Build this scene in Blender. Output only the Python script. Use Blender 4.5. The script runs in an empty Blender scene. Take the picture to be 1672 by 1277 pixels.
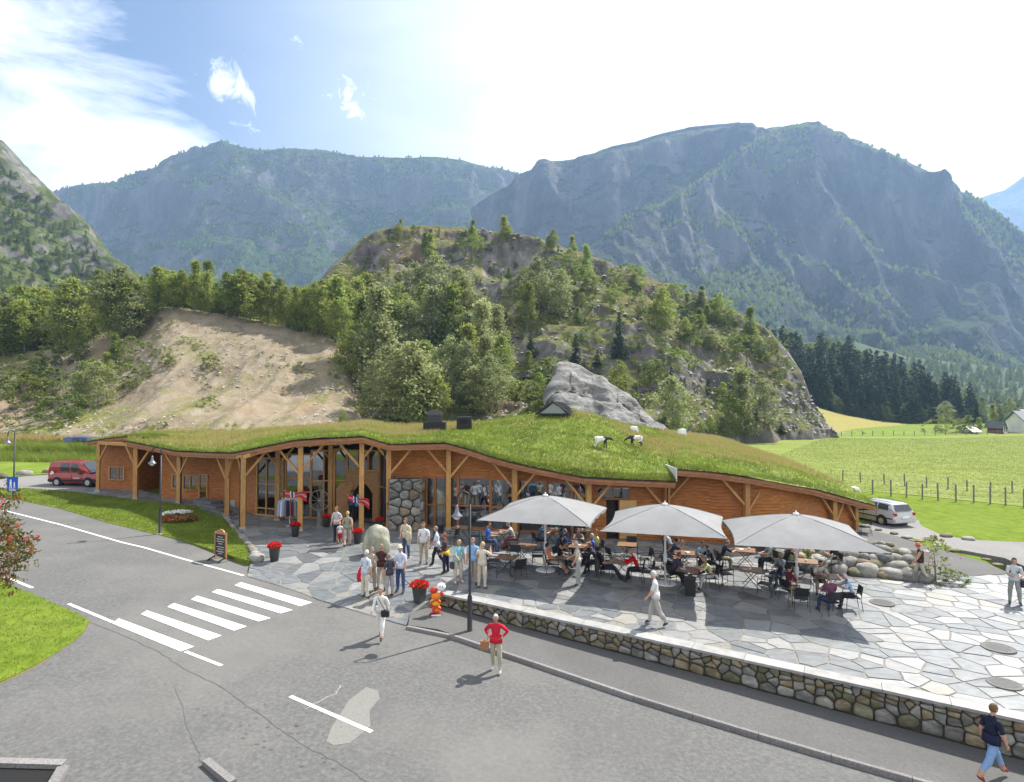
import bpy, bmesh, math, random
import numpy as np
from mathutils import Vector, Matrix, Euler
from mathutils.geometry import delaunay_2d_cdt
from mathutils.bvhtree import BVHTree
rnd = random.Random(7)
rng = np.random.default_rng(11)
R = math.radians
scene = bpy.context.scene
C = scene.collection

# ------------------------------------------------------------------ camera, world, sun, exposure
CAMZ, FPX, PITCH = 7.5, 1000.0, R(1.5)
cam_d = bpy.data.cameras.new('camera'); cam_d.sensor_width = 36; cam_d.lens = 36 * FPX / 1672
cam_d.clip_start = .1; cam_d.clip_end = 9000
cam = bpy.data.objects.new('camera', cam_d); C.objects.link(cam)
cam.location = (0, 0, CAMZ); cam.rotation_euler = (R(90) + PITCH, 0, 0); scene.camera = cam

SUN_AZ, SUN_EL = R(50), R(51)          # azimuth clockwise from the view direction
SUNV = Vector((math.sin(SUN_AZ) * math.cos(SUN_EL), math.cos(SUN_AZ) * math.cos(SUN_EL), math.sin(SUN_EL)))
sd = bpy.data.lights.new('sun', 'SUN'); sd.energy = 5.0; sd.angle = R(.55); sd.color = (1, .95, .87)
sun = bpy.data.objects.new('sun', sd); C.objects.link(sun)
sun.rotation_euler = SUNV.to_track_quat('Z', 'Y').to_euler(); sun.location = SUNV * 200

scene.view_settings.view_transform = 'Standard'; scene.view_settings.look = 'None'
scene.view_settings.gamma = 1; scene.view_settings.exposure = 1.05
scene.view_settings.use_curve_mapping = False
scene.render.engine = 'CYCLES'
scene.cycles.use_denoising = True
scene.cycles.max_bounces = 6; scene.cycles.transparent_max_bounces = 8
scene.cycles.diffuse_bounces = 3; scene.cycles.glossy_bounces = 3; scene.cycles.volume_bounces = 1
scene.cycles.transmission_bounces = 4; scene.cycles.sample_clamp_indirect = 4

world = bpy.data.worlds.new('World'); scene.world = world; world.use_nodes = True
SKY_STR = .072
def build_world():
    nt = world.node_tree; nt.nodes.clear(); N = nt.nodes.new; L = nt.links.new
    out = N('ShaderNodeOutputWorld'); bg = N('ShaderNodeBackground'); bg.inputs[1].default_value = SKY_STR
    sky = N('ShaderNodeTexSky'); sky.sky_type = 'NISHITA'; sky.sun_disc = False
    sky.sun_elevation = SUN_EL; sky.sun_rotation = SUN_AZ; sky.air_density = 1.0; sky.dust_density = 1.3; sky.ozone_density = 1.5
    tc = N('ShaderNodeTexCoord'); sep = N('ShaderNodeSeparateXYZ'); L(tc.outputs['Generated'], sep.inputs[0])
    def mth(op, a, b=None, clamp=False):
        n = N('ShaderNodeMath'); n.operation = op; n.use_clamp = clamp
        for i, v in enumerate((a, b)):
            if v is None: continue
            if isinstance(v, (int, float)): n.inputs[i].default_value = v
            else: L(v, n.inputs[i])
        return n.outputs[0]
    az = mth('ARCTAN2', sep.outputs[0], sep.outputs[1]); el = mth('ARCSINE', sep.outputs[2])
    cmb = N('ShaderNodeCombineXYZ'); L(az, cmb.inputs[0]); L(el, cmb.inputs[1])
    mp = N('ShaderNodeMapping'); L(cmb.outputs[0], mp.inputs[0])
    mp.inputs['Rotation'].default_value = (0, 0, R(30)); mp.inputs['Scale'].default_value = (2.6, 9, 1)
    nz = N('ShaderNodeTexNoise'); L(mp.outputs[0], nz.inputs[0]); nz.inputs['Scale'].default_value = 1.6
    nz.inputs['Detail'].default_value = 9; nz.inputs['Roughness'].default_value = .6; nz.inputs['Distortion'].default_value = .35
    # a long cloud bank lying to the left, its upper edge falling towards the mountains
    az0, el0 = math.atan2(-.836, 1), math.atan2(.608 + .027, 1.2)
    az1, el1 = math.atan2(-.48, 1), math.atan2(.41 + .027, 1.13)
    sl = (el1 - el0) / (az1 - az0)
    line = mth('ADD', mth('MULTIPLY', mth('SUBTRACT', az, az0), sl), el0)
    below = mth('MULTIPLY', mth('SUBTRACT', line, el), 6.0)
    below = mth('ADD', mth('MINIMUM', mth('MAXIMUM', below, -1.3), .55), 0)
    lim = mth('MULTIPLY', mth('SUBTRACT', -.44, az), 7.0); lim = mth('MINIMUM', mth('MAXIMUM', lim, -1), .5)
    f = mth('ADD', mth('ADD', mth('MULTIPLY', mth('SUBTRACT', nz.outputs[0], .5), 5.0), mth('MULTIPLY', below, 1.2)), lim)
    f1 = mth('MULTIPLY', f, .75, True)
    # small puffs
    nz2 = N('ShaderNodeTexNoise'); L(cmb.outputs[0], nz2.inputs[0]); nz2.inputs['Scale'].default_value = 26
    nz2.inputs['Detail'].default_value = 7; nz2.inputs['Roughness'].default_value = .62; nz2.inputs['Distortion'].default_value = .6
    tot = f1
    for px, py, rx, ry, amp in ((378, 135, .040, .030, 1), (572, 165, .045, .026, 1.15), (487, 65, .018, .013, .8), (409, 212, .022, .010, .8), (520, 158, .03, .008, .5)):
        X = (px - 836) / FPX; Z = (638.5 - py) / FPX
        d = Vector((X, math.cos(PITCH) - Z * math.sin(PITCH), math.sin(PITCH) + Z * math.cos(PITCH))).normalized()
        a0, e0 = math.atan2(d.x, d.y), math.asin(d.z)
        da = mth('DIVIDE', mth('SUBTRACT', az, a0), rx); de = mth('DIVIDE', mth('SUBTRACT', el, e0), ry)
        r2 = mth('SQRT', mth('ADD', mth('MULTIPLY', da, da), mth('MULTIPLY', de, de)))
        g = mth('ADD', mth('SUBTRACT', .75, r2), mth('MULTIPLY', mth('SUBTRACT', nz2.outputs[0], .5), 5.5))
        g = mth('MINIMUM', mth('MAXIMUM', mth('MULTIPLY', g, 1.2), 0), mth('MAXIMUM', mth('MULTIPLY', mth('SUBTRACT', 1.9, r2), 2), 0))
        g = mth('MULTIPLY', g, amp * .8, True)
        tot = mth('MAXIMUM', tot, g)
    # high thin veil everywhere, streaky
    veil = mth('MULTIPLY', mth('SUBTRACT', nz.outputs[0], .52), 1.6, True)
    tot = mth('MAXIMUM', tot, mth('MULTIPLY', veil, .35))
    v2 = N('ShaderNodeMapRange'); v2.interpolation_type = 'SMOOTHSTEP'; L(az, v2.inputs[0]); v2.inputs[1].default_value = -.58; v2.inputs[2].default_value = .17; v2.inputs[4].default_value = .85
    nz3 = mth('ADD', mth('MULTIPLY', nz.outputs[0], .9), .55)
    tot = mth('MAXIMUM', tot, mth('MULTIPLY', v2.outputs[0], nz3, True))
    mix = N('ShaderNodeMixRGB'); L(tot, mix.inputs[0]); L(sky.outputs[0], mix.inputs[1]); mix.inputs[2].default_value = (9.5, 9.8, 10.2, 1)
    L(mix.outputs[0], bg.inputs[0]); L(bg.outputs[0], out.inputs[0])
build_world()

# ------------------------------------------------------------------ projection helpers (pixels of the photograph -> places)
def ray(px, py):
    X = (px - 836) / FPX; Z = (638.5 - py) / FPX
    return Vector((X, math.cos(PITCH) - Z * math.sin(PITCH), math.sin(PITCH) + Z * math.cos(PITCH)))
def at(px, py, D):
    d = ray(px, py); t = D / d.y
    return Vector((d.x * t, D, CAMZ + d.z * t))
GX, GY = -.024, .0222
UX, UY = .877, -.481
W0 = (-2.76, 22.99)
def sq(x, y):
    ax, ay = x - W0[0], y - W0[1]
    return ax * UX + ay * UY, ax * -UY + ay * UX
def fromsq(s, q):
    return W0[0] + s * UX - q * UY, W0[1] + s * UY + q * UX
def P0(x, y):
    return GX * max(-70, min(x, 90)) + GY * min(y, 165)
def drop(s):
    if s < -15: return 0.
    if s < 0: return .55 * (s + 15) / 15
    return .55 + .5 * min(s, 30) / 17
def ss(t):
    t = max(0., min(1., t)); return t * t * (3 - 2 * t)
def hroad(x, y):
    return P0(x, y) - drop(sq(x, y)[0]) * ss((20 - abs(0)) / 20)
def hgt(x, y):
    s, q = sq(x, y)
    if q < -2.9: return P0(x, y) - drop(s)
    if s > 0:
        return P0(x, y) if q > 0 else P0(x, y) - drop(s)
    return P0(x, y) - drop(s) * ss((1.6 - q) / 3.6)
def gp(px, py, hf=P0, dz=0):
    d = ray(px, py); z = 0
    for _ in range(40):
        t = (CAMZ - z) / -d.z; z = hf(d.x * t, d.y * t) + dz
    return Vector((d.x * t, d.y * t, z))
def gz(px, py):       # on the ground whatever it is there
    return gp(px, py, hgt)
def topz(px, py, p):  # height at which a vertical through p meets picture row py
    return at(px, py, p.y).z

# ------------------------------------------------------------------ numpy noise
def _hash(i, j, k):
    h = (i * 374761393 + j * 668265263 + k * 2147483647 + 1013904223) & 0xffffffff
    h = ((h ^ (h >> 13)) * 1274126177) & 0xffffffff
    return ((h ^ (h >> 16)) & 0xffff) / 65535.0
def vnoise(p):
    p = np.asarray(p, float); i = np.floor(p).astype(np.int64); f = p - i; f = f * f * (3 - 2 * f)
    r = 0
    for a in (0, 1):
        for b in (0, 1):
            for c in (0, 1):
                w = (f[..., 0] if a else 1 - f[..., 0]) * (f[..., 1] if b else 1 - f[..., 1]) * (f[..., 2] if c else 1 - f[..., 2])
                r = r + w * _hash(i[..., 0] + a, i[..., 1] + b, i[..., 2] + c)
    return r * 2 - 1
def fbm(p, oc=5, ridged=False):
    p = np.asarray(p, float); r = 0; a = 1; n = 0
    for o in range(oc):
        v = vnoise(p + 17.3 * o)
        if ridged: v = 1 - 2 * np.abs(v)
        r = r + a * v; n += a; a *= .5; p = p * 2.03
    return r / n

# ------------------------------------------------------------------ mesh building
class MB:
    def __init__(s): s.v = []; s.f = []; s.m = []
    def add(s, vs, fs, m=0):
        o = len(s.v); s.v.extend([tuple(v) for v in vs]); s.f.extend([tuple(i + o for i in f) for f in fs]); s.m.extend([m] * len(fs)); return s
    def box(s, a, b, m=0, rot=0, piv=None):
        x0, y0, z0 = a; x1, y1, z1 = b
        vs = [(x, y, z) for z in (z0, z1) for x, y in ((x0, y0), (x1, y0), (x1, y1), (x0, y1))]
        if rot:
            px, py = piv or ((x0 + x1) / 2, (y0 + y1) / 2); c, n = math.cos(rot), math.sin(rot)
            vs = [(px + (x - px) * c - (y - py) * n, py + (x - px) * n + (y - py) * c, z) for x, y, z in vs]
        return s.add(vs, [(0, 3, 2, 1), (4, 5, 6, 7), (0, 1, 5, 4), (1, 2, 6, 5), (2, 3, 7, 6), (3, 0, 4, 7)], m)
    def beam(s, p, q, w, h, m=0, up=(0, 0, 1)):
        p = Vector(p); q = Vector(q); d = (q - p).normalized(); u = Vector(up)
        if abs(d.dot(u)) > .98: u = Vector((UX, UY, 0))
        r = d.cross(u).normalized(); u = r.cross(d)
        vs = [e + r * a * w / 2 + u * b * h / 2 for e in (p, q) for a, b in ((-1, -1), (1, -1), (1, 1), (-1, 1))]
        return s.add(vs, [(0, 1, 2, 3), (7, 6, 5, 4), (0, 4, 5, 1), (1, 5, 6, 2), (2, 6, 7, 3), (3, 7, 4, 0)], m)
    def tube(s, pts, rad, n=8, m=0, cap=True):
        pts = [Vector(p) for p in pts]
        if not hasattr(rad, '__len__'): rad = [rad] * len(pts)
        vs = []; r0 = None
        for i, p in enumerate(pts):
            d = (pts[min(i + 1, len(pts) - 1)] - pts[max(i - 1, 0)])
            d = d.normalized() if d.length > 1e-9 else Vector((0, 0, 1))
            if r0 is None:
                r0 = d.cross(Vector((0, 0, 1)) if abs(d.z) < .9 else Vector((1, 0, 0))).normalized()
            else: r0 = (r0 - d * r0.dot(d)).normalized()
            b = d.cross(r0)
            for k in range(n):
                a = 2 * math.pi * k / n; vs.append(p + (r0 * math.cos(a) + b * math.sin(a)) * rad[i])
        fs = [(i * n + k, i * n + (k + 1) % n, (i + 1) * n + (k + 1) % n, (i + 1) * n + k) for i in range(len(pts) - 1) for k in range(n)]
        if cap: fs += [tuple(range(n))[::-1], tuple(range((len(pts) - 1) * n, len(pts) * n))]
        return s.add(vs, fs, m)
    def lathe(s, c, prof, n=16, m=0):
        vs = [(c[0] + max(r, 1e-4) * math.cos(6.2831853 * k / n), c[1] + max(r, 1e-4) * math.sin(6.2831853 * k / n), c[2] + z) for r, z in prof for k in range(n)]
        fs = [(i * n + k, i * n + (k + 1) % n, (i + 1) * n + (k + 1) % n, (i + 1) * n + k) for i in range(len(prof) - 1) for k in range(n)]
        if prof[0][0] > .01: fs.append(tuple(range(n))[::-1])
        if prof[-1][0] > .01: fs.append(tuple(range((len(prof) - 1) * n, len(prof) * n)))
        return s.add(vs, fs, m)
    def ell(s, c, r, n=10, k=7, m=0, rot=None):
        vs = [(0, 0, -1)]; fs = []
        for j in range(1, k):
            t = math.pi * j / k
            for i in range(n):
                a = 2 * math.pi * i / n; vs.append((math.sin(t) * math.cos(a), math.sin(t) * math.sin(a), -math.cos(t)))
        vs.append((0, 0, 1))
        for i in range(n): fs.append((0, 1 + (i + 1) % n, 1 + i))
        for j in range(k - 2):
            for i in range(n):
                a = 1 + j * n + i; b = 1 + j * n + (i + 1) % n; fs.append((a, b, b + n, a + n))
        e = len(vs) - 1
        for i in range(n): fs.append((e, 1 + (k - 2) * n + i, 1 + (k - 2) * n + (i + 1) % n))
        vs = [Vector((x * r[0], y * r[1], z * r[2])) for x, y, z in vs]
        if rot is not None: vs = [rot @ v for v in vs]
        return s.add([v + Vector(c) for v in vs], fs, m)
    def prism(s, poly, z0, z1, m=0):
        n = len(poly); vs = [(x, y, z0) for x, y in poly] + [(x, y, z1) for x, y in poly]
        return s.add(vs, [tuple(range(n))[::-1], tuple(range(n, 2 * n))] + [(i, (i + 1) % n, n + (i + 1) % n, n + i) for i in range(n)], m)
    def mesh(s, name, mats, smooth=False):
        me = bpy.data.meshes.new(name); me.from_pydata(s.v, [], s.f)
        for m in (mats if isinstance(mats, (list, tuple)) else [mats]): me.materials.append(m)
        if any(s.m): me.polygons.foreach_set('material_index', s.m)
        if smooth: me.polygons.foreach_set('use_smooth', [True] * len(s.f))
        me.update(); return me
    def build(s, name, mats, parent=None, smooth=False, loc=None):
        o = bpy.data.objects.new(name, s.mesh(name, mats, smooth)); C.objects.link(o)
        if parent is not None: o.parent = parent
        if loc is not None: o.location = loc
        return o
def npmesh(name, V, F, mats, smooth=False, mi=None):
    V = np.ascontiguousarray(V, dtype=np.float32); F = np.ascontiguousarray(F, dtype=np.int32)
    me = bpy.data.meshes.new(name); n, k = F.shape
    me.vertices.add(len(V)); me.vertices.foreach_set('co', V.ravel())
    me.loops.add(n * k); me.loops.foreach_set('vertex_index', F.ravel())
    me.polygons.add(n); me.polygons.foreach_set('loop_start', np.arange(0, n * k, k, dtype=np.int32))
    me.polygons.foreach_set('loop_total', np.full(n, k, dtype=np.int32))
    for m in (mats if isinstance(mats, (list, tuple)) else [mats]): me.materials.append(m)
    if mi is not None: me.polygons.foreach_set('material_index', np.ascontiguousarray(mi, dtype=np.int32))
    if smooth: me.polygons.foreach_set('use_smooth', np.ones(n, dtype=bool))
    me.update(calc_edges=True); return me
def obj(name, me, parent=None, loc=None, rz=0, sc=None):
    o = bpy.data.objects.new(name, me); C.objects.link(o)
    if parent is not None: o.parent = parent
    if loc is not None: o.location = loc
    if rz: o.rotation_euler.z = rz
    if sc is not None: o.scale = (sc, sc, sc) if isinstance(sc, (int, float)) else sc
    return o
def thing(name, label, cat, loc=(0, 0, 0), rz=0, group=None, sc=None):
    o = obj(name, None, None, loc, rz, sc); o['label'] = label; o['category'] = cat
    if group: o['group'] = group
    return o
def tag(o, label, cat, group=None, kind=None):
    if label: o['label'] = label
    if cat: o['category'] = cat
    if group: o['group'] = group
    if kind: o['kind'] = kind
    return o
def struct(o): o['kind'] = 'structure'; return o
def stuff(o): o['kind'] = 'stuff'; return o

# ------------------------------------------------------------------ materials
def mat(name, cols, scale=1., detail=5, rough=.8, bump=0., bscale=None, bdist=.05, rand=0., stretch=(1, 1, 1), spec=.3, metal=0.,
        coord='Object', trans=0., big=None, ndist=0., alpha=None, coat=0., rz=0):
    """noise-driven colour ramp; big=(scale, colour, amount, lo, hi) adds large patches; rand = per-object brightness"""
    m = bpy.data.materials.new(name); m.use_nodes = True; nt = m.node_tree; N = nt.nodes.new; L = nt.links.new
    b = nt.nodes['Principled BSDF']; out = nt.nodes['Material Output']
    b.inputs['Roughness'].default_value = rough; b.inputs['Metallic'].default_value = metal; b.inputs['Specular IOR Level'].default_value = spec
    b.inputs['Coat Weight'].default_value = coat
    if coord == 'World': src = N('ShaderNodeNewGeometry').outputs['Position']
    else: src = N('ShaderNodeTexCoord').outputs['Object']
    mp = N('ShaderNodeMapping'); L(src, mp.inputs[0]); mp.inputs['Scale'].default_value = stretch; mp.inputs['Rotation'].default_value = (0, 0, rz)
    vec = mp.outputs[0]
    oi = None
    if rand or coord != 'World':
        oi = N('ShaderNodeObjectInfo'); ad = N('ShaderNodeVectorMath'); ad.operation = 'ADD'
        sc = N('ShaderNodeMath'); sc.operation = 'MULTIPLY'; sc.inputs[1].default_value = 57.0; L(oi.outputs['Random'], sc.inputs[0])
        L(vec, ad.inputs[0]); L(sc.outputs[0], ad.inputs[1])
        if coord != 'World': vec = ad.outputs[0]
    nz = N('ShaderNodeTexNoise'); L(vec, nz.inputs[0]); nz.inputs['Scale'].default_value = scale; nz.inputs['Detail'].default_value = detail
    nz.inputs['Roughness'].default_value = .62; nz.inputs['Distortion'].default_value = ndist
    cr = N('ShaderNodeValToRGB'); L(nz.outputs[0], cr.inputs[0]); el = cr.color_ramp.elements
    if not isinstance(cols[0], (tuple, list)): cols = [cols]
    if len(cols) == 1: cols = [tuple(c * .85 for c in cols[0]), tuple(min(1, c * 1.12) for c in cols[0])]
    lo, hi = .32, .68
    el[0].position = lo; el[0].color = (*cols[0][:3], 1); el[1].position = hi; el[1].color = (*cols[-1][:3], 1)
    for i, c in enumerate(cols[1:-1]):
        e = el.new(lo + (hi - lo) * (i + 1) / (len(cols) - 1)); e.color = (*c[:3], 1)
    col = cr.outputs[0]
    def mixc(f, a, bcol, mode='MIX'):
        x = N('ShaderNodeMixRGB'); x.blend_type = mode
        if isinstance(f, float): x.inputs[0].default_value = f
        else: L(f, x.inputs[0])
        L(a, x.inputs[1])
        if isinstance(bcol, tuple): x.inputs[2].default_value = (*bcol, 1)
        else: L(bcol, x.inputs[2])
        return x.outputs[0]
    for bg in ([big] if big and not isinstance(big, list) else (big or [])):
        n2 = N('ShaderNodeTexNoise'); L(vec, n2.inputs[0]); n2.inputs['Scale'].default_value = bg[0]; n2.inputs['Detail'].default_value = 4
        n2.inputs['Roughness'].default_value = .6
        mr = N('ShaderNodeMapRange'); L(n2.outputs[0], mr.inputs[0]); mr.inputs[1].default_value = bg[3]; mr.inputs[2].default_value = bg[4]; mr.inputs[4].default_value = bg[2]
        col = mixc(mr.outputs[0], col, bg[1])
    if rand:
        hs = N('ShaderNodeHueSaturation'); mr = N('ShaderNodeMapRange'); L(oi.outputs['Random'], mr.inputs[0])
        mr.inputs[3].default_value = 1 - rand; mr.inputs[4].default_value = 1 + rand; L(mr.outputs[0], hs.inputs['Value']); L(col, hs.inputs['Color'])
        w = N('ShaderNodeTexWhiteNoise'); w.noise_dimensions = '1D'; L(oi.outputs['Random'], w.inputs['W'])
        m2 = N('ShaderNodeMapRange'); L(w.outputs[0], m2.inputs[0]); m2.inputs[3].default_value = .5 - rand * .06; m2.inputs[4].default_value = .5 + rand * .06
        L(m2.outputs[0], hs.inputs['Hue']); col = hs.outputs[0]
    L(col, b.inputs['Base Color'])
    if bump:
        n3 = N('ShaderNodeTexNoise'); L(vec, n3.inputs[0]); n3.inputs['Scale'].default_value = bscale or scale * 3; n3.inputs['Detail'].default_value = 6
        n3.inputs['Roughness'].default_value = .65
        bp = N('ShaderNodeBump'); bp.inputs['Strength'].default_value = bump; bp.inputs['Distance'].default_value = bdist
        L(n3.outputs[0], bp.inputs['Height']); L(bp.outputs[0], b.inputs['Normal'])
    if trans:
        tr = N('ShaderNodeBsdfTranslucent'); mx = N('ShaderNodeMixShader'); mx.inputs[0].default_value = trans
        L(col, tr.inputs[0]); L(b.outputs[0], mx.inputs[1]); L(tr.outputs[0], mx.inputs[2]); L(mx.outputs[0], out.inputs[0])
    return m
_pl = {}
def plain(name, c, rough=.6, **k):
    if name not in _pl:
        k.setdefault('scale', 14); _pl[name] = mat(name, [tuple(x * .88 for x in c), tuple(min(1, x * 1.1) for x in c)], rough=rough, **k)
    return _pl[name]

MG_lawn = mat('lawn_grass', [(.085, .125, .014), (.125, .175, .02), (.16, .21, .03)], scale=2.2, detail=8, bump=.5, bscale=30, bdist=.04, coord='World', rough=1., spec=.03, big=[(.25, (.15, .19, .04), .5, .45, .7), (.9, (.06, .12, .02), .4, .5, .7)])
MG_field = mat('field_grass', [(.14, .175, .035), (.185, .22, .055), (.23, .26, .075)], scale=.35, detail=10, bump=.8, bscale=1.6, bdist=.3, coord='World', stretch=(.5, 1.4, 1), rough=1., spec=.05, big=[(.03, (.18, .23, .06), .6, .45, .65), (.02, (.12, .17, .04), .4, .5, .7)])
MG_mead = mat('meadow_grass', [(.10, .145, .02), (.135, .185, .028), (.17, .22, .045)], scale=.6, detail=9, bump=.6, bscale=4, bdist=.1, coord='World', rough=1., spec=.05, big=(.05, (.2, .22, .06), .5, .5, .7))
MG_dry = mat('dry_grass', [(.19, .19, .05), (.27, .225, .075), (.16, .20, .045)], scale=.3, detail=9, bump=.6, bscale=3, bdist=.15, coord='World', rough=1., spec=.05)
# ------------------------------------------------------------------ ground
def sheet(name, poly, hf, dz, m, spacing=1.0, kind='structure', skirt=.5):
    """a ground sheet filling an outline (list of xy), following hf, dz above it"""
    xs = [p[0] for p in poly]; ys = [p[1] for p in poly]; pts = []; n = len(poly)
    dens = []
    for i in range(n):
        a = Vector(poly[i][:2]); b = Vector(poly[(i + 1) % n][:2]); k = max(1, int((b - a).length / spacing))
        dens += [a.lerp(b, j / k) for j in range(k)]
    ed = [(i, (i + 1) % len(dens)) for i in range(len(dens))]
    x = min(xs) + spacing * .37
    while x < max(xs):
        y = min(ys) + spacing * .41
        while y < max(ys):
            pts.append(Vector((x + rnd.uniform(-.2, .2) * spacing, y + rnd.uniform(-.2, .2) * spacing))); y += spacing
        x += spacing
    v, e, f, *_ = delaunay_2d_cdt(dens + pts, ed, [], 1, 1e-4)
    mb = MB(); mb.add([(p.x, p.y, hf(p.x, p.y) + dz) for p in v], [tuple(q) for q in f])
    bo = [tuple(p) for p in dens]; k = len(bo)
    mb.add([(x, y, hf(x, y) + dz - t) for t in (0, skirt) for x, y in bo], [(i, (i + 1) % k, k + (i + 1) % k, k + i) for i in range(k)])
    o = mb.build(name, m, smooth=True); o['kind'] = kind
    return o
def gpoly(pts, hf=hgt, dz=0):
    return [tuple(gp(px, py, hf, dz))[:2] for px, py in pts]

def far_grid():
    # non-uniform grid of the whole valley floor
    t = np.linspace(-1, 1, 121); xs = np.sign(t) * (np.abs(t) ** 2.2) * 900
    u = np.linspace(0, 1, 130); ys = -14 + 6 * u + (u ** 2.6) * 1500
    V = []
    for y in ys:
        for x in xs:
            s, q = sq(x, y); z = P0(x, y)
            if q < .9: z -= drop(s) if s > -30 else 0
            if -33 < x < 40 and y < 29 or (-20 < x < 18 and y < 34): z -= 1.5
            if y > 66 and -140 < x < -12: z -= 1.2
            V.append((x, y, z - .13 if y < 60 else z - .16))
    nx, ny = len(xs), len(ys)
    F = [(j * nx + i, j * nx + i + 1, (j + 1) * nx + i + 1, (j + 1) * nx + i) for j in range(ny - 1) for i in range(nx - 1)]
    return struct(obj('ground', npmesh('ground', V, F, MG_mead, True)))
far_grid()

MA_road = mat('asphalt', [(.082, .081, .079), (.105, .104, .101), (.138, .136, .131)], scale=9, detail=9, rough=.92, bump=.35, bscale=70, bdist=.012, coord='World',
              big=[(.13, (.16, .155, .143), .55, .46, .6), (.35, (.10, .098, .094), .45, .5, .68), (45, (.30, .29, .27), .55, .60, .72), (38, (.05, .05, .05), .5, .60, .72)])
MA_side = mat('asphalt_smooth', [(.085, .083, .08), (.105, .103, .10), (.125, .12, .115)], scale=12, detail=9, rough=.9, bump=.2, bscale=80, bdist=.01, coord='World', big=(.3, (.075, .073, .07), .5, .45, .65))
MA_light = mat('asphalt_driveway', [(.17, .165, .155), (.22, .21, .2)], scale=8, detail=8, rough=.92, coord='World', big=(.2, (.14, .135, .13), .6, .45, .65))
MA_patch = mat('asphalt_patch', [(.15, .148, .135), (.2, .195, .18)], scale=20, detail=6, rough=.95, coord='World')
M_white = mat('road_paint', [(.52, .51, .48), (.68, .67, .63), (.72, .71, .67)], scale=9, detail=8, rough=.7, coord='World', big=(2.2, (.30, .29, .27), .7, .62, .72))

hr = lambda x, y: P0(x, y) - drop(sq(x, y)[0])
plaza_edge = [(405, 942), (450, 955), (497, 970), (520, 980), (575, 996), (638, 1015), (663, 1022)]
kerb_px = [(663, 1022), (712, 1029), (758, 1045), (855, 1077), (974, 1117), (1042, 1140), (1199, 1188), (1380, 1241), (1483, 1270)]
kerb_q = [tuple(gp(a, b, hr, .12))[:2] for a, b in kerb_px]
# continue the kerb out of the frame parallel to the wall
kd = Vector(kerb_q[-1]) - Vector(kerb_q[-3]); kd.normalize()
kerb_q.append(tuple(Vector(kerb_q[-1]) + kd * 9))
lawn_low = gpoly([(12, 813), (100, 831), (176, 853.5), (259, 873.5), (301, 883.6), (352, 899), (387, 911), (407, 916)], P0)
lawn_up = gpoly([(414, 911), (402, 891), (372, 858), (364, 843), (326, 828), (276, 821), (221, 817), (176, 811), (125, 804), (50, 798), (0, 797.7)], P0)
pe = gpoly(plaza_edge, hr)
# the road: everything at road level
road_poly = ([(-75, 62), (-45, 47)] + lawn_low + gpoly([(404, 930)], hr) + pe + kerb_q[1:] + [(22, 2), (22, -6), (-30, -6), (-60, 20)])
sheet('road', road_poly, hr, -.004, MA_road, 1.2)
sheet('lawn', lawn_low + lawn_up + [(-38, 45.5), (-34.5, 41.5)], P0, .02, MG_lawn, 1.0)
lawn_up_xy = lawn_up
near = [tuple(gp(a, b, hr))[:2] for a, b in [(145, 1015), (137, 1032), (120, 1047), (92, 1066), (60, 1085), (25, 1103), (0, 1115)]]
nearlawn_poly = [tuple(gp(a, b, hr))[:2] for a, b in [(0, 948), (30, 962), (70, 978), (110, 996), (138, 1009)]] + near + [(-14.5, 14.6), (-20, 13.5), (-30, 16), (-32, 30)]
sheet('near_lawn', nearlawn_poly, hr, .03, MG_lawn, .8)
# driveway at the far left with its stone edge, meadow behind
sheet('driveway', lawn_up[-5:] + [(-62, 52)] + gpoly([(-60, 787), (0, 783), (40, 778), (83, 775), (125, 772), (160, 771)], P0) + gpoly([(175, 790), (161, 797)], P0), P0, .012, MA_light, 1.5)
sheet('meadow', gpoly([(-160, 794), (0, 781), (83, 774), (160, 769), (300, 765), (300, 732), (160, 724), (60, 720), (-200, 720)], P0), P0, .05, MG_mead, 4)
# sidewalk between kerb and wall (12 cm above the road)
wall_foot = [tuple(fromsq(s, -.02)) for s in (0, 3, 6, 9, 12, 15, 18, 22, 26, 29)]
kin = [(x + .11 * -UY, y + .11 * UX) for x, y in kerb_q]
side_poly = [tuple(fromsq(-.35, -1.2))] + kin + [tuple(fromsq(29, -.6))] + wall_foot[::-1]
sheet('sidewalk', side_poly, hr, .115, MA_side, .8)

# painted markings
def strip(name, a, b, w, m=M_white, hf=hr, dz=.006, kind='structure', grow=.5):
    a = Vector(a[:2]); b = Vector(b[:2]); d = (b - a).normalized(); n = Vector((-d.y, d.x)) * w / 2
    mb = MB(); k = max(1, int((b - a).length / grow)); vs = []
    for i in range(k + 1):
        p = a.lerp(b, i / k)
        for sgn in (-1, 1):
            q = p + n * sgn; vs.append((q.x, q.y, hf(q.x, q.y) + dz))
    mb.add(vs, [(2 * i, 2 * i + 2, 2 * i + 3, 2 * i + 1) for i in range(k)])
    o = mb.build(name, m); o['kind'] = kind; return o
def mark(name, pa, pb, w):
    return strip(name, gp(*pa, hr), gp(*pb, hr), w)
wl = [(0, 832), (100, 857), (200, 886), (300, 913), (398, 940)]
for i in range(4):
    strip('edge_line', gp(*wl[i], hr), gp(*wl[i + 1], hr), .12)
strip('edge_line', gp(-160, 796, hr), gp(0, 832, hr), .12)
mark('road_line', (474, 1137), (607, 1195), .12)
mark('road_line', (112, 986), (184, 1016), .12)
mark('road_line', (303, 1064), (362, 1087), .12)
mark('road_line', (8, 942), (53, 960), .12)
cw = thing('crosswalk', 'white painted zebra crossing in front of the plaza', 'crosswalk'); cw['kind'] = 'structure'; del cw['category']
Lp = [(393, 951), (356, 962), (322, 973), (284, 985), (240, 997), (194, 1010)]
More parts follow.
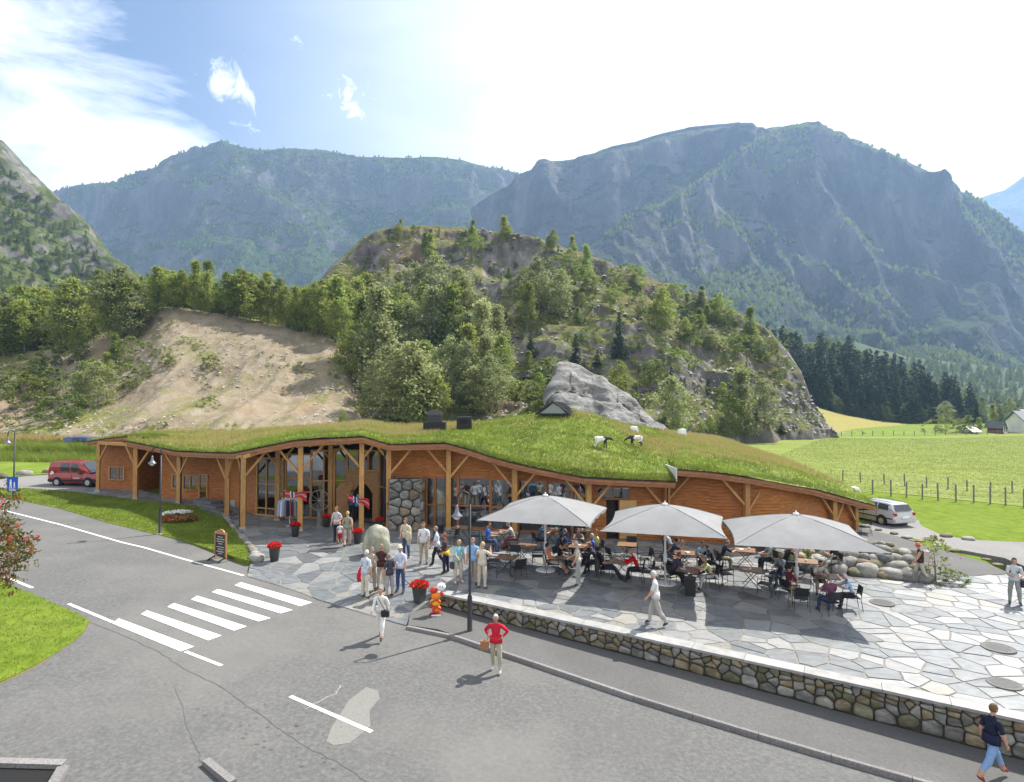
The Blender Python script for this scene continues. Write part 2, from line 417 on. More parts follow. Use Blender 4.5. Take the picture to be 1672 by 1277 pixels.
Rp = [(510, 984), (478, 996), (442, 1009.5), (403, 1023), (362, 1038), (317, 1056)]
LL = [(383, 956), (346, 967), (312, 979), (273, 991), (230, 1003), (183, 1018)]
RR = [(490, 990), (458, 1002), (422, 1015), (382, 1030), (340, 1046), (295, 1064)]
for a, b, c, d in zip(Lp, Rp, RR, LL):
    q = [gp(p[0], p[1], hr) for p in (a, b, c, d)]; mb = MB(); vs = []
    for i in range(9):
        for j in range(2):
            p = (q[0].lerp(q[1], i / 8)).lerp(q[3].lerp(q[2], i / 8), j); vs.append((p.x, p.y, hr(p.x, p.y) + .007))
    mb.add(vs, [(2 * i, 2 * i + 2, 2 * i + 3, 2 * i + 1)[::-1] for i in range(8)])
    mb.build('stripe', M_white, cw)
# light repair patch, wandering white crack
pp = [(598, 1122), (617, 1128), (620, 1140), (603, 1160), (605, 1185), (590, 1198), (572, 1213), (545, 1217), (533, 1211), (540, 1190), (556, 1165), (570, 1143)]
sheet('asphalt_patch', gpoly(pp, hr), hr, .002, MA_patch, .4)
# rough darker joint lines in the tarmac
def crack(pts, w, m):
    mb = MB(); P = [gp(a, b, hr) for a, b in pts]; L2 = []
    for i in range(len(P) - 1):
        for k in range(6):
            p = P[i].lerp(P[i + 1], k / 6); L2.append(p + Vector((rnd.uniform(-.03, .03), rnd.uniform(-.03, .03), 0)))
    L2.append(P[-1]); vs = []
    for i, p in enumerate(L2):
        d = (L2[min(i + 1, len(L2) - 1)] - L2[max(i - 1, 0)]).normalized(); n = Vector((-d.y, d.x, 0)) * w * rnd.uniform(.3, .7)
        for sg in (-1, 1): q = p + n * sg; vs.append((q.x, q.y, hr(q.x, q.y) + .003))
    mb.add(vs, [(2 * i, 2 * i + 2, 2 * i + 3, 2 * i + 1) for i in range(len(L2) - 1)])
    return struct(mb.build('road_crack', m))
M_crk = mat('road_crack_tar', [(.085, .083, .078), (.11, .107, .10)], scale=30, coord='World', rough=.9)
M_crl = mat('road_crack_pale', [(.2, .2, .18), (.26, .25, .23)], scale=30, coord='World', rough=.9)
crack([(145, 1016), (190, 1033), (262, 1065), (290, 1086), (360, 1122), (430, 1170), (490, 1214), (560, 1250), (600, 1277)], .018, M_crk)
crack([(286, 1122), (300, 1165), (312, 1205), (330, 1246)], .012, M_crk)
crack([(555, 1119), (548, 1132), (522, 1145), (498, 1158)], .04, M_crl)
crack([(0, 1117), (60, 1087), (118, 1049), (146, 1016)], .10, mat('lawn_edge_soil', [(.10, .085, .05), (.17, .14, .08)], scale=20, coord='World'))
for i in range(70):   # little oil spots
    pass
mbs = MB()
for i in range(55):
    px = rnd.gauss(420, 70); py = 1185 + (px - 420) * .25 + rnd.gauss(0, 35)
    if py > 1270 or py < 1100: continue
    p = gp(px, py, hr); r = rnd.uniform(.012, .045); pts = []
    for k in range(7):
        a = k * 2 * math.pi / 7; rr = r * rnd.uniform(.6, 1.2); x = p.x + rr * math.cos(a) * 1.5; y = p.y + rr * math.sin(a); pts.append((x, y, hr(x, y) + .0045))
    mbs.add(pts, [tuple(range(7))])
tag(mbs.build('tar_spots', M_crk), None, None, None, 'stuff')

# right side: lawns, driveway, field
rf = lambda pts: gpoly(pts, P0)
sheet('side_lawn', rf([(1330, 812), (1425, 800), (1560, 806), (1700, 812), (2100, 830), (2100, 905), (1760, 893), (1672, 886), (1581, 882), (1537, 874), (1504, 859), (1500, 850), (1420, 868), (1395, 866)]), P0, .015, MG_lawn, 1.5)
sheet('driveway', rf([(1424, 845), (1500, 850), (1504, 859), (1537, 874), (1581, 882), (1672, 886), (1760, 893), (2100, 905), (2200, 985), (1740, 985), (1672, 925), (1640, 912), (1560, 897), (1504, 887), (1450, 873), (1412, 863)]), P0, .028, MA_light, 1.2)
sheet('parking_strip', rf([(1395, 862), (1412, 863), (1460, 876), (1504, 889), (1560, 905), (1610, 920), (1650, 938), (1581, 941), (1520, 950), (1300, 945), (1270, 905)]), P0, .034, MA_side, 1.0)
sheet('grass_strip', rf([(1488, 880), (1520, 885), (1548, 892), (1560, 898), (1530, 897), (1504, 890)]), P0, .05, MG_lawn, .6)
sheet('field', rf([(1120, 716), (1345, 713), (1480, 714), (1672, 708), (2050, 706), (2400, 740), (2300, 835), (1672, 828), (1520, 812), (1425, 803), (1330, 815), (1150, 800)]), P0, .05, MG_field, 3.0)

# kerb stones
M_gran = mat('kerb_granite', [(.13, .12, .118), (.19, .18, .175), (.26, .25, .245)], scale=25, detail=8, rough=.85, bump=.4, bscale=60, bdist=.01, rand=.12, spec=.2)
kerb = thing('kerb', '', ''); del kerb['label']; del kerb['category']; kerb['kind'] = 'structure'
acc = 0; prev = Vector(kerb_q[0]); seglen = 1.6; joints = [prev.copy()]
for i in range(1, len(kerb_q)):
    b = Vector(kerb_q[i]); a = Vector(kerb_q[i - 1]); Lg = (b - a).length; t = seglen - acc
    while t <= Lg: joints.append(a.lerp(b, t / Lg)); t += seglen
    acc = Lg - (t - seglen)
for i in range(len(joints) - 1):
    a, b = joints[i], joints[i + 1]; d = (b - a).normalized(); n = Vector((-d.y, d.x)) * .17
    if n.y < 0: n = -n
    a2 = a + d * .006; b2 = b - d * .006; mb = MB(); g = 1 if i else .8
    def kz(p, t, g=g): return hr(p.x, p.y) + (t if t < 0 else t * g + .0)
    e0, e1 = .012 + rnd.uniform(0, .01), .03
    prof = [(0, -.1), (0, .115 - .02), (.02, .128), (.16, .128), (.17, -.1)]
    vs = []
    for p in (a2, b2):
        for w, t in prof:
            q = p + n.normalized() * w * .72; vs.append((q.x, q.y, kz(q, t)))
    k = len(prof)
    mb.add(vs, [tuple(range(k))[::-1], tuple(range(k, 2 * k))] + [(j, (j + 1) % k, k + (j + 1) % k, k + j) for j in range(k)])
    mb.build('kerb_stone', M_gran, kerb)

# ------------------------------------------------------------------ landforms
def landform(name, rows, nu, segs, m, namp=0, nscale=1, stretch=(1, 1, 1), ridged=True, topkeep=.25, oc=6, seed=0, kind='structure', curve=1.0, post=None):
    """rows: bottom->top(->behind) polylines of (px, py, distance); lofted, then roughened along the normals"""
    rows = [[(x, y + 60 * 90 / d, d - 1) for x, y, d in rows[0]]] + rows; segs = [4] + segs
    K = []
    for r in rows:
        P = [at(*q) for q in r]; u = np.array([q[0] for q in r], float); uu = np.linspace(u[0], u[-1], nu)
        K.append(np.stack([np.interp(uu, u, [p[i] for p in P]) for i in range(3)], 1))
    G = []
    for i in range(len(K) - 1):
        n = segs[i]
        for j in range(n): G.append(K[i] + (K[i + 1] - K[i]) * (j / n))
    G.append(K[-1]); G = np.array(G)
    if namp:
        du = np.gradient(G, axis=1); dv = np.gradient(G, axis=0); N = np.cross(du, dv); N /= np.linalg.norm(N, axis=2, keepdims=True) + 1e-9
        P = (G + seed * 100) / nscale * np.array(stretch)
        n = fbm(P, oc, ridged) ; n2 = fbm(P * .23 + 9, 3)
        top = sum(segs[:-1]) if len(segs) > 1 else segs[0]
        w = np.ones(G.shape[0]); w[max(0, top - 2):] = topkeep
        for k in range(12):
            if top - 3 - k >= 0: w[top - 3 - k] = topkeep + (1 - topkeep) * min(1, k / 12)
        G = G + N * ((n * .7 + n2 * .9) * namp * w[:, None])[..., None]
    nv = G.shape[0]
    idx = np.arange(nv * nu).reshape(nv, nu)
    F = np.stack([idx[:-1, :-1], idx[:-1, 1:], idx[1:, 1:], idx[1:, :-1]], -1).reshape(-1, 4)
    me = npmesh(name, G.reshape(-1, 3), F, m, True); o = obj(name, me)
    o['kind'] = kind
    return o, G

def terrain_mat(name, rock, veg, scale, cover=.5, sharp=.1, vscale=.08, bump=.6, bd=1.5, streak=(1, 1, .25), slope=(.35, .75), extra=None, rough=.95):
    m = bpy.data.materials.new(name); m.use_nodes = True; nt = m.node_tree; N = nt.nodes.new; L = nt.links.new
    b = nt.nodes['Principled BSDF']; b.inputs['Roughness'].default_value = rough; b.inputs['Specular IOR Level'].default_value = .15
    g = N('ShaderNodeNewGeometry'); 
    def noise(sc, det, st=(1, 1, 1), rg=.62):
        mp = N('ShaderNodeMapping'); L(g.outputs['Position'], mp.inputs[0]); mp.inputs['Scale'].default_value = st
        n = N('ShaderNodeTexNoise'); L(mp.outputs[0], n.inputs[0]); n.inputs['Scale'].default_value = sc; n.inputs['Detail'].default_value = det; n.inputs['Roughness'].default_value = rg
        return n.outputs[0]
    def ramp(f, cols, lo=.3, hi=.7):
        c = N('ShaderNodeValToRGB'); L(f, c.inputs[0]); e = c.color_ramp.elements; e[0].position = lo; e[1].position = hi
        e[0].color = (*cols[0], 1); e[1].color = (*cols[-1], 1)
        for i, q in enumerate(cols[1:-1]): x = e.new(lo + (hi - lo) * (i + 1) / (len(cols) - 1)); x.color = (*q, 1)
        return c.outputs[0]
    def mr(f, a, bb, c=0., d=1.):
        n = N('ShaderNodeMapRange'); L(f, n.inputs[0]); n.inputs[1].default_value = a; n.inputs[2].default_value = bb; n.inputs[3].default_value = c; n.inputs[4].default_value = d; return n.outputs[0]
    rc = ramp(noise(scale, 9, streak), rock); vc = ramp(noise(scale * 3, 8), veg)
    cov = noise(vscale, 9, (1, 1, .7), .68)
    sp = N('ShaderNodeSeparateXYZ'); L(g.outputs['Normal'], sp.inputs[0])
    sl = mr(sp.outputs[2], slope[0], slope[1], -.22, .22)
    ad = N('ShaderNodeMath'); ad.operation = 'ADD'; L(cov, ad.inputs[0]); L(sl, ad.inputs[1])
    f = mr(ad.outputs[0], 1 - cover - sharp, 1 - cover + sharp)
    mx = N('ShaderNodeMixRGB'); L(f, mx.inputs[0]); L(rc, mx.inputs[1]); L(vc, mx.inputs[2]); col = mx.outputs[0]
    if extra:
        for (es, ec, ea, lo, hi) in extra:
            m2 = N('ShaderNodeMixRGB'); L(mr(noise(es, 7, (1, 1, .6)), lo, hi, 0, ea), m2.inputs[0]); L(col, m2.inputs[1]); m2.inputs[2].default_value = (*ec, 1); col = m2.outputs[0]
    L(col, b.inputs['Base Color'])
    bp = N('ShaderNodeBump'); bp.inputs['Strength'].default_value = bump; bp.inputs['Distance'].default_value = bd
    L(noise(scale * 2.2, 10, streak, .7), bp.inputs['Height']); L(bp.outputs[0], b.inputs['Normal'])
    return m
MT_far = terrain_mat('far_mountain', [(.06, .062, .065), (.10, .10, .10), (.17, .17, .165)], [(.022, .042, .014), (.04, .066, .02), (.07, .10, .032)], .02, cover=.52, sharp=.05, vscale=.006, bd=14, bump=.9)
MT_big = terrain_mat('cliff_mountain', [(.06, .062, .067), (.105, .105, .105), (.19, .185, .18)], [(.022, .042, .014), (.04, .066, .02), (.075, .105, .032)], .022, cover=.42, sharp=.05, vscale=.007, bd=30, bump=1, streak=(1, 1, .2), extra=[(.012, (.035, .04, .03), .6, .5, .6)])
MT_left = terrain_mat('left_slope_rock', [(.07, .07, .063), (.14, .132, .12), (.25, .235, .215)], [(.04, .055, .018), (.07, .09, .026), (.10, .12, .04)], .06, cover=.40, sharp=.05, vscale=.03, bd=3, bump=.9, streak=(1, 1, .8))
MT_knoll = terrain_mat('knoll_rock', [(.055, .05, .046), (.125, .115, .105), (.27, .25, .23)], [(.06, .08, .02), (.11, .12, .03), (.19, .155, .05)], .22, cover=.38, sharp=.06, vscale=.09, bd=.9, bump=1, streak=(1, 1, .45), extra=[(.05, (.20, .13, .07), .5, .55, .7)])
MT_sand = terrain_mat('sand_bank', [(.155, .122, .078), (.22, .18, .125), (.27, .23, .17)], [(.10, .12, .03), (.17, .17, .05), (.13, .14, .04)], .35, cover=.26, sharp=.05, vscale=.06, bd=.35, bump=.9, streak=(1, 1, .5), slope=(.2, .95), extra=[(.07, (.30, .19, .10), .55, .55, .72), (.9, (.15, .125, .09), .7, .58, .68)])
MT_wood = terrain_mat('forest_floor', [(.05, .05, .03), (.09, .08, .05)], [(.03, .05, .014), (.055, .08, .022)], .3, cover=.8)
MT_talus = terrain_mat('talus', [(.09, .088, .085), (.15, .145, .14)], [(.035, .055, .02), (.06, .085, .028)], .08, cover=.55, vscale=.02)

D = 0
# far blue mountain behind, left
far_top = [(60, 345, 1750), (114, 320, 1700), (160, 311, 1680), (197, 305, 1650), (225, 292, 1640), (257, 278, 1620), (290, 258, 1600), (329, 245, 1600), (371, 242, 1600), (430, 246, 1600), (478, 244, 1600), (526, 245, 1600), (586, 257, 1600), (640, 258, 1600), (694, 257, 1600), (754, 263, 1600), (807, 281, 1650), (849, 296, 1700), (900, 310, 1700), (960, 330, 1700)]
def lerp_row(top, base, f, dpow=1.0, bulge=0):
    out = []
    for i, (x, y, d) in enumerate(top):
        by = np.interp(x, [b[0] for b in base], [b[1] for b in base]); bd = np.interp(x, [b[0] for b in base], [b[2] for b in base])
        out.append((x, y + (by - y) * (1 - f), bd + (d - bd) * (f ** dpow) + bulge))
    return out
def behind(top, dy, dd): return [(x, y + dy, d + dd) for x, y, d in top]
base = [(0, 655, 950), (400, 655, 900), (960, 655, 950)]
o_far, G_far = landform('far_mountain', [lerp_row(far_top, base, 0), lerp_row(far_top, base, .3, .9), lerp_row(far_top, base, .62, .75), lerp_row(far_top, base, .88, .85), far_top, behind(far_top, 30, 500)],
         380, [50, 60, 60, 40, 8], MT_far, 90, 260, (1, 1, .6), oc=7, topkeep=.12, seed=1)
# shoulder and main mass of the right mountain
sh_top = [(780, 345, 1300), (849, 296, 1280), (868, 280, 1270), (893, 266, 1260), (940, 262, 1250), (970, 252, 1240), (1000, 240, 1230), (1040, 232, 1220), (1080, 220, 1210), (1130, 208, 1200), (1180, 205, 1190), (1205, 203, 1180), (1240, 216, 1180), (1270, 212, 1200), (1350, 216, 1250), (1450, 260, 1300)]
base = [(700, 655, 800), (1450, 655, 800)]
landform('shoulder_mountain', [lerp_row(sh_top, base, 0), lerp_row(sh_top, base, .35, .9), lerp_row(sh_top, base, .7, .8), sh_top, behind(sh_top, 30, 500)],
         360, [40, 60, 80, 8], MT_big, 60, 200, (1.5, 1, .4), oc=7, topkeep=.12, seed=2)
mn_top = [(940, 455, 1000), (985, 415, 1000), (1010, 395, 1010), (1050, 362, 1020), (1100, 325, 1040), (1150, 290, 1060), (1200, 250, 1100), (1245, 218, 1120), (1275, 211, 1120), (1302, 206, 1120), (1330, 208, 1110), (1365, 222, 1100), (1400, 236, 1090), (1440, 248, 1080), (1480, 264, 1060), (1520, 286, 1050), (1560, 310, 1030), (1600, 328, 1010), (1625, 352, 1000), (1642, 380, 990), (1652, 400, 985), (1672, 425, 980), (1720, 500, 970), (1780, 600, 960)]
base = [(900, 655, 560), (1300, 655, 560), (1780, 660, 700)]
o_big, G_big = landform('cliff_mountain', [lerp_row(mn_top, base, 0), lerp_row(mn_top, base, .18, .75), lerp_row(mn_top, base, .5, .5), lerp_row(mn_top, base, .85, .62), mn_top, behind(mn_top, 30, 400)],
         420, [40, 70, 80, 50, 8], MT_big, 55, 160, (1.8, 1, .35), oc=7, topkeep=.12, seed=3)
fr_top = [(1560, 340, 2500), (1600, 326, 2500), (1640, 312, 2500), (1660, 298, 2500), (1680, 282, 2500), (1740, 240, 2500), (1900, 200, 2500)]
base = [(1500, 655, 1900), (1900, 655, 1900)]
landform('distant_mountain', [lerp_row(fr_top, base, 0), lerp_row(fr_top, base, .5), fr_top, behind(fr_top, 30, 300)], 80, [25, 30, 4], MT_far, 60, 300, topkeep=.2, seed=4)
# near left mountainside
lm_top = [(-420, -60, 420), (-200, 110, 430), (-100, 170, 440), (0, 236, 450), (40, 272, 450), (75, 305, 450), (110, 335, 440), (150, 378, 420), (190, 424, 400), (225, 458, 390), (260, 486, 380), (320, 515, 370)]
base = [(-420, 620, 210), (320, 620, 215)]
o_left, G_left = landform('left_mountain', [lerp_row(lm_top, base, 0), lerp_row(lm_top, base, .4), lerp_row(lm_top, base, .75, .9), lm_top, behind(lm_top, 15, 150)], 260, [50, 60, 60, 6], MT_left, 20, 60, (1, 1, .9), oc=6, topkeep=.3, seed=5)
# talus and wooded foot of the right mountain
tl_top = [(1300, 570, 560), (1400, 560, 600), (1480, 583, 620), (1520, 588, 620), (1600, 597, 640), (1672, 603, 660), (1900, 610, 700)]
base = [(1300, 668, 420), (1900, 668, 430)]
o_tal, _ = landform('talus_slope', [lerp_row(tl_top, base, 0), lerp_row(tl_top, base, .6), tl_top], 120, [20, 20], MT_talus, 4, 40, seed=6)
# wooded spur on the right, and the pale field slope before it
wd_top = [(1180, 520, 300), (1240, 540, 300), (1275, 556, 300), (1330, 560, 305), (1400, 580, 320), (1450, 604, 335), (1500, 624, 350), (1560, 645, 370), (1620, 664, 380), (1700, 668, 380)]
base = [(1180, 700, 190), (1325, 664, 215), (1380, 678, 225), (1450, 690, 225), (1550, 694, 230), (1700, 694, 240)]
o_wood, G_wood = landform('wooded_spur', [lerp_row(wd_top, base, 0), lerp_row(wd_top, base, .5), wd_top, behind(wd_top, 10, 120)], 120, [20, 20, 4], MT_wood, 2.5, 30, seed=7)
gs = [(1240, 640, 210), (1325, 662, 214), (1380, 677, 222), (1430, 687, 222), (1500, 694, 224), (1600, 695, 235), (1720, 696, 240)]
gb = [(1240, 716, 128), (1325, 714, 132), (1380, 713.5, 140), (1430, 713, 146), (1500, 711, 152), (1600, 709, 165), (1720, 708, 170)]
landform('hay_slope', [gb, lerp_row(gs, gb, .4), gs, behind(gs, 2, 20)], 60, [8, 10, 3], MG_dry, .3, 20, ridged=False, seed=8)
# rocky knoll
kn_top = [(500, 520, 150), (514, 476, 156), (554, 428, 165), (590, 398, 172), (622, 382, 176), (679, 376, 180), (751, 379, 180), (816, 388, 178), (859, 392, 176), (913, 406, 174), (984, 428, 170), (1020, 446, 168), (1061, 463, 166), (1121, 484, 162), (1160, 497, 158), (1199, 512, 153), (1235, 530, 149), (1259, 548, 145), (1285, 577, 141), (1304, 602, 138), (1319, 652, 135), (1335, 690, 132), (1347, 716, 130)]
base = [(500, 716, 92), (700, 716, 92), (900, 716, 90), (1050, 720, 92), (1200, 722, 106), (1300, 722, 120), (1347, 722, 127)]
o_knoll, G_knoll = landform('knoll', [lerp_row(kn_top, base, 0), lerp_row(kn_top, base, .22, .8), lerp_row(kn_top, base, .5, 1.1), lerp_row(kn_top, base, .78, .85), kn_top, behind(kn_top, 12, 60)],
         420, [55, 60, 60, 50, 8], MT_knoll, 6.0, 20, (1, 1, .7), oc=7, topkeep=.25, seed=9)
# gravel bank
sb_top = [(-300, 600, 130), (-100, 585, 128), (0, 578, 126), (60, 572, 125), (120, 562, 124), (180, 545, 122), (230, 524, 120), (262, 508, 119), (285, 506, 119), (350, 515, 120), (420, 522, 121), (480, 540, 121), (530, 547, 119), (560, 566, 116), (575, 600, 112), (600, 660, 105)]
base = [(-300, 722, 80), (0, 722, 78), (300, 716, 74), (600, 716, 78)]
o_sand, G_sand = landform('gravel_bank', [lerp_row(sb_top, base, 0), lerp_row(sb_top, base, .35, .9), lerp_row(sb_top, base, .75, 1.15), sb_top, behind(sb_top, 2, 14), behind(sb_top, -5, 95)],
         340, [50, 60, 40, 10, 8], MT_sand, 1.7, 12, (1.8, .45, .45), oc=6, topkeep=.4, seed=10)
# ------------------------------------------------------------------ trees
M_birch = mat('birch_leaves', [(.18, .22, .04), (.24, .285, .06), (.30, .35, .10)], scale=3.5, rough=.6, rand=.28, trans=.55, spec=.25)
M_willow = mat('grey_green_leaves', [(.19, .22, .08), (.26, .29, .12), (.33, .36, .17)], scale=3, rough=.55, rand=.22, trans=.55, spec=.3)
M_spruce = mat('spruce_needles', [(.018, .034, .014), (.03, .052, .02), (.05, .078, .03)], scale=4, rough=.7, rand=.25, trans=.12)
M_bush = mat('bush_leaves', [(.13, .175, .03), (.18, .23, .045), (.23, .28, .065)], scale=5, rough=.6, rand=.3, trans=.38)
M_bark = mat('grey_bark', [(.12, .11, .095), (.22, .21, .19)], scale=6, rough=.9)

def leafmesh(name, C_, size, m, up=.3, seed=0, aspect=1.0):
    """one quad per centre, random orientation"""
    g = np.random.default_rng(seed); n = len(C_)
    a = g.normal(size=(n, 3)); a /= np.linalg.norm(a, axis=1, keepdims=True)
    b = g.normal(size=(n, 3)); b[:, 2] *= up; b -= a * (a * b).sum(1, keepdims=True); b /= np.linalg.norm(b, axis=1, keepdims=True) + 1e-9
    s = (size * g.uniform(.6, 1.3, n))[:, None]
    a = a * s; b = b * s * aspect
    V = np.stack([C_ - a * .5, C_ + b * .5 - a * .1, C_ + a * .5, C_ - b * .5 + a * .1], 1).reshape(-1, 3)
    return npmesh(name, V, np.arange(4 * n).reshape(n, 4), m)
def birch_proto(seed, H=1., width=.36, low=.12, clumps=60, per=58, leaf=.027, m=None, shape='oval'):
    g = np.random.default_rng(seed); pts = []
    asym = g.uniform(-.05, .05, 2)
    lobes = g.uniform(0, 6.28, 3)
    for k in range(clumps):
        z = low + (1 - low) * (g.random() ** .85)
        t = (z - low) / (1 - low)
        if shape == 'oval': r = width * .5 * (math.sin(math.pi * min(1, t * .93 + .09)) ** .7)
        elif shape == 'cone': r = width * .5 * (1 - t) ** .8 * (min(1, t * 6 + .3))
        else: r = width * .5 * math.sqrt(max(0, 1 - (t * 1.0) ** 2.2))
        a = g.uniform(0, 6.283); r *= 1 + .22 * math.cos(2 * a + lobes[0]) + .15 * math.cos(3 * a + lobes[1])
        rr = r * (g.random() ** .38)
        c = np.array([math.cos(a) * rr + asym[0] * t, math.sin(a) * rr + asym[1] * t, z])
        cr = g.uniform(.028, .06) * (1.25 - .5 * t)
        q = g.normal(size=(per, 3)) * np.array([cr, cr, cr * .75]); 
        pts.append(c + q)
    P = np.concatenate(pts); P = P[P[:, 2] > .02]
    crown = leafmesh('crown', P, leaf, m, .4, seed)
    mb = MB(); mb.tube([(0, 0, -.03), (asym[0] * .2, asym[1] * .2, .3), (asym[0] * .6, asym[1] * .6, .7), (asym[0], asym[1], .93)], [.014, .010, .006, .002], 6)
    for k in range(5):
        z = g.uniform(.2, .6); a = g.uniform(0, 6.28); mb.tube([(0, 0, z), (math.cos(a) * width * .28, math.sin(a) * width * .28, z + .16)], [.005, .002], 4)
    return crown, mb.mesh('trunk', M_bark)
def spruce_proto(seed, m, width=.3):
    g = np.random.default_rng(seed); pts = []
    for k in range(26):
        z = .06 + .92 * (k / 26); r = width * .5 * (1 - z) ** .85 + .01
        nb = max(5, int(11 * (1 - z) + 4))
        for j in range(nb):
            a = g.uniform(0, 6.283); rl = r * g.uniform(.7, 1.12); n = max(3, int(14 * rl / (width * .5)) + 2)
            t = g.random(n) ** .7
            x = math.cos(a) * rl * t; y = math.sin(a) * rl * t; zz = z - .10 * t * rl / .15 * .5 + g.normal(size=n) * .006
            pts.append(np.stack([x + g.normal(size=n) * .012, y + g.normal(size=n) * .012, zz], 1))
    P = np.concatenate(pts)
    crown = leafmesh('crown', P, .032, m, .25, seed, .8)
    mb = MB(); mb.tube([(0, 0, -.03), (0, 0, .97)], [.014, .002], 6)
    return crown, mb.mesh('trunk', M_bark)
B = {'birch': [birch_proto(s, width=w, shape=sh, m=M_birch, low=lo) for s, w, sh, lo in ((1, .42, 'oval', .14), (2, .36, 'cone', .10), (3, .52, 'oval', .10), (4, .40, 'oval', .18), (5, .34, 'cone', .08))],
     'willow': [birch_proto(s, width=w, shape=sh, m=M_willow, low=lo, clumps=70) for s, w, sh, lo in ((11, .46, 'oval', .06), (12, .62, 'oval', .05), (13, .40, 'cone', .05))],
     'spruce': [spruce_proto(21, M_spruce, .34), spruce_proto(22, M_spruce, .27), spruce_proto(23, M_spruce, .4)],
     'bush': [birch_proto(s, width=w, shape='dome', m=M_bush, low=.0, clumps=52, per=40, leaf=.048) for s, w in ((31, 1.3), (32, 1.0), (33, 1.7))]}
def tree(kind, p, H, label, group, wide=1.):
    cr, tk = rnd.choice(B[kind])
    nm = {'birch': 'birch_tree', 'willow': 'willow_tree', 'spruce': 'spruce_tree', 'bush': 'bush'}[kind]
    cat = 'bush' if kind == 'bush' else 'tree'
    t = thing(nm, label, cat, p, rnd.uniform(0, 6.28), group, (H * wide, H * wide, H))
    obj('crown', cr, t)
    if kind != 'bush': obj('trunk', tk, t)
    return t

dg0 = bpy.context.evaluated_depsgraph_get()
bvh = {n: BVHTree.FromObject(o, dg0) for n, o in (('knoll', o_knoll), ('sand', o_sand), ('wood', o_wood), ('left', o_left), ('tal', o_tal))}
CAMP = Vector((0, 0, CAMZ))
def hit(which, px, py):
    r = bvh[which].ray_cast(CAMP, ray(px, py).normalized())
    return r[0]
def treepx(which, kind, px, base, top, label, group, wide=1., hfb=None):
    p = hit(which, px, base)
    if p is None: return None
    H = topz(px, top, p) - p.z
    return tree(kind, p - Vector((0, 0, .02 * H)), max(.5, H), label, group, wide)
G1 = 'trees on the rocky knoll'
# trees one can single out on the knoll (px, base row, top row)
single = [
 ('willow', 672, 705, 555, 'pale leafy tree at the foot of the knoll, right of the gravel bank'),
 ('willow', 640, 690, 565, 'full grey green tree beside the gravel bank, low on the knoll'),
 ('willow', 612, 640, 468, 'tall grey green tree at the left foot of the knoll'),
 ('birch', 590, 620, 480, 'narrow birch at the very left edge of the knoll wood'),
 ('willow', 700, 600, 470, 'grey green tree in the middle of the lower knoll wood'),
 ('birch', 740, 590, 462, 'tall slim birch standing above the lower knoll wood'),
 ('willow', 785, 625, 492, 'pointed pale birch left of the central rocks'),
 ('willow', 815, 590, 500, 'pale conical tree just right of the pointed birch'),
 ('willow', 765, 600, 540, 'rounded pale tree above the black roof vents'),
 ('birch', 860, 540, 460, 'yellow green tree near the middle of the knoll'),
 ('willow', 880, 510, 418, 'broad grey green tree high on the knoll middle'),
 ('willow', 915, 520, 440, 'wide rounded tree right of the knoll middle'),
 ('birch', 960, 455, 400, 'bushy tree on the right shoulder of the knoll top'),
 ('birch', 702, 432, 380, 'small conical birch on the bare left cliff top'),
 ('birch', 655, 380, 357, 'small tree at the very top left of the knoll'),
 ('birch', 770, 395, 368, 'round tree on the knoll summit'),
 ('birch', 832, 392, 368, 'small dark tree at the right of the knoll summit'),
 ('spruce', 866, 590, 535, 'small dark spruce left of the grey rock slab'),
 ('spruce', 940, 610, 540, 'dark young spruce above the grey rock slab'),
 ('spruce', 1012, 585, 505, 'dark spruce on the rocks right of the knoll middle'),
 ('birch', 1010, 650, 588, 'small pointed birch behind the grey rock slab'),
 ('willow', 1100, 715, 612, 'leafy pale tree right of the grey rock slab'),
 ('willow', 1212, 712, 605, 'large pale tree in the cleft at the knoll right end'),
 ('birch', 1190, 715, 640, 'bright green tree low in the knoll cleft'),
 ('willow', 1250, 700, 620, 'pale tree leaning out at the right end of the knoll'),
 ('birch', 1225, 565, 500, 'dense round birch on the right crest of the knoll'),
 ('birch', 1180, 530, 478, 'tree on the crest left of the dense round birch'),
 ('birch', 1080, 545, 470, 'broad light birch on the right slope of the knoll'),
]
for k, px, b_, t_, lab in single:
    treepx('knoll', k, px, b_, t_, lab, G1, 1.15)
def inpoly(x, y, poly):
    c = False; n = len(poly)
    for i in range(n):
        x1, y1 = poly[i]; x2, y2 = poly[(i + 1) % n]
        if (y1 > y) != (y2 > y) and x < (x2 - x1) * (y - y1) / (y2 - y1) + x1: c = not c
    return c
def zone(label, px, which, base=0):
    if which == 'sand':
        z = 'far left' if px < 60 else 'left' if px < 150 else 'just left of the crest' if px < 235 else 'above the crest' if px < 320 else 'above the middle' if px < 430 else 'above the right half' if px < 520 else 'where the bank meets the knoll'
        return label + ', ' + z
    z = 'far left' if px < 620 else 'left' if px < 720 else 'middle left' if px < 840 else 'middle' if px < 960 else 'middle right' if px < 1090 else 'right' if px < 1220 else 'far right'
    v = 'high' if base < 500 else 'midway' if base < 600 else 'low'
    return label + ', %s, %s part' % (v, z)
def scatter(which, poly, n, kinds, hpx, label, group, wide=1., mind=0, hcap=None):
    xs = [p[0] for p in poly]; ys = [p[1] for p in poly]; done = []; tries = 0
    while len(done) < n and tries < n * 40:
        tries += 1; x = rnd.uniform(min(xs), max(xs)); y = rnd.uniform(min(ys), max(ys))
        if not inpoly(x, y, poly) or any(abs(x - a) < mind and abs(y - b) < mind * .6 for a, b in done): continue
        done.append((x, y)); k = rnd.choice(kinds)
        h = rnd.uniform(*hpx)
        treepx(which, k, x, y, y - h, zone(label[k], x, which, y), group, wide * rnd.uniform(.85, 1.2))
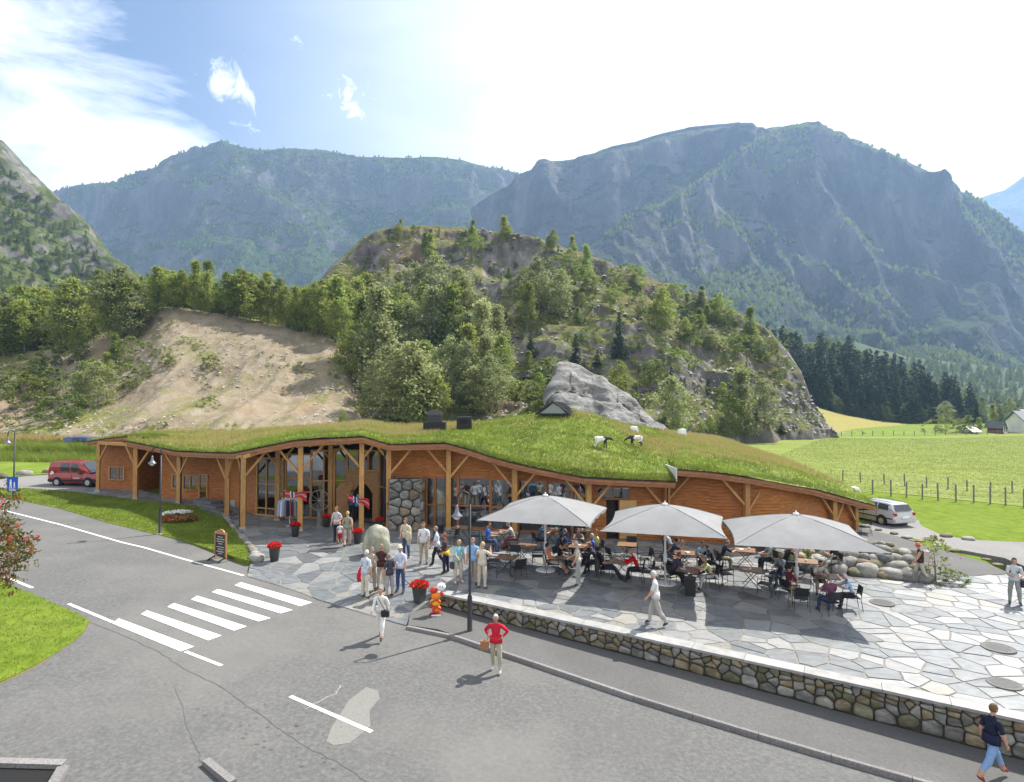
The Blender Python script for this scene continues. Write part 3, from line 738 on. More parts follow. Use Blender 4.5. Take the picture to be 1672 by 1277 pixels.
LK = {'birch': 'green birch in the dense knoll wood', 'willow': 'grey green tree in the dense knoll wood', 'spruce': 'small dark spruce among the knoll trees', 'bush': 'bush growing among the knoll rocks'}
scatter('knoll', [(560, 575), (575, 660), (600, 700), (700, 708), (800, 690), (830, 620), (800, 540), (700, 500), (600, 500), (560, 540)], 42, ['birch', 'willow', 'willow'], (65, 110), LK, G1, 1.1, 13)
LU = {'birch': 'small birch rooted among rocks on the upper knoll', 'willow': 'small grey green tree rooted among rocks on the upper knoll', 'spruce': 'small spruce rooted among rocks on the upper knoll', 'bush': 'low bush rooted among rocks on the upper knoll'}
scatter('knoll', [(640, 385), (700, 420), (760, 440), (850, 500), (950, 540), (1060, 560), (1240, 600), (1300, 620), (1262, 556), (1200, 516), (1060, 468), (980, 432), (860, 396), (750, 384)], 62, ['birch', 'birch', 'bush', 'bush', 'willow'], (16, 42), LU, G1, 1.3, 9)
LM = {'birch': 'small birch on the broken rock face of the knoll', 'willow': 'small grey green tree on the broken rock face of the knoll', 'spruce': 'small spruce on the broken rock face of the knoll', 'bush': 'bush on the broken rock face of the knoll'}
scatter('knoll', [(820, 560), (830, 690), (900, 700), (1100, 712), (1300, 712), (1290, 640), (1100, 570), (950, 550)], 38, ['birch', 'bush', 'bush', 'spruce'], (16, 44), LM, G1, 1.3, 11)
LB = {'birch': 'birch in the tree row topping the gravel bank', 'willow': 'grey green tree in the row topping the gravel bank'}
scatter('sand', [(215, 526), (270, 508), (350, 516), (480, 541), (560, 566), (560, 560), (480, 534), (350, 508), (270, 503), (215, 520)], 34, ['birch'], (62, 84), LB, 'trees behind the gravel bank', 1., 5)
for x in range(240, 570, 8):
    y0 = np.interp(x, [230, 285, 420, 480, 560], [520, 504, 519, 536, 560])
    p = hit('sand', x, y0 + 3)
    if p is None: continue
    for r_ in range(2):
        q = p + Vector((rnd.uniform(-1, 1), 5 + 9 * r_ + rnd.uniform(0, 5), -.5)); top = np.interp(x, [230, 300, 330, 400, 470, 560], [440, 458, 472, 482, 470, 455]) + rnd.uniform(-4, 18)
        tree('birch', q, max(3, topz(x, top, q) - q.z), zone(LB['birch'], x, 'sand'), 'trees behind the gravel bank', 1.1)
LC = {'birch': 'birch in the wood left of the gravel bank', 'willow': 'grey green tree in the wood left of the gravel bank', 'bush': 'bush on the overgrown left end of the gravel bank'}
scatter('sand', [(-60, 585), (60, 580), (130, 570), (215, 555), (225, 530), (120, 560), (0, 574), (-60, 580)], 26, ['birch', 'willow'], (70, 118), LC, 'trees left of the gravel bank', 1.1, 8)
for x in range(-70, 250, 11):
    p = hit('sand', x, np.interp(x, [-70, 0, 60, 120, 180, 230], [589, 582, 576, 566, 550, 530]))
    if p is None: continue
    q = p + Vector((0, rnd.uniform(8, 20), -.5)); top = np.interp(x, [-70, 0, 50, 110, 160, 240], [470, 470, 490, 452, 448, 450]) + rnd.uniform(-6, 14)
    tree('birch', q, max(3, topz(x, top, q) - q.z), zone(LC['birch'], x, 'sand'), 'trees left of the gravel bank', 1.15)
for px, b_, t_, k in ((160, 665, 590, 'willow'), (130, 668, 605, 'willow'), (190, 600, 545, 'birch'), (130, 590, 536, 'birch'), (195, 640, 590, 'bush'), (55, 665, 612, 'bush'), (85, 640, 600, 'bush'), (30, 640, 600, 'bush'), (175, 625, 575, 'birch'), (90, 600, 560, 'bush'), (215, 590, 550, 'bush'), (5, 650, 615, 'bush'), (60, 620, 585, 'bush'), (150, 630, 585, 'bush'), (110, 690, 640, 'bush')):
    treepx('sand', k, px, b_, t_, {'willow': 'grey green shrub tree on the overgrown left end of the gravel bank', 'birch': 'birch on the overgrown left end of the gravel bank', 'bush': 'bush on the overgrown left end of the gravel bank'}[k] + ', %s %s' % ('upper' if b_ < 606 else 'middle' if b_ < 645 else 'lower', 'far left' if px < 45 else 'left side' if px < 100 else 'centre' if px < 155 else 'right side'), 'trees left of the gravel bank', 1.25)
for px, b_, t_ in ((345, 605, 580), (275, 600, 578), (235, 612, 595), (270, 583, 567), (340, 665, 648), (45, 708, 694), (96, 700, 686), (250, 700, 694), (270, 698, 688), (300, 560, 548), (15, 700, 680), (490, 600, 590), (560, 690, 670), (70, 680, 665)):
    treepx('sand', 'bush', px, b_, t_, 'small green shrub on the bare gravel slope, %s, %s' % ('high up' if b_ < 600 else 'half way down' if b_ < 670 else 'at the foot', 'left' if px < 150 else 'centre left' if px < 260 else 'centre' if px < 330 else 'centre right' if px < 450 else 'right'), 'shrubs on the gravel bank', 1.2)

# far woods: one mass
def wood_mass(name, which, poly, n, hpx, kinds, step=1.):
    Vs = []; Fs = []; off = 0; xs = [p[0] for p in poly]; ys = [p[1] for p in poly]; c = 0
    low = {}
    for k in set(kinds):
        low[k] = []
        for cr, tk in B[k][:3]:
            v = np.empty(len(cr.vertices) * 3, dtype=np.float32); cr.vertices.foreach_get('co', v); v = v.reshape(-1, 4, 3)
            sel = rng.permutation(len(v))[:int(len(v) * step)]; v = v[sel]; ctr = v.mean(1, keepdims=True); v = ctr + (v - ctr) * (1 / max(step, .05)) ** .45
            low[k].append(v)
    t = 0
    while c < n and t < n * 20:
        t += 1; x = rnd.uniform(min(xs), max(xs)); y = rnd.uniform(min(ys), max(ys))
        if not inpoly(x, y, poly): continue
        p = hit(which, x, y)
        if p is None: continue
        c += 1; k = rnd.choice(kinds(x, y) if callable(kinds) else kinds)
        v = rnd.choice(low[k]); H = rnd.uniform(*hpx) * p.y / 1000 * (.75 if k != 'spruce' else 1.15)
        a = rnd.uniform(0, 6.28); ca, sa = math.cos(a), math.sin(a); M3 = np.array([[ca, -sa, 0], [sa, ca, 0], [0, 0, 1]])
        W = (v @ M3.T) * np.array([H * 1.15, H * 1.15, H]) + np.array(p) - np.array([0, 0, .05 * H])
        Vs.append(W.reshape(-1, 3))
    V = np.concatenate(Vs); return V
def mass_obj(name, V, m, label):
    o = obj(name, npmesh(name, V, np.arange(len(V)).reshape(-1, 4), m)); o['kind'] = 'stuff'; o['label'] = label; return o
M_spr2 = mat('spruce_mass', [(.018, .034, .016), (.03, .052, .022), (.05, .075, .032)], scale=.12, rough=.8, trans=.1, coord='World')
M_dec2 = mat('deciduous_mass', [(.10, .135, .035), (.15, .19, .05), (.21, .25, .085)], scale=.1, rough=.7, trans=.35, coord='World')
wp = [(1270, 562), (1330, 566), (1400, 586), (1450, 610), (1500, 630), (1560, 650), (1620, 668), (1672, 672), (1690, 696), (1550, 694), (1450, 690), (1380, 678), (1325, 664), (1200, 690), (1180, 560)]
mass_obj('spruce_wood', wood_mass('spruce_wood', 'wood', [(1240, 600), (1400, 625), (1520, 665), (1600, 692), (1450, 690), (1380, 678), (1325, 664), (1200, 690)], 320, (45, 75), ['spruce'], .5), M_spr2, 'dark spruce wood on the spur right of the knoll')
mass_obj('deciduous_wood', wood_mass('deciduous_wood', 'wood', wp, 620, (24, 40), ['birch', 'willow'], .3), M_dec2, 'light green wood on the spur right of the knoll')
mass_obj('valley_wood', wood_mass('valley_wood', 'tal', [(1320, 575), (1480, 590), (1690, 610), (1690, 662), (1600, 664), (1450, 620), (1330, 590)], 520, (9, 20), ['birch', 'willow', 'spruce'], .16), M_dec2, 'woodland at the foot of the cliff mountain')
mass_obj('hillside_wood', wood_mass('hillside_wood', 'left', [(-10, 262), (70, 330), (130, 375), (215, 470), (250, 540), (250, 600), (-30, 600), (-30, 262)], 620, (9, 24), ['birch', 'willow'], .22), M_dec2, 'scattered woodland on the steep left mountainside')
_fp = [(560, 480), (600, 410), (690, 378), (860, 392), (1060, 465), (1250, 545), (1315, 640), (1340, 712), (900, 712), (600, 712), (560, 600)]
mass_obj('undergrowth', wood_mass('undergrowth', 'knoll', _fp, 480, (8, 24), ['bush', 'birch'], .3), M_dec2, 'low scrub and heather covering the ledges of the knoll')
mass_obj('undergrowth', wood_mass('undergrowth', 'sand', [(-60, 700), (-60, 590), (230, 540), (215, 600), (120, 690)], 130, (8, 20), ['bush'], .3), M_dec2, 'low scrub on the overgrown left end of the gravel bank')
# tiny tree shapes on the far mountains, four facets each
def far_trees(name, G, n, h, m, label, vmin=.0, thr=.0, seed=0, lim=None):
    g = np.random.default_rng(seed); nv, nu = G.shape[:2]
    i = g.integers(1, nv - 8, n * 3); j = g.integers(0, nu - 1, n * 3); a = g.random((n * 3, 1)); b = g.random((n * 3, 1))
    P = G[i, j] * (1 - a) * (1 - b) + G[i, j + 1] * a * (1 - b) + G[i + 1, j] * (1 - a) * b + G[i + 1, j + 1] * a * b
    e1 = G[i + 1, j] - G[i, j]; e2 = G[i, j + 1] - G[i, j]; N = np.cross(e2, e1); N /= np.linalg.norm(N, axis=1, keepdims=True) + 1e-9
    dens = fbm(P * .006, 5) + np.abs(N[:, 2]) * .5 - .05
    ok = dens > thr; P = P[ok][:n]; n = len(P)
    H = (h * g.uniform(.6, 1.3, n))[:, None]; W = H * .38
    th = g.uniform(0, 6.28, n); V = np.zeros((n, 2, 4, 3))
    for k in range(2):
        dx = np.stack([np.cos(th + k * 1.57), np.sin(th + k * 1.57), 0 * th], 1)
        V[:, k, 0] = P - [0, 0, 1] * H * .1; V[:, k, 1] = P + dx * W + [0, 0, .45] * H; V[:, k, 2] = P + [0, 0, 1] * H; V[:, k, 3] = P - dx * W + [0, 0, .45] * H
    return mass_obj(name, V.reshape(-1, 3), m, label)
far_trees('far_wood', G_far, 7000, 7, M_dec2, 'wood covering the far blue mountain', thr=.05, seed=1)
far_trees('cliff_wood', G_big, 5000, 7, M_dec2, 'wood clinging to the cliff mountain', thr=.2, seed=2)

def scree(name, G, n, smin, smax, m, label, seed=0, lo=4, parent=None):
    g = np.random.default_rng(seed); nv, nu = G.shape[:2]; i = g.integers(lo, nv - 20, n); j = g.integers(0, nu - 1, n); P = G[i, j] + g.normal(size=(n, 3)) * .2
    k = fbm(P * .12, 4) + g.random(n) * .5 > .1; P = P[k]; n = len(P); s = (g.uniform(smin, smax, n) * g.random(n) ** 1.5 + smin)[:, None]
    O = np.array([(1, 0, 0), (0, 1, 0), (-1, 0, 0), (0, -1, 0), (0, 0, .8)], float); V = P[:, None, :] + O[None] * s[:, None] * g.uniform(.6, 1.3, (n, 5, 1)); b = (np.arange(n) * 5)[:, None, None]
    F = (np.array([(0, 1, 4), (1, 2, 4), (2, 3, 4), (3, 0, 4)])[None] + b).reshape(-1, 3)
    o = obj(name, npmesh(name, V.reshape(-1, 3), F, m)); o['kind'] = 'stuff'; o['label'] = label
M_scr = mat('scree_stone', [(.16, .145, .125), (.28, .26, .23), (.38, .36, .32)], scale=2, coord='World', rough=.9)
scree('gravel', G_sand, 9000, .05, .28, M_scr, 'loose stones strewn over the gravel bank', 1)
scree('scree', G_knoll, 5000, .12, .7, mat('knoll_scree', [(.09, .085, .08), (.19, .18, .165), (.30, .285, .26)], scale=1, coord='World', rough=.9), 'broken rocks on the ledges of the knoll', 2)
gp_ = [(300, 545), (345, 560), (355, 605), (330, 600)], [(330, 600), (352, 650), (342, 665), (322, 615)], [(400, 560), (480, 590), (500, 610), (440, 600)], [(540, 570), (560, 590), (556, 640), (530, 610)], [(240, 545), (262, 520), (300, 530), (262, 560)], [(90, 700), (240, 690), (560, 700), (560, 708), (90, 712)], [(225, 560), (300, 575), (290, 600), (225, 600)]
for q_, n_ in zip(gp_, (26, 18, 24, 14, 20, 60, 24)):
    mass_obj('scrub', wood_mass('scrub', 'sand', q_, n_, (3, 9), ['bush'], .25), M_bush, 'thin patch of weeds on the gravel bank')
# ------------------------------------------------------------------ terrace of irregular flagstones
def clip(poly, a, n):
    """keep the side where (p-a).n <= 0"""
    out = []; k = len(poly)
    for i in range(k):
        p, q = poly[i], poly[(i + 1) % k]; dp = (p[0] - a[0]) * n[0] + (p[1] - a[1]) * n[1]; dq = (q[0] - a[0]) * n[0] + (q[1] - a[1]) * n[1]
        if dp <= 0: out.append(p)
        if dp * dq < 0: t = dp / (dp - dq); out.append((p[0] + (q[0] - p[0]) * t, p[1] + (q[1] - p[1]) * t))
    return out
def voronoi(sites, rad, gap):
    grid = {}
    for i, (x, y) in enumerate(sites): grid.setdefault((int(x // rad), int(y // rad)), []).append(i)
    cells = []
    for i, (x, y) in enumerate(sites):
        poly = [(x - rad, y - rad), (x + rad, y - rad), (x + rad, y + rad), (x - rad, y + rad)]
        gx, gy = int(x // rad), int(y // rad)
        nb = sorted(((sites[j][0] - x) ** 2 + (sites[j][1] - y) ** 2, j) for a in (-2, -1, 0, 1, 2) for b in (-2, -1, 0, 1, 2) for j in grid.get((gx + a, gy + b), []) if j != i)
        for d2, j in nb[:18]:
            d = math.sqrt(d2); nx, ny = (sites[j][0] - x) / d, (sites[j][1] - y) / d; h = d / 2 - gap / 2
            poly = clip(poly, (x + nx * h, y + ny * h), (nx, ny))
            if len(poly) < 3: break
        cells.append(poly)
    return cells
def chaikin(p, k=.22):
    out = []; n = len(p)
    for i in range(n):
        a, b = p[i], p[(i + 1) % n]
        out += [(a[0] + (b[0] - a[0]) * k, a[1] + (b[1] - a[1]) * k), (a[0] + (b[0] - a[0]) * (1 - k), a[1] + (b[1] - a[1]) * (1 - k))]
    return out
def area(p): return abs(sum(p[i][0] * p[(i + 1) % len(p)][1] - p[(i + 1) % len(p)][0] * p[i][1] for i in range(len(p)))) / 2

Wpx = [(161, 797), (219, 801), (261, 812), (337, 818), (367, 821), (417, 841), (462, 847), (507, 847), (539, 847), (612, 851), (634, 860), (688, 861), (800, 866), (900, 872), (962, 880), (1039, 881), (1094, 882), (1220, 891), (1275, 891), (1401, 866)]
Wxy = [tuple(gp(a, b, P0))[:2] for a, b in Wpx]
terr_poly = ([(p[0], p[1]) for p in pe] + [fromsq(-.3, -1.2), fromsq(0, .40)] + [fromsq(s, .40) for s in (5, 10, 15, 20, 25, 29)]
             + gpoly([(2300, 962), (1672, 937), (1581, 936), (1500, 948), (1330, 945), (1262, 925), (1262, 893)], P0)
             + [(x, y + .5) for x, y in Wxy[17::-1]] + lawn_up_xy[8::-1][0:0] + gpoly([(125, 802), (125, 804), (176, 811), (221, 817), (276, 821), (326, 827), (364, 843), (372, 856), (402, 891), (414, 911), (408, 917), (404, 930)], P0))
# clean duplicates
tp = []
for p in terr_poly:
    if not tp or (Vector(p) - Vector(tp[-1])).length > .05: tp.append(p)
terr_poly = tp
if sum(terr_poly[i][0] * terr_poly[(i + 1) % len(terr_poly)][1] - terr_poly[(i + 1) % len(terr_poly)][0] * terr_poly[i][1] for i in range(len(terr_poly))) < 0: terr_poly = terr_poly[::-1]
M_joint = mat('terrace_joint', [(.16, .15, .13), (.22, .21, .185), (.12, .115, .10)], scale=6, detail=7, rough=.95, coord='World', bump=.4, bscale=60, bdist=.01)
def htp(x, y):      # plaza surface: follows the road level along the road edge, the terrace elsewhere
    s, q = sq(x, y)
    if s > -.1: return P0(x, y) if q > -.05 else P0(x, y) - drop(s)
    return hgt(x, y)
tb = sheet('terrace', terr_poly, htp, .012, M_joint, .9)
M_slate = [mat('slate_%s' % n, c, scale=2.4, detail=10, rough=r, bump=.45, bscale=22, bdist=.012, rand=.10, spec=.5, stretch=(1, 2.2, 1), rz=.5) for n, c, r in
           (('grey', [(.09, .098, .105), (.135, .145, .15), (.18, .19, .192)], .42), ('pale', [(.165, .17, .168), (.21, .212, .21), (.26, .257, .25)], .45), ('dark', [(.08, .087, .095), (.115, .123, .132), (.155, .163, .17)], .42), ('tan', [(.18, .172, .15), (.235, .225, .205)], .58))]
ang = R(-24); ca, sa = math.cos(ang), math.sin(ang); sites = []
y = -40
row = 0
while y < 46:
    x = -50
    dyr = rnd.uniform(.38, .72)
    while x < 50:
        wx = rnd.uniform(.5, 1.4)
        X = (x + (row % 2) * .5 + rnd.uniform(-.2, .2)); Y = y + rnd.uniform(-.27, .27)
        wxp, wyp = X * ca - Y * sa, X * sa + Y * ca + 27
        if -35 < wxp < 42 and rnd.random() > .1: sites.append((wxp * 1.0, wyp))
        x += wx
    y += dyr; row += 1
nP = len(terr_poly)
def near_region(x, y, m=.9):
    if inpoly(x, y, terr_poly): return True
    return False
sites = [s_ for s_ in sites if min(p[0] for p in terr_poly) - 2 < s_[0] < max(p[0] for p in terr_poly) + 2 and min(p[1] for p in terr_poly) - 2 < s_[1] < max(p[1] for p in terr_poly) + 2]
keep = [i for i, s_ in enumerate(sites) if inpoly(s_[0], s_[1], terr_poly)]
cells = voronoi(sites, 1.9, .045)
stones = []
for i in keep:
    c = cells[i]
    if len(c) < 3: continue
    cx, cy = sites[i]
    for k in range(nP):
        a = terr_poly[k]; b = terr_poly[(k + 1) % nP]; dx, dy = b[0] - a[0], b[1] - a[1]; L_ = math.hypot(dx, dy)
        if L_ < 1e-6: continue
        nx, ny = dy / L_, -dx / L_
        t = ((cx - a[0]) * dx + (cy - a[1]) * dy) / L_ / L_; d = (cx - a[0]) * nx + (cy - a[1]) * ny
        if -.6 / L_ < t < 1 + .6 / L_ and -1.9 < d < 0: c = clip(c, a, (nx, ny))
        if len(c) < 3: break
    if len(c) < 3 or area(c) < .04: continue
    stones.append(c)
def scr_area(c):
    P = []
    for x, y in c:
        z = P0(x, y); P.append((x / y, (z - CAMZ) / y))
    if any(abs(p[0]) > .86 or y < 5 for p in P) or min(p[1] for p in P) < -.66: return 0
    return area(P)
stones.sort(key=scr_area, reverse=True)
mr_ = MB()
for k, c in enumerate(stones):
    dz = .012 + rnd.uniform(.008, .022); tx, ty = rnd.uniform(-.004, .004), rnd.uniform(-.004, .004)
    cx = sum(p[0] for p in c) / len(c); cy = sum(p[1] for p in c) / len(c)
    # break straight edges a little
    c2 = []
    for i in range(len(c)):
        a, b = c[i], c[(i + 1) % len(c)]; c2.append(a)
        L_ = math.hypot(b[0] - a[0], b[1] - a[1])
        if L_ > .35:
            w = rnd.uniform(-.03, .012); c2.append(((a[0] + b[0]) / 2 + (b[1] - a[1]) / L_ * w, (a[1] + b[1]) / 2 - (b[0] - a[0]) / L_ * w))
    c = [(cx + (p[0] - cx) * .985 , cy + (p[1] - cy) * .985) for p in c2]
    z = lambda x, y: htp(x, y) + dz + (x - cx) * tx + (y - cy) * ty
    top = [(x, y, z(x, y)) for x, y in c]; n = len(top)
    out = [(cx + (x - cx) * 1.012, cy + (y - cy) * 1.012, zz - dz - .01) for x, y, zz in top]
    vs = top + out; fs = [tuple(range(n))] + [(i, n + i, n + (i + 1) % n, (i + 1) % n) for i in range(n)]
    r = rnd.random(); s_, q_ = sq(cx, cy)
    mi = 0 if r < .45 else 1 if r < .78 else 2 if r < .83 else 3 if r < .92 else 0
    if k < 300:
        mb = MB(); mb.add([(x - cx, y - cy, zz) for x, y, zz in vs], fs); mb.build('flagstone', M_slate[mi], tb, loc=(cx, cy, 0))
    else: mr_.add(vs, fs, mi)
o = mr_.build('flagstones', M_slate, tb); o['kind'] = 'stuff'

# ------------------------------------------------------------------ fieldstone walls
M_field = [mat('fieldstone_%s' % n, c, scale=3.2, detail=9, rough=.9, bump=.7, bscale=9, bdist=.03, rand=.2, spec=.25, stretch=(1, 1, 2), big=(2.6, bg, .6, .5, .62)) for n, c, bg in
           (('grey', [(.10, .097, .088), (.17, .165, .15), (.26, .25, .235)], (.09, .088, .065)), ('tan', [(.13, .10, .06), (.21, .17, .11), (.30, .26, .19)], (.14, .10, .055)), ('pale', [(.17, .165, .15), (.26, .25, .23), (.36, .35, .32)], (.22, .2, .15)), ('moss', [(.09, .088, .055), (.15, .14, .09), (.22, .21, .155)], (.09, .10, .04)))]
M_gapm = mat('wall_gap', [(.035, .032, .026), (.065, .06, .048)], scale=12, coord='World', rough=1)
def stone_face(cells, place, parent, bulge=.09, name='stone', pick=None):
    """cells in a 2-D plane; place(u,v,out)->xyz"""
    for c in cells:
        if len(c) < 3 or area(c) < .004: continue
        cx = sum(p[0] for p in c) / len(c); cy = sum(p[1] for p in c) / len(c)
        c = chaikin(c, rnd.uniform(.10, .18)); n = len(c); A = math.sqrt(area(c)); bu = min(bulge, A * .22) * rnd.uniform(.5, 1.25); tl = rnd.uniform(-.25, .25), rnd.uniform(-.25, .25)
        rings = ((1.0, -.04), (.985, bu * .25), (.86, bu * .72), (.5, bu * 1.0)); vs = []; fs = []
        org = Vector(place(cx, cy, 0))
        for j, (k, o) in enumerate(rings):
            for x, y in c:
                ox = (x - cx) * k; oy = (y - cy) * k
                w = o * (1 + .25 * math.sin(ox * 31 + cx * 17) * (j > 1)) + (ox * tl[0] + oy * tl[1]) * (j > 0)
                vs.append(Vector(place(cx + ox, cy + oy, w)) - org)
        vs.append(Vector(place(cx, cy, bu * 1.04)) - org); e = len(vs) - 1
        for j in range(3):
            for i in range(n): fs.append((j * n + i, j * n + (i + 1) % n, (j + 1) * n + (i + 1) % n, (j + 1) * n + i))
        for i in range(n): fs.append((3 * n + i, 3 * n + (i + 1) % n, e))
        m = MB(); m.add(vs, fs); m.build(name, rnd.choice(pick or M_field), parent, smooth=True, loc=org)
wall = thing('stone_wall', '', '', group=None); wall['label'] = 'long low fieldstone retaining wall with pale coping below the terrace'; wall['category'] = 'wall'
SEND = 24.0
# heights: bottom at the sidewalk, top under the coping
def wz(s, t):   # t metres above the sidewalk
    x, y = fromsq(s, 0); return P0(x, y) - drop(s) + .12 + t
def wh(s): return drop(s) - .12 - .07
wsites = []; s = -.25
sc_ = []
cl = []
s = 0.0
while s < SEND:
    H = wh(s); z = 0; w = rnd.uniform(.34, .62); big = True; zz = 0
    # one column of stones, large at the bottom, small on top
    hb = rnd.uniform(.40, .58) * min(H, 1.0)
    wsites.append((s + w / 2, hb / 2)); t = hb
    while t < H - .05:
        h = rnd.uniform(.11, .2); k = max(1, int(round(w / rnd.uniform(.22, .36))))
        for j in range(k): wsites.append((s + (j + .5) * w / k + rnd.uniform(-.04, .04), t + h / 2 + rnd.uniform(-.03, .03)))
        t += h
    s += w
wc = voronoi(wsites, .62, .03)
cl = []
for c, st in zip(wc, wsites):
    c = clip(c, (0, 0), (0, -1)); 
    if len(c) >= 3: c = clip(c, (0, wh(st[0]) + .0), (0, 1))
    if len(c) >= 3: c = clip(c, (0.02, 0), (-1, 0))
    if len(c) >= 3: c = clip(c, (SEND, 0), (1, 0))
    if len(c) >= 3: cl.append(c)
def wplace(u, v, o):
    x, y = fromsq(u, .02 + .03 * (v < .3) - o); return (x, y, wz(u, v))
cl.sort(key=lambda c: c[0][0])
stone_face(cl[:330], wplace, wall, .10)
# the left end face
es = [(u, v) for u in (.1, .3) for v in (.12, .3, .44)]
ec = [clip(clip(clip(clip(c, (0, 0), (-1, 0)), (.4, 0), (1, 0)), (0, 0), (0, -1)) or [(0, 0)] * 3, (0, wh(0)), (0, 1)) for c in voronoi([(a + rnd.uniform(-.04, .04), b) for a, b in es], .4, .03)]
stone_face([c for c in ec if len(c) > 2], lambda u, v, o: (*fromsq(0 - o, .4 - u), wz(0, v)), wall, .06)
mb = MB()
for i in range(24):
    s0, s1 = i * 1.0, i * 1.0 + 1.0
    for a in (0,):
        v = []
        for s in (s0, s1):
            for q in (.06, .42):
                x, y = fromsq(s + (.03 if s == 0 else 0), q); v += [(x, y, wz(s, -.4)), (x, y, wz(s, wh(s) - .002))]
        mb.add(v, [(0, 4, 5, 1), (1, 5, 7, 3), (2, 3, 7, 6), (0, 1, 3, 2), (4, 6, 7, 5)])
mb.build('core', M_gapm, wall)
M_cope = mat('coping_slate', [(.21, .21, .205), (.27, .265, .255), (.32, .315, .305)], scale=3, detail=9, rough=.6, bump=.3, bscale=30, bdist=.01, rand=.1, spec=.4)
s = -.06
while s < SEND:
    Lc = rnd.uniform(1.1, 2.2); e = min(SEND, s + Lc); mb = MB(); v = []
    for ss_ in (s + .006, (s + e) / 2, e - .006):
        for q in (-.07, .43):
            x, y = fromsq(ss_, q + rnd.uniform(-.008, .008)); zt = P0(*fromsq(ss_, .2)) + .028; v += [(x, y, zt - .075), (x, y, zt)]
    fs = [(1, 3, 7, 5), (5, 7, 11, 9), (0, 1, 5, 4), (4, 5, 9, 8), (0, 2, 3, 1), (8, 9, 11, 10), (2, 6, 7, 3), (6, 10, 11, 7), (0, 4, 6, 2), (4, 8, 10, 6)]
    mb.add(v, fs); mb.build('coping_slab', M_cope, wall); s = e

def rock_mesh(name, seed, sub=2, amp=.28, sq_=.75):
    bm = bmesh.new(); bmesh.ops.create_icosphere(bm, subdivisions=sub, radius=.5)
    co = np.array([v.co[:] for v in bm.verts]); n = fbm(co * 2.2 + seed * 13, 4) * amp + fbm(co * 6 + seed, 3) * amp * .3
    co2 = co * (1 + n[:, None]); co2 = np.sign(co2) * np.abs(co2 * 2) ** .85 / 2
    for v, c in zip(bm.verts, co2): v.co = c
    me = bpy.data.meshes.new(name); bm.to_mesh(me); bm.free(); me.materials.append(M_field[seed % 4]); me.polygons.foreach_set('use_smooth', [True] * len(me.polygons)); return me
rocks = [rock_mesh('boulder', s_) for s_ in range(8)]
bank = thing('boulder_bank', 'bank of rounded grey boulders behind the terrace by the driveway', 'rock wall')
base_l = [(1262, 900), (1285, 925), (1330, 936), (1380, 940), (1420, 943), (1455, 947), (1500, 951), (1540, 956)]
top_l = [(1262, 884), (1300, 880), (1340, 884), (1380, 886), (1420, 889), (1455, 893), (1500, 899), (1530, 915)]
def pl(L_, x): return float(np.interp(x, [p[0] for p in L_], [p[1] for p in L_]))
for r_ in range(5):
    px = 1262 + rnd.uniform(0, 8)
    while px < 1530 - r_ * 6:
        p = gp(px, pl(base_l, px), P0); sz = rnd.uniform(.42, .85) * (1.1 - r_ * .07)
        z = r_ * .26; o = obj('boulder', rnd.choice(rocks), bank, (p.x + rnd.uniform(-.1, .1), p.y + r_ * .42 + rnd.uniform(-.1, .1) + .3, p.z + z + sz * .2))
        o.scale = (sz * rnd.uniform(.9, 1.4), sz, sz * rnd.uniform(.6, .85)); o.rotation_euler = (rnd.uniform(-.2, .2), rnd.uniform(-.2, .2), rnd.uniform(0, 6.28))
        px += sz * 31 * rnd.uniform(.85, 1.15)
mb = MB(); vs = []
for px in range(1262, 1540, 12):
    p = gp(px, pl(base_l, px), P0); vs += [(p.x, p.y + .3, p.z), (p.x, p.y + 1.6, p.z + 1.05), (p.x, p.y + 3.0, P0(p.x, p.y) + .75), (p.x, p.y + 5.5, P0(p.x, p.y + 5.5))]
n = len(vs) // 4
mb.add(vs, [(4 * i + j, 4 * i + 4 + j, 4 * i + 5 + j, 4 * i + 1 + j) for i in range(n - 1) for j in range(3)]); mb.build('soil', mat('bank_soil', [(.09, .075, .05), (.15, .13, .09)], scale=5, coord='World', rough=1), bank)
# row of stones along the lawn edge by the plaza, and along the driveways
row_ = thing('edging_stones', 'row of small rounded stones edging the lawn beside the plaza', 'stone edging')
el_ = gpoly([(345, 829), (366, 843), (374, 856), (402, 889), (412, 905), (417, 916)], P0)
for i in range(len(el_) - 1):
    a, b = Vector(el_[i]), Vector(el_[i + 1]); k = int((b - a).length / .36)
    for j in range(k):
        p = a.lerp(b, j / k); sz = rnd.uniform(.26, .42); o = obj('stone', rnd.choice(rocks), row_, (p.x + .1, p.y, P0(p.x, p.y) + .05)); o.scale = (sz, sz, sz * .6); o.rotation_euler.z = rnd.uniform(0, 6)
p = gz(419, 917); o = obj('boulder', rocks[2], None, (p.x, p.y, p.z + .14)); o.scale = (.75, .55, .5); tag(o, 'pale rounded boulder at the lawn corner beside the plaza', 'boulder')
def edge_row(pts, label, step=1.0, sz=(.5, 1.0), flat=.6):
    t = thing('edging_stones', label, 'stone edging'); L_ = gpoly(pts, P0)
    for i in range(len(L_) - 1):
        a, b = Vector(L_[i]), Vector(L_[i + 1]); k = max(1, int((b - a).length / step))
        for j in range(k):
            p = a.lerp(b, j / k); s_ = rnd.uniform(*sz); o = obj('stone', rnd.choice(rocks), t, (p.x, p.y, P0(p.x, p.y) + .08)); o.scale = (s_ * 1.3, s_, s_ * flat); o.rotation_euler.z = rnd.uniform(-.4, .4)
edge_row([(-60, 789), (0, 780), (40, 776), (83, 772), (125, 769), (158, 766)], 'line of pale boulders along the far side of the left driveway', 1.0, (.7, 1.1), .75)
edge_row([(1410, 861), (1460, 873), (1504, 886), (1560, 901), (1610, 916), (1650, 934)], 'line of low stones between the two strips of tarmac', .9, (.25, .5), .4)
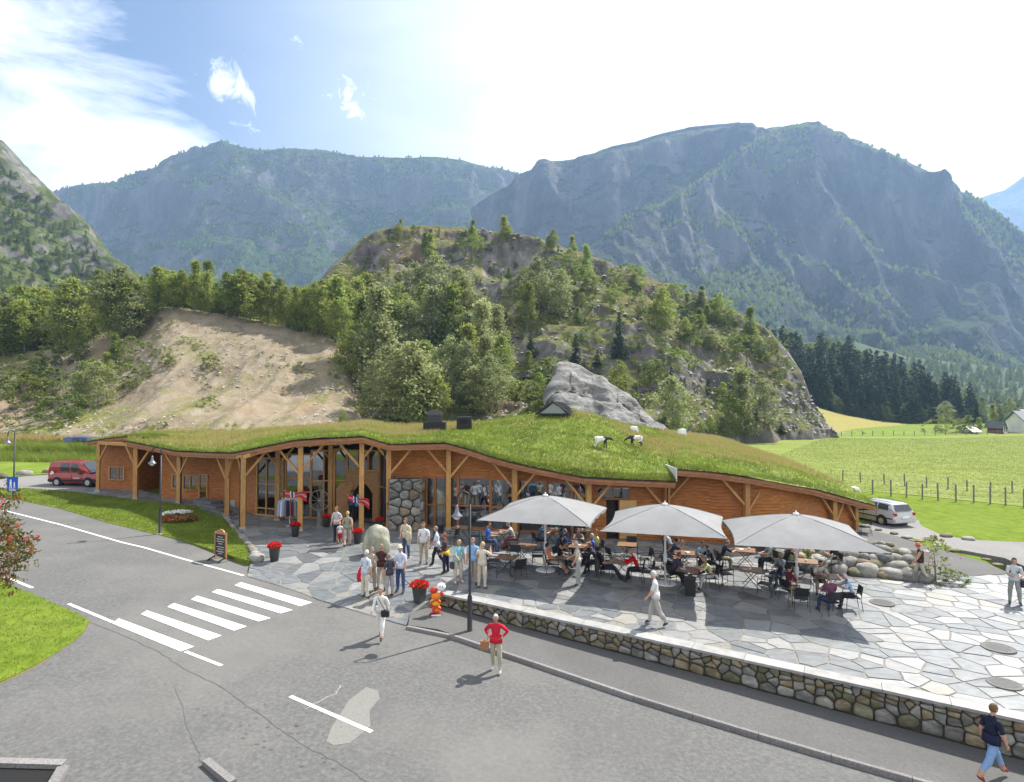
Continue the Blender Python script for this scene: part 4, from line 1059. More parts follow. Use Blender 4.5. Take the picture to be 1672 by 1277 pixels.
edge_row([(1545, 877), (1581, 882), (1672, 887)], 'few low stones along the lawn edge of the right driveway', 1.8, (.3, .7), .5)
# standing boulder on the plaza
p = gz(611, 911); me = rock_mesh('standing_boulder', 21, 4, .34); me.materials.clear()
me.materials.append(mat('lichen_rock', [(.16, .155, .13), (.28, .27, .22), (.40, .39, .33)], scale=3, detail=9, rough=.9, bump=.8, bscale=7, bdist=.04, big=(2.2, (.32, .33, .2), .6, .5, .62)))
o = obj('standing_boulder', me, None, (p.x, p.y + .35, p.z + .45), .3); o.scale = (1.25, 1.0, 1.75); tag(o, 'large mossy standing boulder in the middle of the plaza', 'boulder')
# grey slab of rock behind the roof
sl_top = [(905, 640, 84), (912, 600, 86), (925, 597, 87), (945, 604, 87), (965, 615, 87), (985, 625, 86), (1005, 640, 86), (1022, 650, 85), (1040, 668, 84), (1058, 685, 82), (1072, 702, 80), (1080, 712, 79)]
sb_ = [(890, 712, 74), (1080, 722, 74)]
o, _ = landform('rock_slab', [lerp_row(sl_top, sb_, 0), lerp_row(sl_top, sb_, .5, .7), sl_top, behind(sl_top, 6, 14)], 120, [30, 30, 6],
    mat('slab_rock', [(.08, .078, .074), (.19, .185, .175), (.32, .31, .295)], scale=.4, detail=12, rough=.9, bump=1, bscale=1.4, bdist=.5, coord='World', stretch=(1, 1, 2), ndist=.6), 2.2, 6, (1, 1, 1), seed=12, topkeep=.4)
tag(o, 'bare pale grey slab of rock at the foot of the knoll', 'rock', None, 'thing')
# ------------------------------------------------------------------ the long building
M_clad = mat('stained_cladding', [(.17, .048, .006), (.34, .11, .014), (.50, .20, .034)], scale=4, detail=7, rough=.55, stretch=(.6, .6, 7), rand=.05, spec=.35, bump=.2, bscale=30)
M_post = mat('pine_post', [(.31, .15, .045), (.43, .225, .075), (.51, .29, .105)], scale=4, detail=6, rough=.6, stretch=(5, 5, .6), rand=.12, spec=.3)
M_fasc = mat('fascia_board', [(.21, .085, .035), (.30, .13, .055), (.38, .18, .08)], scale=5, detail=6, rough=.6, stretch=(.5, .5, 4), rand=.08)
M_frame = mat('window_frame_wood', [(.27, .09, .025), (.36, .13, .04)], scale=6, rough=.5, rand=.06)
M_black = plain('black_metal', (.022, .022, .024), rough=.45)
M_felt = plain('roofing_felt', (.035, .035, .035), rough=.9)
M_conc = mat('concrete', [(.30, .29, .27), (.4, .39, .36)], scale=6, rough=.9, bump=.2)
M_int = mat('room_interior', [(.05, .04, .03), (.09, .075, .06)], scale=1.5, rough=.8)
M_intl = plain('room_floor', (.12, .10, .08), rough=.6)
def glass_mat(name, tint, t):
    m = bpy.data.materials.new(name); m.use_nodes = True; nt = m.node_tree; N = nt.nodes.new; L = nt.links.new
    out = nt.nodes['Material Output']; nt.nodes.remove(nt.nodes['Principled BSDF'])
    g = N('ShaderNodeBsdfGlossy'); g.inputs['Roughness'].default_value = .02; g.inputs['Color'].default_value = (.8, .85, .9, 1)
    tr = N('ShaderNodeBsdfTransparent'); tr.inputs[0].default_value = (*tint, 1); mx = N('ShaderNodeMixShader')
    fr = N('ShaderNodeFresnel'); fr.inputs[0].default_value = 1.6; mr = N('ShaderNodeMath'); mr.operation = 'ADD'; mr.inputs[1].default_value = t; mr.use_clamp = True
    L(fr.outputs[0], mr.inputs[0]); L(mr.outputs[0], mx.inputs[0]); L(tr.outputs[0], mx.inputs[1]); L(g.outputs[0], mx.inputs[2]); L(mx.outputs[0], out.inputs[0]); return m
M_glass = glass_mat('window_glass', (.75, .8, .78), .14)
PL = [(144, 800), (222, 815), (292, 822), (371, 843), (397, 864), (490, 867), (590, 867), (634, 866), (732, 865), (840, 873), (961, 884), (1091, 885), (1220, 893), (1330, 884), (1401, 868), (1430, 864)]
def pbase(px): return gp(px, pl(PL, px), P0)
def eave_pt(px, py, off=.7):
    b = pbase(px); return at(px, py, b.y - off)
Emain = [(206, 720), (245, 728), (289, 737), (340, 739), (380, 740), (420, 732), (480, 719.5), (540, 716), (593, 713), (636, 726), (680, 725), (729, 724), (765, 734), (801, 746), (838, 756), (873, 764), (913, 772), (953, 780), (1030, 784), (1103, 787)]
Eright = [(1106, 767), (1150, 770), (1190, 775), (1236, 782), (1285, 791), (1330, 799), (1380, 813), (1430, 826)]
EM = [eave_pt(*e) for e in Emain]; ER = [eave_pt(*e) for e in Eright]
Eall = Emain + Eright
def eavez(px):
    L_, Q = (Emain, EM) if px < 1104.5 else (Eright, ER)
    xs = [e[0] for e in L_]; return float(np.interp(px, xs, [q.z for q in Q]))
house = thing('grass_roofed_building', 'long low timber building with an undulating grass roof and wide glazed front', 'building')
Rmain = [(206, 229, 708, 52), (289, 300, 706, 53), (380, 390, 706, 52), (480, 480, 700, 50), (560, 556, 696, 49), (593, 594, 690, 48), (636, 640, 697, 47), (680, 690, 697, 46), (729, 740, 693, 45), (801, 812, 688, 43), (838, 850, 681, 42.5), (873, 890, 675, 42), (913, 935, 672.5, 42), (953, 965, 678, 42), (1000, 1005, 690, 43), (1050, 1040, 697, 46), (1103, 1062, 701, 50)]
Rright = [(1106, 1064, 701, 50), (1150, 1088, 705, 52), (1236, 1130, 711, 56), (1330, 1158, 714.5, 59), (1380, 1168, 716, 60.5), (1430, 1176, 717, 62)]
def ridge(px):
    L_ = Rmain if px < 1104.5 else Rright; xs = [r[0] for r in L_]
    return at(float(np.interp(px, xs, [r[1] for r in L_])), float(np.interp(px, xs, [r[2] for r in L_])), float(np.interp(px, xs, [r[3] for r in L_])))
ROOFG = []
def roof(E, Q, cols, name):
    xs = [e[0] for e in E]; P = []; nv = 26
    us = np.linspace(xs[0], xs[-1], cols)
    for j in range(nv + 8):
        row = []
        for u in us:
            e = Vector([float(np.interp(u, xs, [q[i] for q in Q])) for i in range(3)]) + Vector((0, 0, .03)); r = ridge(u); e.z += .02
            ex = .75 if u < 1104 else (.75 - .15 * (u - 1106) / 324)
            if j <= nv:
                v = j / nv; p = e.lerp(r, v)
                zz = e.z + (r.z - e.z) * (v ** ex) if r.z > e.z else e.z + (r.z - e.z) * v
                # shallow lip at the eave
                p.z = zz + .10 * ss(v * 12)
            else:
                w = (j - nv) / 8; p = r + Vector((0, 14 * w, 0)); g = P0(p.x, p.y); p.z = (r.z + .10) * (1 - ss(w)) + (g - .3) * ss(w)
            row.append(p)
        P.append(row)
    A = np.array([[tuple(p) for p in r] for r in P]); 
    nz = fbm(A * .5, 4) * .16 + fbm(A * 2.5, 3) * .04; nz[:1] *= .2; nz[nv - 2:nv + 3] *= .5; A[..., 2] += nz
    if ROOFG:      # the right roof runs into the main one behind the step at the eave
        dz_ = ROOFG[0][:, -1, 2] - A[:nv + 7, 0, 2]; dx_ = ROOFG[0][:, -1, 0] - A[:nv + 7, 0, 0]
        for c_ in range(14):
            for v_ in range(nv + 7):
                f_ = ss(1 - c_ / 14) * ss(v_ / 7); A[v_, c_, 2] += dz_[v_] * f_; A[v_, c_, 0] += dx_[v_] * f_
    ROOFG.append(A[:nv + 7]); n2, nu = A.shape[:2]; idx = np.arange(n2 * nu).reshape(n2, nu)
    F = np.stack([idx[:-1, :-1], idx[:-1, 1:], idx[1:, 1:], idx[1:, :-1]], -1).reshape(-1, 4)
    return obj(name, npmesh(name, A.reshape(-1, 3), F, M_sod, True), house)
M_sod = mat('roof_turf', [(.11, .15, .018), (.15, .20, .026), (.19, .235, .04)], scale=1.3, detail=10, rough=.95, bump=.9, bscale=7, bdist=.12, coord='World', big=[(.16, (.25, .22, .07), .55, .52, .66), (.7, (.06, .09, .02), .5, .55, .7), (.5, (.20, .16, .10), .45, .6, .7)])
roof(Emain, EM, 190, 'roof'); roof(Eright, ER, 80, 'roof')
a_, b_ = ROOFG[0][:, -1], ROOFG[1][:, 0]; k_ = len(a_)
obj('roof_step', npmesh('roof_step', np.concatenate([a_, b_]), [(i, i + 1, k_ + i + 1, k_ + i) for i in range(k_ - 1)], M_sod, True), house)
# fascias: three stepped boards and the felt edge, in lengths
def fascia(Q, xs):
    for i in range(len(Q) - 1):
        a, b = Q[i], Q[i + 1]; d = (b - a).normalized(); n = Vector((d.y, -d.x, 0)).normalized()
        if n.y > 0: n = -n
        z = Vector((0, 0, 1)); g = d * .004
        def bd(off, top, h, w, m, nm):
            mb = MB(); mb.beam(a + g + n * off - z * (top + h / 2), b - g + n * off - z * (top + h / 2), w, h, 0); return mb.build(nm, m, house)
        bd(.02, -.005, .035, .10, M_felt, 'roof_edge'); bd(0, .032, .15, .045, M_fasc, 'fascia'); bd(-.06, .184, .13, .045, M_fasc, 'fascia')
        bd(-.45, .20, .035, .72, M_fasc, 'soffit')
fascia(EM, None); fascia(ER, None)
mb = MB(); a = eave_pt(1104.5, 766); mb.box((a.x - .03, a.y - .05, a.z - .62), (a.x + .02, a.y + 2.2, a.z + .04)); mb.build('roof_edge', plain('pale_flashing', (.6, .58, .55)), house)
# small upper roof at the far left end
UL = [at(142, 721, 43.4), at(176, 716, 42.4), at(206, 713, 41.8), at(243, 715, 41.5)]
fascia(UL, None)
mb = MB(); vs = []
for p in UL:
    for k in range(5): vs.append((p.x + k * .1, p.y + k * .45, p.z + .03 + .012 * k))
mb.add(vs, [(5 * i + j, 5 * i + 5 + j, 5 * i + 6 + j, 5 * i + 1 + j) for i in range(3) for j in range(4)]); mb.build('roof', M_sod, house, smooth=True)
# walls of horizontal boards
def wpt(px): return gp(px, pl(Wpx, px), P0)
def seg_frame(px0, px1):
    a, b = wpt(px0), wpt(px1); d = Vector((b.x - a.x, b.y - a.y, 0)); L_ = d.length; d.normalize(); n = Vector((d.y, -d.x, 0)); 
    if n.y > 0: n = -n
    return a, b, d, n, L_
def wtop(px): 
    w = wpt(px); e = eavez(px); return e - .22 + .05 * max(0, (w.y - pbase(px).y + .7))
def clad(px0, px1, z0=None, z1=None, off=0., bw=.165, name='cladding', deep=.12):
    """boards between two picture columns; z0/z1: picture rows of the lower/upper edge or None"""
    a, b, d, n, L_ = seg_frame(px0, px1); mb = MB()
    za, zb = (a.z, b.z) if z0 is None else (topz(px0, z0, a), topz(px1, z0, b))
    ta, tb_ = (wtop(px0), wtop(px1)) if z1 is None else (topz(px0, z1, a), topz(px1, z1, b))
    k = max(1, int((max(ta, tb_) - min(za, zb)) / bw)); zz = min(za, zb)
    A = Vector((a.x, a.y, 0)); Bv = Vector((b.x, b.y, 0))
    for i in range(k + 1):
        lo, hi = zz + i * bw, zz + (i + 1) * bw - .012
        t = sorted(((0.0, 1.0)))
        # clip the board against the sloping top by shortening it
        def topat(u): return ta + (tb_ - ta) * u
        u0, u1 = 0., 1.
        if topat(0) < hi or topat(1) < hi:
            if abs(tb_ - ta) < 1e-3: 
                if ta < lo + .02: continue
                hi = min(hi, ta)
            else:
                u = (hi - ta) / (tb_ - ta)
                if ta < tb_: u0 = max(0, u)
                else: u1 = min(1, u)
                if u1 - u0 < .01:
                    continue
        p, q = A.lerp(Bv, u0), A.lerp(Bv, u1); o1, o2 = n * (off + .0), n * (off + .028)
        vs = [p + o2 + Vector((0, 0, lo)), q + o2 + Vector((0, 0, lo)), q + o1 + Vector((0, 0, hi)), p + o1 + Vector((0, 0, hi)), p - n * deep + Vector((0, 0, lo)), q - n * deep + Vector((0, 0, lo)), q - n * deep + Vector((0, 0, hi)), p - n * deep + Vector((0, 0, hi))]
        mb.add(vs, [(0, 1, 2, 3), (7, 6, 5, 4), (0, 4, 5, 1), (3, 2, 6, 7), (0, 3, 7, 4), (1, 5, 6, 2)])
    if not mb.v: return
    # closing strip behind the boards up to the roof
    p, q = A - n * .06, Bv - n * .06
    mb.add([p + Vector((0, 0, za - .1)), q + Vector((0, 0, zb - .1)), q + Vector((0, 0, tb_ + (.08 if z1 is None else 0))), p + Vector((0, 0, ta + (.08 if z1 is None else 0)))], [(0, 1, 2, 3)])
    o = mb.build(name, M_clad, house); o['kind'] = 'stuff'; return o
def bar(p, q, w, h, m, name, parent=house, up=(0, 0, 1)):
    mb = MB(); mb.beam(p, q, w, h, 0, up); return mb.build(name, m, parent)
def window(px0, px1, y0, y1, off=.05, mull=(), rail=(), m=None, name='window', fw=.07, curtain=False, base=None, dark=False):
    """a framed pane between picture columns and rows on the wall; opening is real when the wall leaves it out"""
    a, b, d, n, L_ = seg_frame(px0, px1); z0 = topz(px0, y1, a) if y1 else a.z + .05; z1 = topz(px0, y0, a); z1b = topz(px1, y0, b) if y1 is None else z1
    m = m or M_frame
    e = obj(name, None, house, (0, 0, 0)); A = Vector((a.x, a.y, 0)) + n * off; Bv = Vector((b.x, b.y, 0)) + n * off; Z = lambda z: Vector((0, 0, z))
    bar(A + Z(z0 - fw / 2), A + Z(z1 + fw / 2), fw, .10, m, 'frame', e, d); bar(Bv + Z(z0 - fw / 2), Bv + Z(z1b + fw / 2), fw, .10, m, 'frame', e, d)
    g = d * (fw / 2 + .001)
    bar(A + g + Z(z0), Bv - g + Z(z0), .11, fw, m, 'sill', e); bar(A + g + Z(z1), Bv - g + Z(z1b), .09, fw, m, 'frame', e)
    for t in mull:
        p = A.lerp(Bv, t); zt = z1 + (z1b - z1) * t; bar(p + Z(z0 + fw / 2 + .001), p + Z(zt - fw / 2 - .001), fw * .8, .08, m, 'mullion', e, d)
    for t in rail:
        zz = z0 + (z1 - z0) * t; bar(A + g + Z(zz), Bv - g + Z(zz), .03, fw * .7, m, 'rail', e)
    q = [A - n * .02 + Z(z0), Bv - n * .02 + Z(z0), Bv - n * .02 + Z(z1b), A - n * .02 + Z(z1)]
    mb = MB(); mb.add(q, [(0, 1, 2, 3)]); mb.build('pane', M_glass, e)
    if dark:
        mb = MB(); mb.add([v - n * .03 for v in q], [(0, 1, 2, 3)]); mb.build('pane_backing', M_int if dark is True else dark, e)  # backing sheet: dark stands for the unlit room, green paints a reflection
    return e
M_wbl = plain('pale_blind', (.35, .36, .35), rough=.8)
clad(161, 219); clad(261, 337); clad(337, 367); clad(367, 417)
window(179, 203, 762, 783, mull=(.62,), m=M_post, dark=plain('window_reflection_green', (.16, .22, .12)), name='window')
window(282, 293, 774, 797, dark=True, m=M_post); window(300, 323, 776, 799, mull=(.5,), dark=M_wbl, m=M_post)
dr = window(326, 339, 774, 816, m=M_post, rail=(.35, .62), dark=True, name='glazed_door'); dr['label'] = 'glazed side door with wooden frame'
a, b, d, n, L_ = seg_frame(367, 386); mb = MB(); mb.beam(Vector((a.x, a.y, a.z - .1)) + n * .05, Vector((b.x, b.y, b.z + .22)) + n * .05, .1, .5); mb.build('plinth', M_conc, house)
# recessed porch left
a, b = wpt(219), wpt(261); 
for p, q in ((a, a + Vector((.6, 3, 0))), (a + Vector((.6, 3, 0)), b + Vector((.6, 3, 0))), (b + Vector((.6, 3, 0)), b)):
    mb = MB(); mb.add([p - Vector((0, 0, .3)), q - Vector((0, 0, .3)), q + Vector((0, 0, 3.4)), p + Vector((0, 0, 3.4))], [(0, 1, 2, 3)]); mb.build('porch_wall', M_clad, house)
mb = MB(); p = a + Vector((2.0, 2.9, 0)); mb.box((p.x, p.y - .05, p.z), (p.x + .95, p.y, p.z + 2.1)); dd_ = mb.build('door', plain('dark_door', (.05, .04, .04)), house)
mb = MB(); mb.box((p.x + .2, p.y - .07, p.z + 1.1), (p.x + .75, p.y - .052, p.z + 1.9)); mb.build('pane', M_glass, dd_)
# glazed front left of the entrance
def tall(px0, px1, mull=(), rail=(.55,)): 
    o = window(px0, px1, 740, None, off=0, mull=mull, rail=rail, fw=.11, name='glass_front')
    return o
def tallz(px0, px1, topy, mull=(), rail=(), base=.05, m=None, clad_above=True):
    return window(px0, px1, topy, None, off=0, mull=mull, rail=rail, fw=.10, name='glass_front', m=m)
tallz(419, 462, 748, (.37, .74), (.12, .55), m=M_post); tallz(466, 507, 742, (.5,), (.4, .62), m=M_post); tallz(507.5, 545, 736, (.55,), (.55,), m=M_post)
clad(409, 419)
# entrance: boarded surround with an arch, open diagonal-boarded leaf
a, b, d, n, L_ = seg_frame(566, 619); A = Vector((a.x, a.y, a.z)); H1 = topz(566, 768, a) - a.z
arch = MB(); w = L_; ox0, ox1 = .22 * w, .82 * w; hh = 1.95; K = 14; inner = [(ox0, 0), (ox0, hh - .35)] + [(ox0 + (ox1 - ox0) * i / K, hh - .35 + math.sin(math.pi * i / K) * .55) for i in range(1, K)] + [(ox1, hh - .35), (ox1, 0)]
outer = [(0, 0), (0, H1)] + [(w * i / K, H1) for i in range(1, K)] + [(w, H1), (w, 0)]
for off, flip in ((.10, False), (-.05, True)):
    P_ = lambda u, z: A + d * u + n * off + Vector((0, 0, z))
    vs = [P_(u, z) for u, z in inner] + [P_(u, z) for u, z in outer]; k = len(inner)
    arch.add(vs, [(i, i + 1, k + i + 1, k + i) for i in range(k - 1)])
vs = [A + d * u + n * o_ + Vector((0, 0, z)) for o_ in (.10, -.05) for u, z in inner]; k = len(inner); arch.add(vs, [(i, i + 1, k + i + 1, k + i) for i in range(k - 1)])
M_door = mat('oiled_boards', [(.26, .13, .045), (.34, .18, .07), (.40, .23, .09)], scale=4, rough=.55, stretch=(1, 1, 6), rand=.15)
arch.build('door_surround', M_door, house)
leafp = at(549, 800, A.y - .55); p0 = Vector((leafp.x, leafp.y, P0(leafp.x, leafp.y) + .04)); p1 = A + d * ox0 + Vector((0, 0, .04)) + n * .12
dl = obj('door_leaf', None, house); dv = (p1 - p0); Ld = dv.length; dv.normalize(); dn = Vector((dv.y, -dv.x, 0))
for i in range(14):       # slanting boards
    u0 = i * .26 - 1.6; poly = [(u0, 0), (u0 + .25, 0), (u0 + .25 + 1.9, 2.15), (u0 + 1.9, 2.15)]
    poly = clip(clip(poly, (0, 0), (-1, 0)), (Ld, 0), (1, 0))
    if len(poly) > 2:
        mb = MB(); k = len(poly); mb.add([p0 + dv * u + Vector((0, 0, z)) + dn * o_ for o_ in (0, .045) for u, z in poly], [tuple(range(k)), tuple(range(k, 2 * k))[::-1]] + [(i_, (i_ + 1) % k, k + (i_ + 1) % k, k + i_) for i_ in range(k)]); mb.build('board', M_door, dl)
tallz(546, 566, 734, (), (.55,), m=M_post); tallz(619, 634, 736, (), (.5,), m=M_post)
a0 = topz(566, 768, a) + .001
window(566.5, 618.5, 735, 767, off=0, mull=(.33, .66), name='transom', m=M_post)
# stone pillar
pil = obj('stone_pillar', None, house)
a = gp(634.5, 868, P0); b = gp(687, 868, P0); zt = topz(634, 782, a); W_ = b.x - a.x
mb = MB(); mb.box((a.x + .06, a.y + .06, a.z - .2), (b.x - .06, a.y + 1.2, zt - .08)); mb.build('core', M_gapm, pil)
S_ = [(u * .58 + rnd.uniform(-.12, .12) + .25 + (r_ % 2) * .2, r_ * .44 + .2 + rnd.uniform(-.08, .08)) for r_ in range(8) for u in range(4)]
def boxclip(c, w, h):
    for aa, nn in (((0, 0), (-1, 0)), ((w, 0), (1, 0)), ((0, 0), (0, -1)), ((0, h), (0, 1))):
        if len(c) > 2: c = clip(c, aa, nn)
    return c
cc = [boxclip(c, W_, zt - a.z) for c in voronoi(S_, 1.0, .04)]
PM = [M_field[0], M_field[2], M_field[0], M_field[1]]
stone_face([c for c in cc if len(c) > 2], lambda u, v, o_: (a.x + u, a.y - o_, a.z + v), pil, .22, pick=PM)
S_ = [(u * .5 + .25, r_ * .5 + .25 + rnd.uniform(-.1, .1)) for r_ in range(7) for u in range(3)]
for X, sg in ((a.x, -1), (b.x, 1)):
    stone_face([c for c in [boxclip(c, 1.2, zt - a.z) for c in voronoi(S_, 1.0, .04)] if len(c) > 2], lambda u, v, o_: (X + sg * o_, a.y + u, a.z + v), pil, .14, pick=PM)
clad(634, 688, 785, None); clad(634, 688, None, 784)
# restaurant windows
clad(688, 696); xs_ = [696, 710, 729, 748, 801, 846, 893, 935, 961]
ytop = lambda x: float(np.interp(x, [696, 748, 893, 961], [779, 779, 786, 790]))
for i in range(len(xs_) - 1):
    x0, x1 = xs_[i] + .6, xs_[i + 1] - .6
    o = window(x0, x1, ytop(x0), None, off=0, mull=(), rail=(.44,), fw=.13, name='window'); clad(xs_[i], xs_[i + 1], ytop((x0 + x1) / 2) - 1.2, None)
    # curtains in the leftmost panes
    if i in (0, 1, 2, 4, 6):
        a, b, d, n, L_ = seg_frame(x0, x1); mb = MB(); w = min(L_ * .45, .55); K = 16; vs = []
        for k in range(K + 1):
            q = Vector((a.x, a.y, 0)) + d * (.08 + w * k / K) - n * (.22 + .04 * math.sin(k * 1.9)); vs += [q + Vector((0, 0, a.z + .1)), q + Vector((0, 0, topz(x0, ytop(x0) + 2, a)))]
        mb.add(vs, [(2 * k, 2 * k + 2, 2 * k + 3, 2 * k + 1) for k in range(K)]); mb.build('curtain', plain('curtain_cloth', (.42, .44, .42), rough=.9, trans=.3), house)
# café door part
clad(961, 974); clad(974, 1029, None, None) if False else None
window(975, 1029, 796, 815, off=0, mull=(.5,), name='window'); clad(974, 1030, 794.5, None); clad(974, 990, None, 816.5); clad(1010, 1039, None, 816.5); clad(1030, 1039, 816, None)
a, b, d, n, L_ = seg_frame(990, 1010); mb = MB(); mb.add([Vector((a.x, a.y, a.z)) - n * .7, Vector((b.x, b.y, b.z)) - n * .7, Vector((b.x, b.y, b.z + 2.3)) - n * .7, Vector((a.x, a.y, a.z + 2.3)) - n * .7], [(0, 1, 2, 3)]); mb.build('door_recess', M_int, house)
a, b, d, n, L_ = seg_frame(1011, 1039); lf = obj('door_leaf', None, house)
k = 7
for i in range(k):
    u0 = L_ * i / k; mb = MB(); p = Vector((a.x, a.y, a.z + .05)) + d * (u0 + .003) + n * .12; q = Vector((a.x, a.y, a.z + .05)) + d * (u0 + L_ / k - .003) + n * .12
    mb.add([p, q, q + Vector((0, 0, 2.0)), p + Vector((0, 0, 2.0)), p - n * .05, q - n * .05, q - n * .05 + Vector((0, 0, 2)), p - n * .05 + Vector((0, 0, 2))], [(0, 1, 2, 3), (7, 6, 5, 4), (0, 4, 5, 1), (1, 5, 6, 2), (2, 6, 7, 3), (3, 7, 4, 0)])
    mb.build('board', M_door2 if False else plain('new_pine', (.55, .33, .13), rough=.5, rand=.1), lf)
for t in (.3, 1.7): bar(Vector((a.x, a.y, a.z + t)) + n * .135, Vector((b.x, b.y, a.z + t)) + n * .135, .02, .1, plain('new_pine', (.55, .33, .13)), 'ledge', lf)
clad(1039, 1094)
for x0, x1 in ((1094, 1160), (1160, 1220), (1220, 1275), (1275, 1340), (1340, 1401)): clad(x0, x1)
# right gable wall, back walls, floor, interior
P_ = [wpt(1401), wpt(1401) + Vector((-1.0, 20, .2)), wpt(600) + Vector((0, 17, 0)), wpt(219) + Vector((3, 12, 0)), wpt(161) + Vector((1.5, 10, 0)), wpt(161)]
for i in range(len(P_) - 1):
    p, q = P_[i], P_[i + 1]; h0 = wtop(1401) if i == 0 else p.z + 1.2; h1 = q.z + 1.2 if i < 4 else wtop(161)
    mb = MB(); n_ = max(1, int((q - p).length / 3)); 
    dd = (q - p).normalized(); nn = Vector((dd.y, -dd.x, 0)) * .15
    vs = [p + Vector((0, 0, -.4)), q + Vector((0, 0, -.4)), Vector((q.x, q.y, h1)), Vector((p.x, p.y, h0))]; vs += [v - nn for v in vs]
    mb.add(vs, [(0, 1, 2, 3), (7, 6, 5, 4), (0, 4, 5, 1), (1, 5, 6, 2), (2, 6, 7, 3), (3, 7, 4, 0)]); mb.build('wall', M_clad, house)
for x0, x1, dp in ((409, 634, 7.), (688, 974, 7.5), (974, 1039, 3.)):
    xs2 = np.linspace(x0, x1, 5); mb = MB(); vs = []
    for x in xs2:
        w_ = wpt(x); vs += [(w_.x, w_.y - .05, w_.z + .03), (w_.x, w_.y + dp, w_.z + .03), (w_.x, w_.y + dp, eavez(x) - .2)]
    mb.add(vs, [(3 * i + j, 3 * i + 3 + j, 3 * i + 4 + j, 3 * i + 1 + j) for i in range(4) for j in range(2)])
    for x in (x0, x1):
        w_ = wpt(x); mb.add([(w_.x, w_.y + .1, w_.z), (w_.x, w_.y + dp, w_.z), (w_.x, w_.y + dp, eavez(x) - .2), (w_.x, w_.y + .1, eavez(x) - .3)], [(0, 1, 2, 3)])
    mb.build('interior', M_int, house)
# posts, braces, plate beam
posts = [(160, 0), (221, 0), (292, 0), (371, 0), (397, 0), (452, 2), (490, 0), (539, 3), (590, 0), (634, 0), (732, 0), (840, 0), (961, 0), (1091, 0), (1220, 0), (1362, 0), (1398, 0)]
PP = []
inner_base = {452: (452.6, 850), 539: (539, 847)}
plate = {}
for px, kind in posts:
    if kind: b_ = gp(*inner_base[px], P0)
    else: b_ = pbase(px)
    if px in (1091,): b_ = pbase(px) + Vector((0, .2, 0))
    ztop = eavez(px) - .42 + .06 * (b_.y - pbase(px).y + .7)
    if px == 1091: ztop -= 0
    PP.append((px, b_, ztop))
    mb = MB(); w = .125 if px not in (160, 1398) else .1
    mb.box((b_.x - w, b_.y - w, b_.z - .05), (b_.x + w, b_.y + w, ztop), rot=.2); mb.build('post', M_post, house)
    mb = MB(); mb.box((b_.x - .16, b_.y - .16, b_.z - .05), (b_.x + .16, b_.y + .16, b_.z + .13), rot=.2); mb.build('footing', M_conc, house)
front = [p for p in PP if p[0] not in (452, 539)]
def platez(px, y): return eavez(px) - .42 + .06 * (y - pbase(px).y + .7)
cuts = [(160, 1091), (1108, 1398)]
for i in range(len(front) - 1):
    (x0, a, za), (x1, b, zb) = front[i], front[i + 1]
    inner_px = [x for x in ([e[0] for e in Emain] if x0 < 1091 else [e[0] for e in Eright]) if x0 + 3 < x < x1 - 3]
    pts = [(x0, a)] + [(x, a.lerp(b, (x - x0) / (x1 - x0))) for x in inner_px] + [(x1, b)]
    for (xa, pa), (xb, pb_) in zip(pts, pts[1:]):
        if x0 == 1091 and xa == 1091: za_ = eavez(1107) - .42
        else: za_ = platez(xa, pa.y)
        p = Vector((pa.x, pa.y, za_ + .1)); q = Vector((pb_.x, pb_.y, platez(xb, pb_.y) + .1)); bar(p, q, .18, .2, M_post if x0 < 640 else M_fasc, 'beam')
    for (x, c, z), other, ox in (((x0, a, za), b, x1), ((x1, b, zb), a, x0)):
        if (x0, x1) in ((160, 221),) and x == 160 or x in (634,) and ox == 590 and False: pass
        d_ = Vector((other.x - c.x, other.y - c.y, 0)); dist = d_.length; d_.normalize(); r_ = min(1.15, dist * .42)
        f_ = r_ / dist; xe = x + (ox - x) * f_
        zt_ = platez(min(max(xe, 161), 1429), c.y) if not (x0 == 1091 and x == 1091) else eavez(1112) - .42
        zt_ = zt_ if x != 1091 or ox < x else zt_
        p = c + d_ * .1; e_ = c + d_ * r_; bar(Vector((p.x, p.y, zt_ - r_ * 1.05)), Vector((e_.x, e_.y, zt_ + .02)), .11, .11, M_post, 'brace')
for px in (452, 539):
    b_ = [p for p in PP if p[0] == px][0]
    for sg in (-1, 1): bar(b_[1] + Vector((sg * .1, 0, b_[2] - b_[1].z - 1.1)), b_[1] + Vector((sg * .95, 0, b_[2] - b_[1].z - .05)), .1, .1, M_post, 'brace')
# purlin ends over the entrance
a, b = pbase(487), pbase(592)
for i in range(6):
    p = a.lerp(b, i / 5); px = 487 + 105 * i / 5; z = eavez(px) - .32; mb = MB(); mb.tube([(p.x, p.y + .5, z), (p.x, p.y - .35, z)], .09, 10); mb.build('purlin_end', M_post, house)
# downpipes
for px, dx in ((393.6, 0), (292, .18), (1086, .1), (634, -.2)):
    b_ = pbase(px); z = eavez(px); mb = MB(); mb.tube([(b_.x + dx, b_.y - .3, z - .3), (b_.x + dx, b_.y - .15, z - .55), (b_.x + dx, b_.y - .15, b_.z)], .04, 8, 0); mb.build('downpipe', M_black, house)
b_ = pbase(1420); mb = MB(); mb.tube([(b_.x - .2, b_.y - .4, eavez(1420) - .35), (b_.x - .6, b_.y + .2, eavez(1420) - .45), (b_.x - 1.2, b_.y + .6, eavez(1420) - .5)], .05, 8); mb.build('downpipe', M_black, house)
# steps at the left wing
for i in range(4):
    p = gp(341 + i * 7, 826 + i * 5, P0); mb = MB(); mb.box((p.x - 1.2, p.y - .2, p.z - .2), (p.x + .9, p.y + .6, p.z + .34 - i * .09), rot=-.6); 
    tag(mb.build('stone_step', M_slate[2]), '%s slate step of the flight at the lawn corner' % ('top', 'second', 'third', 'bottom')[i], 'step', 'slate steps by the left wing')

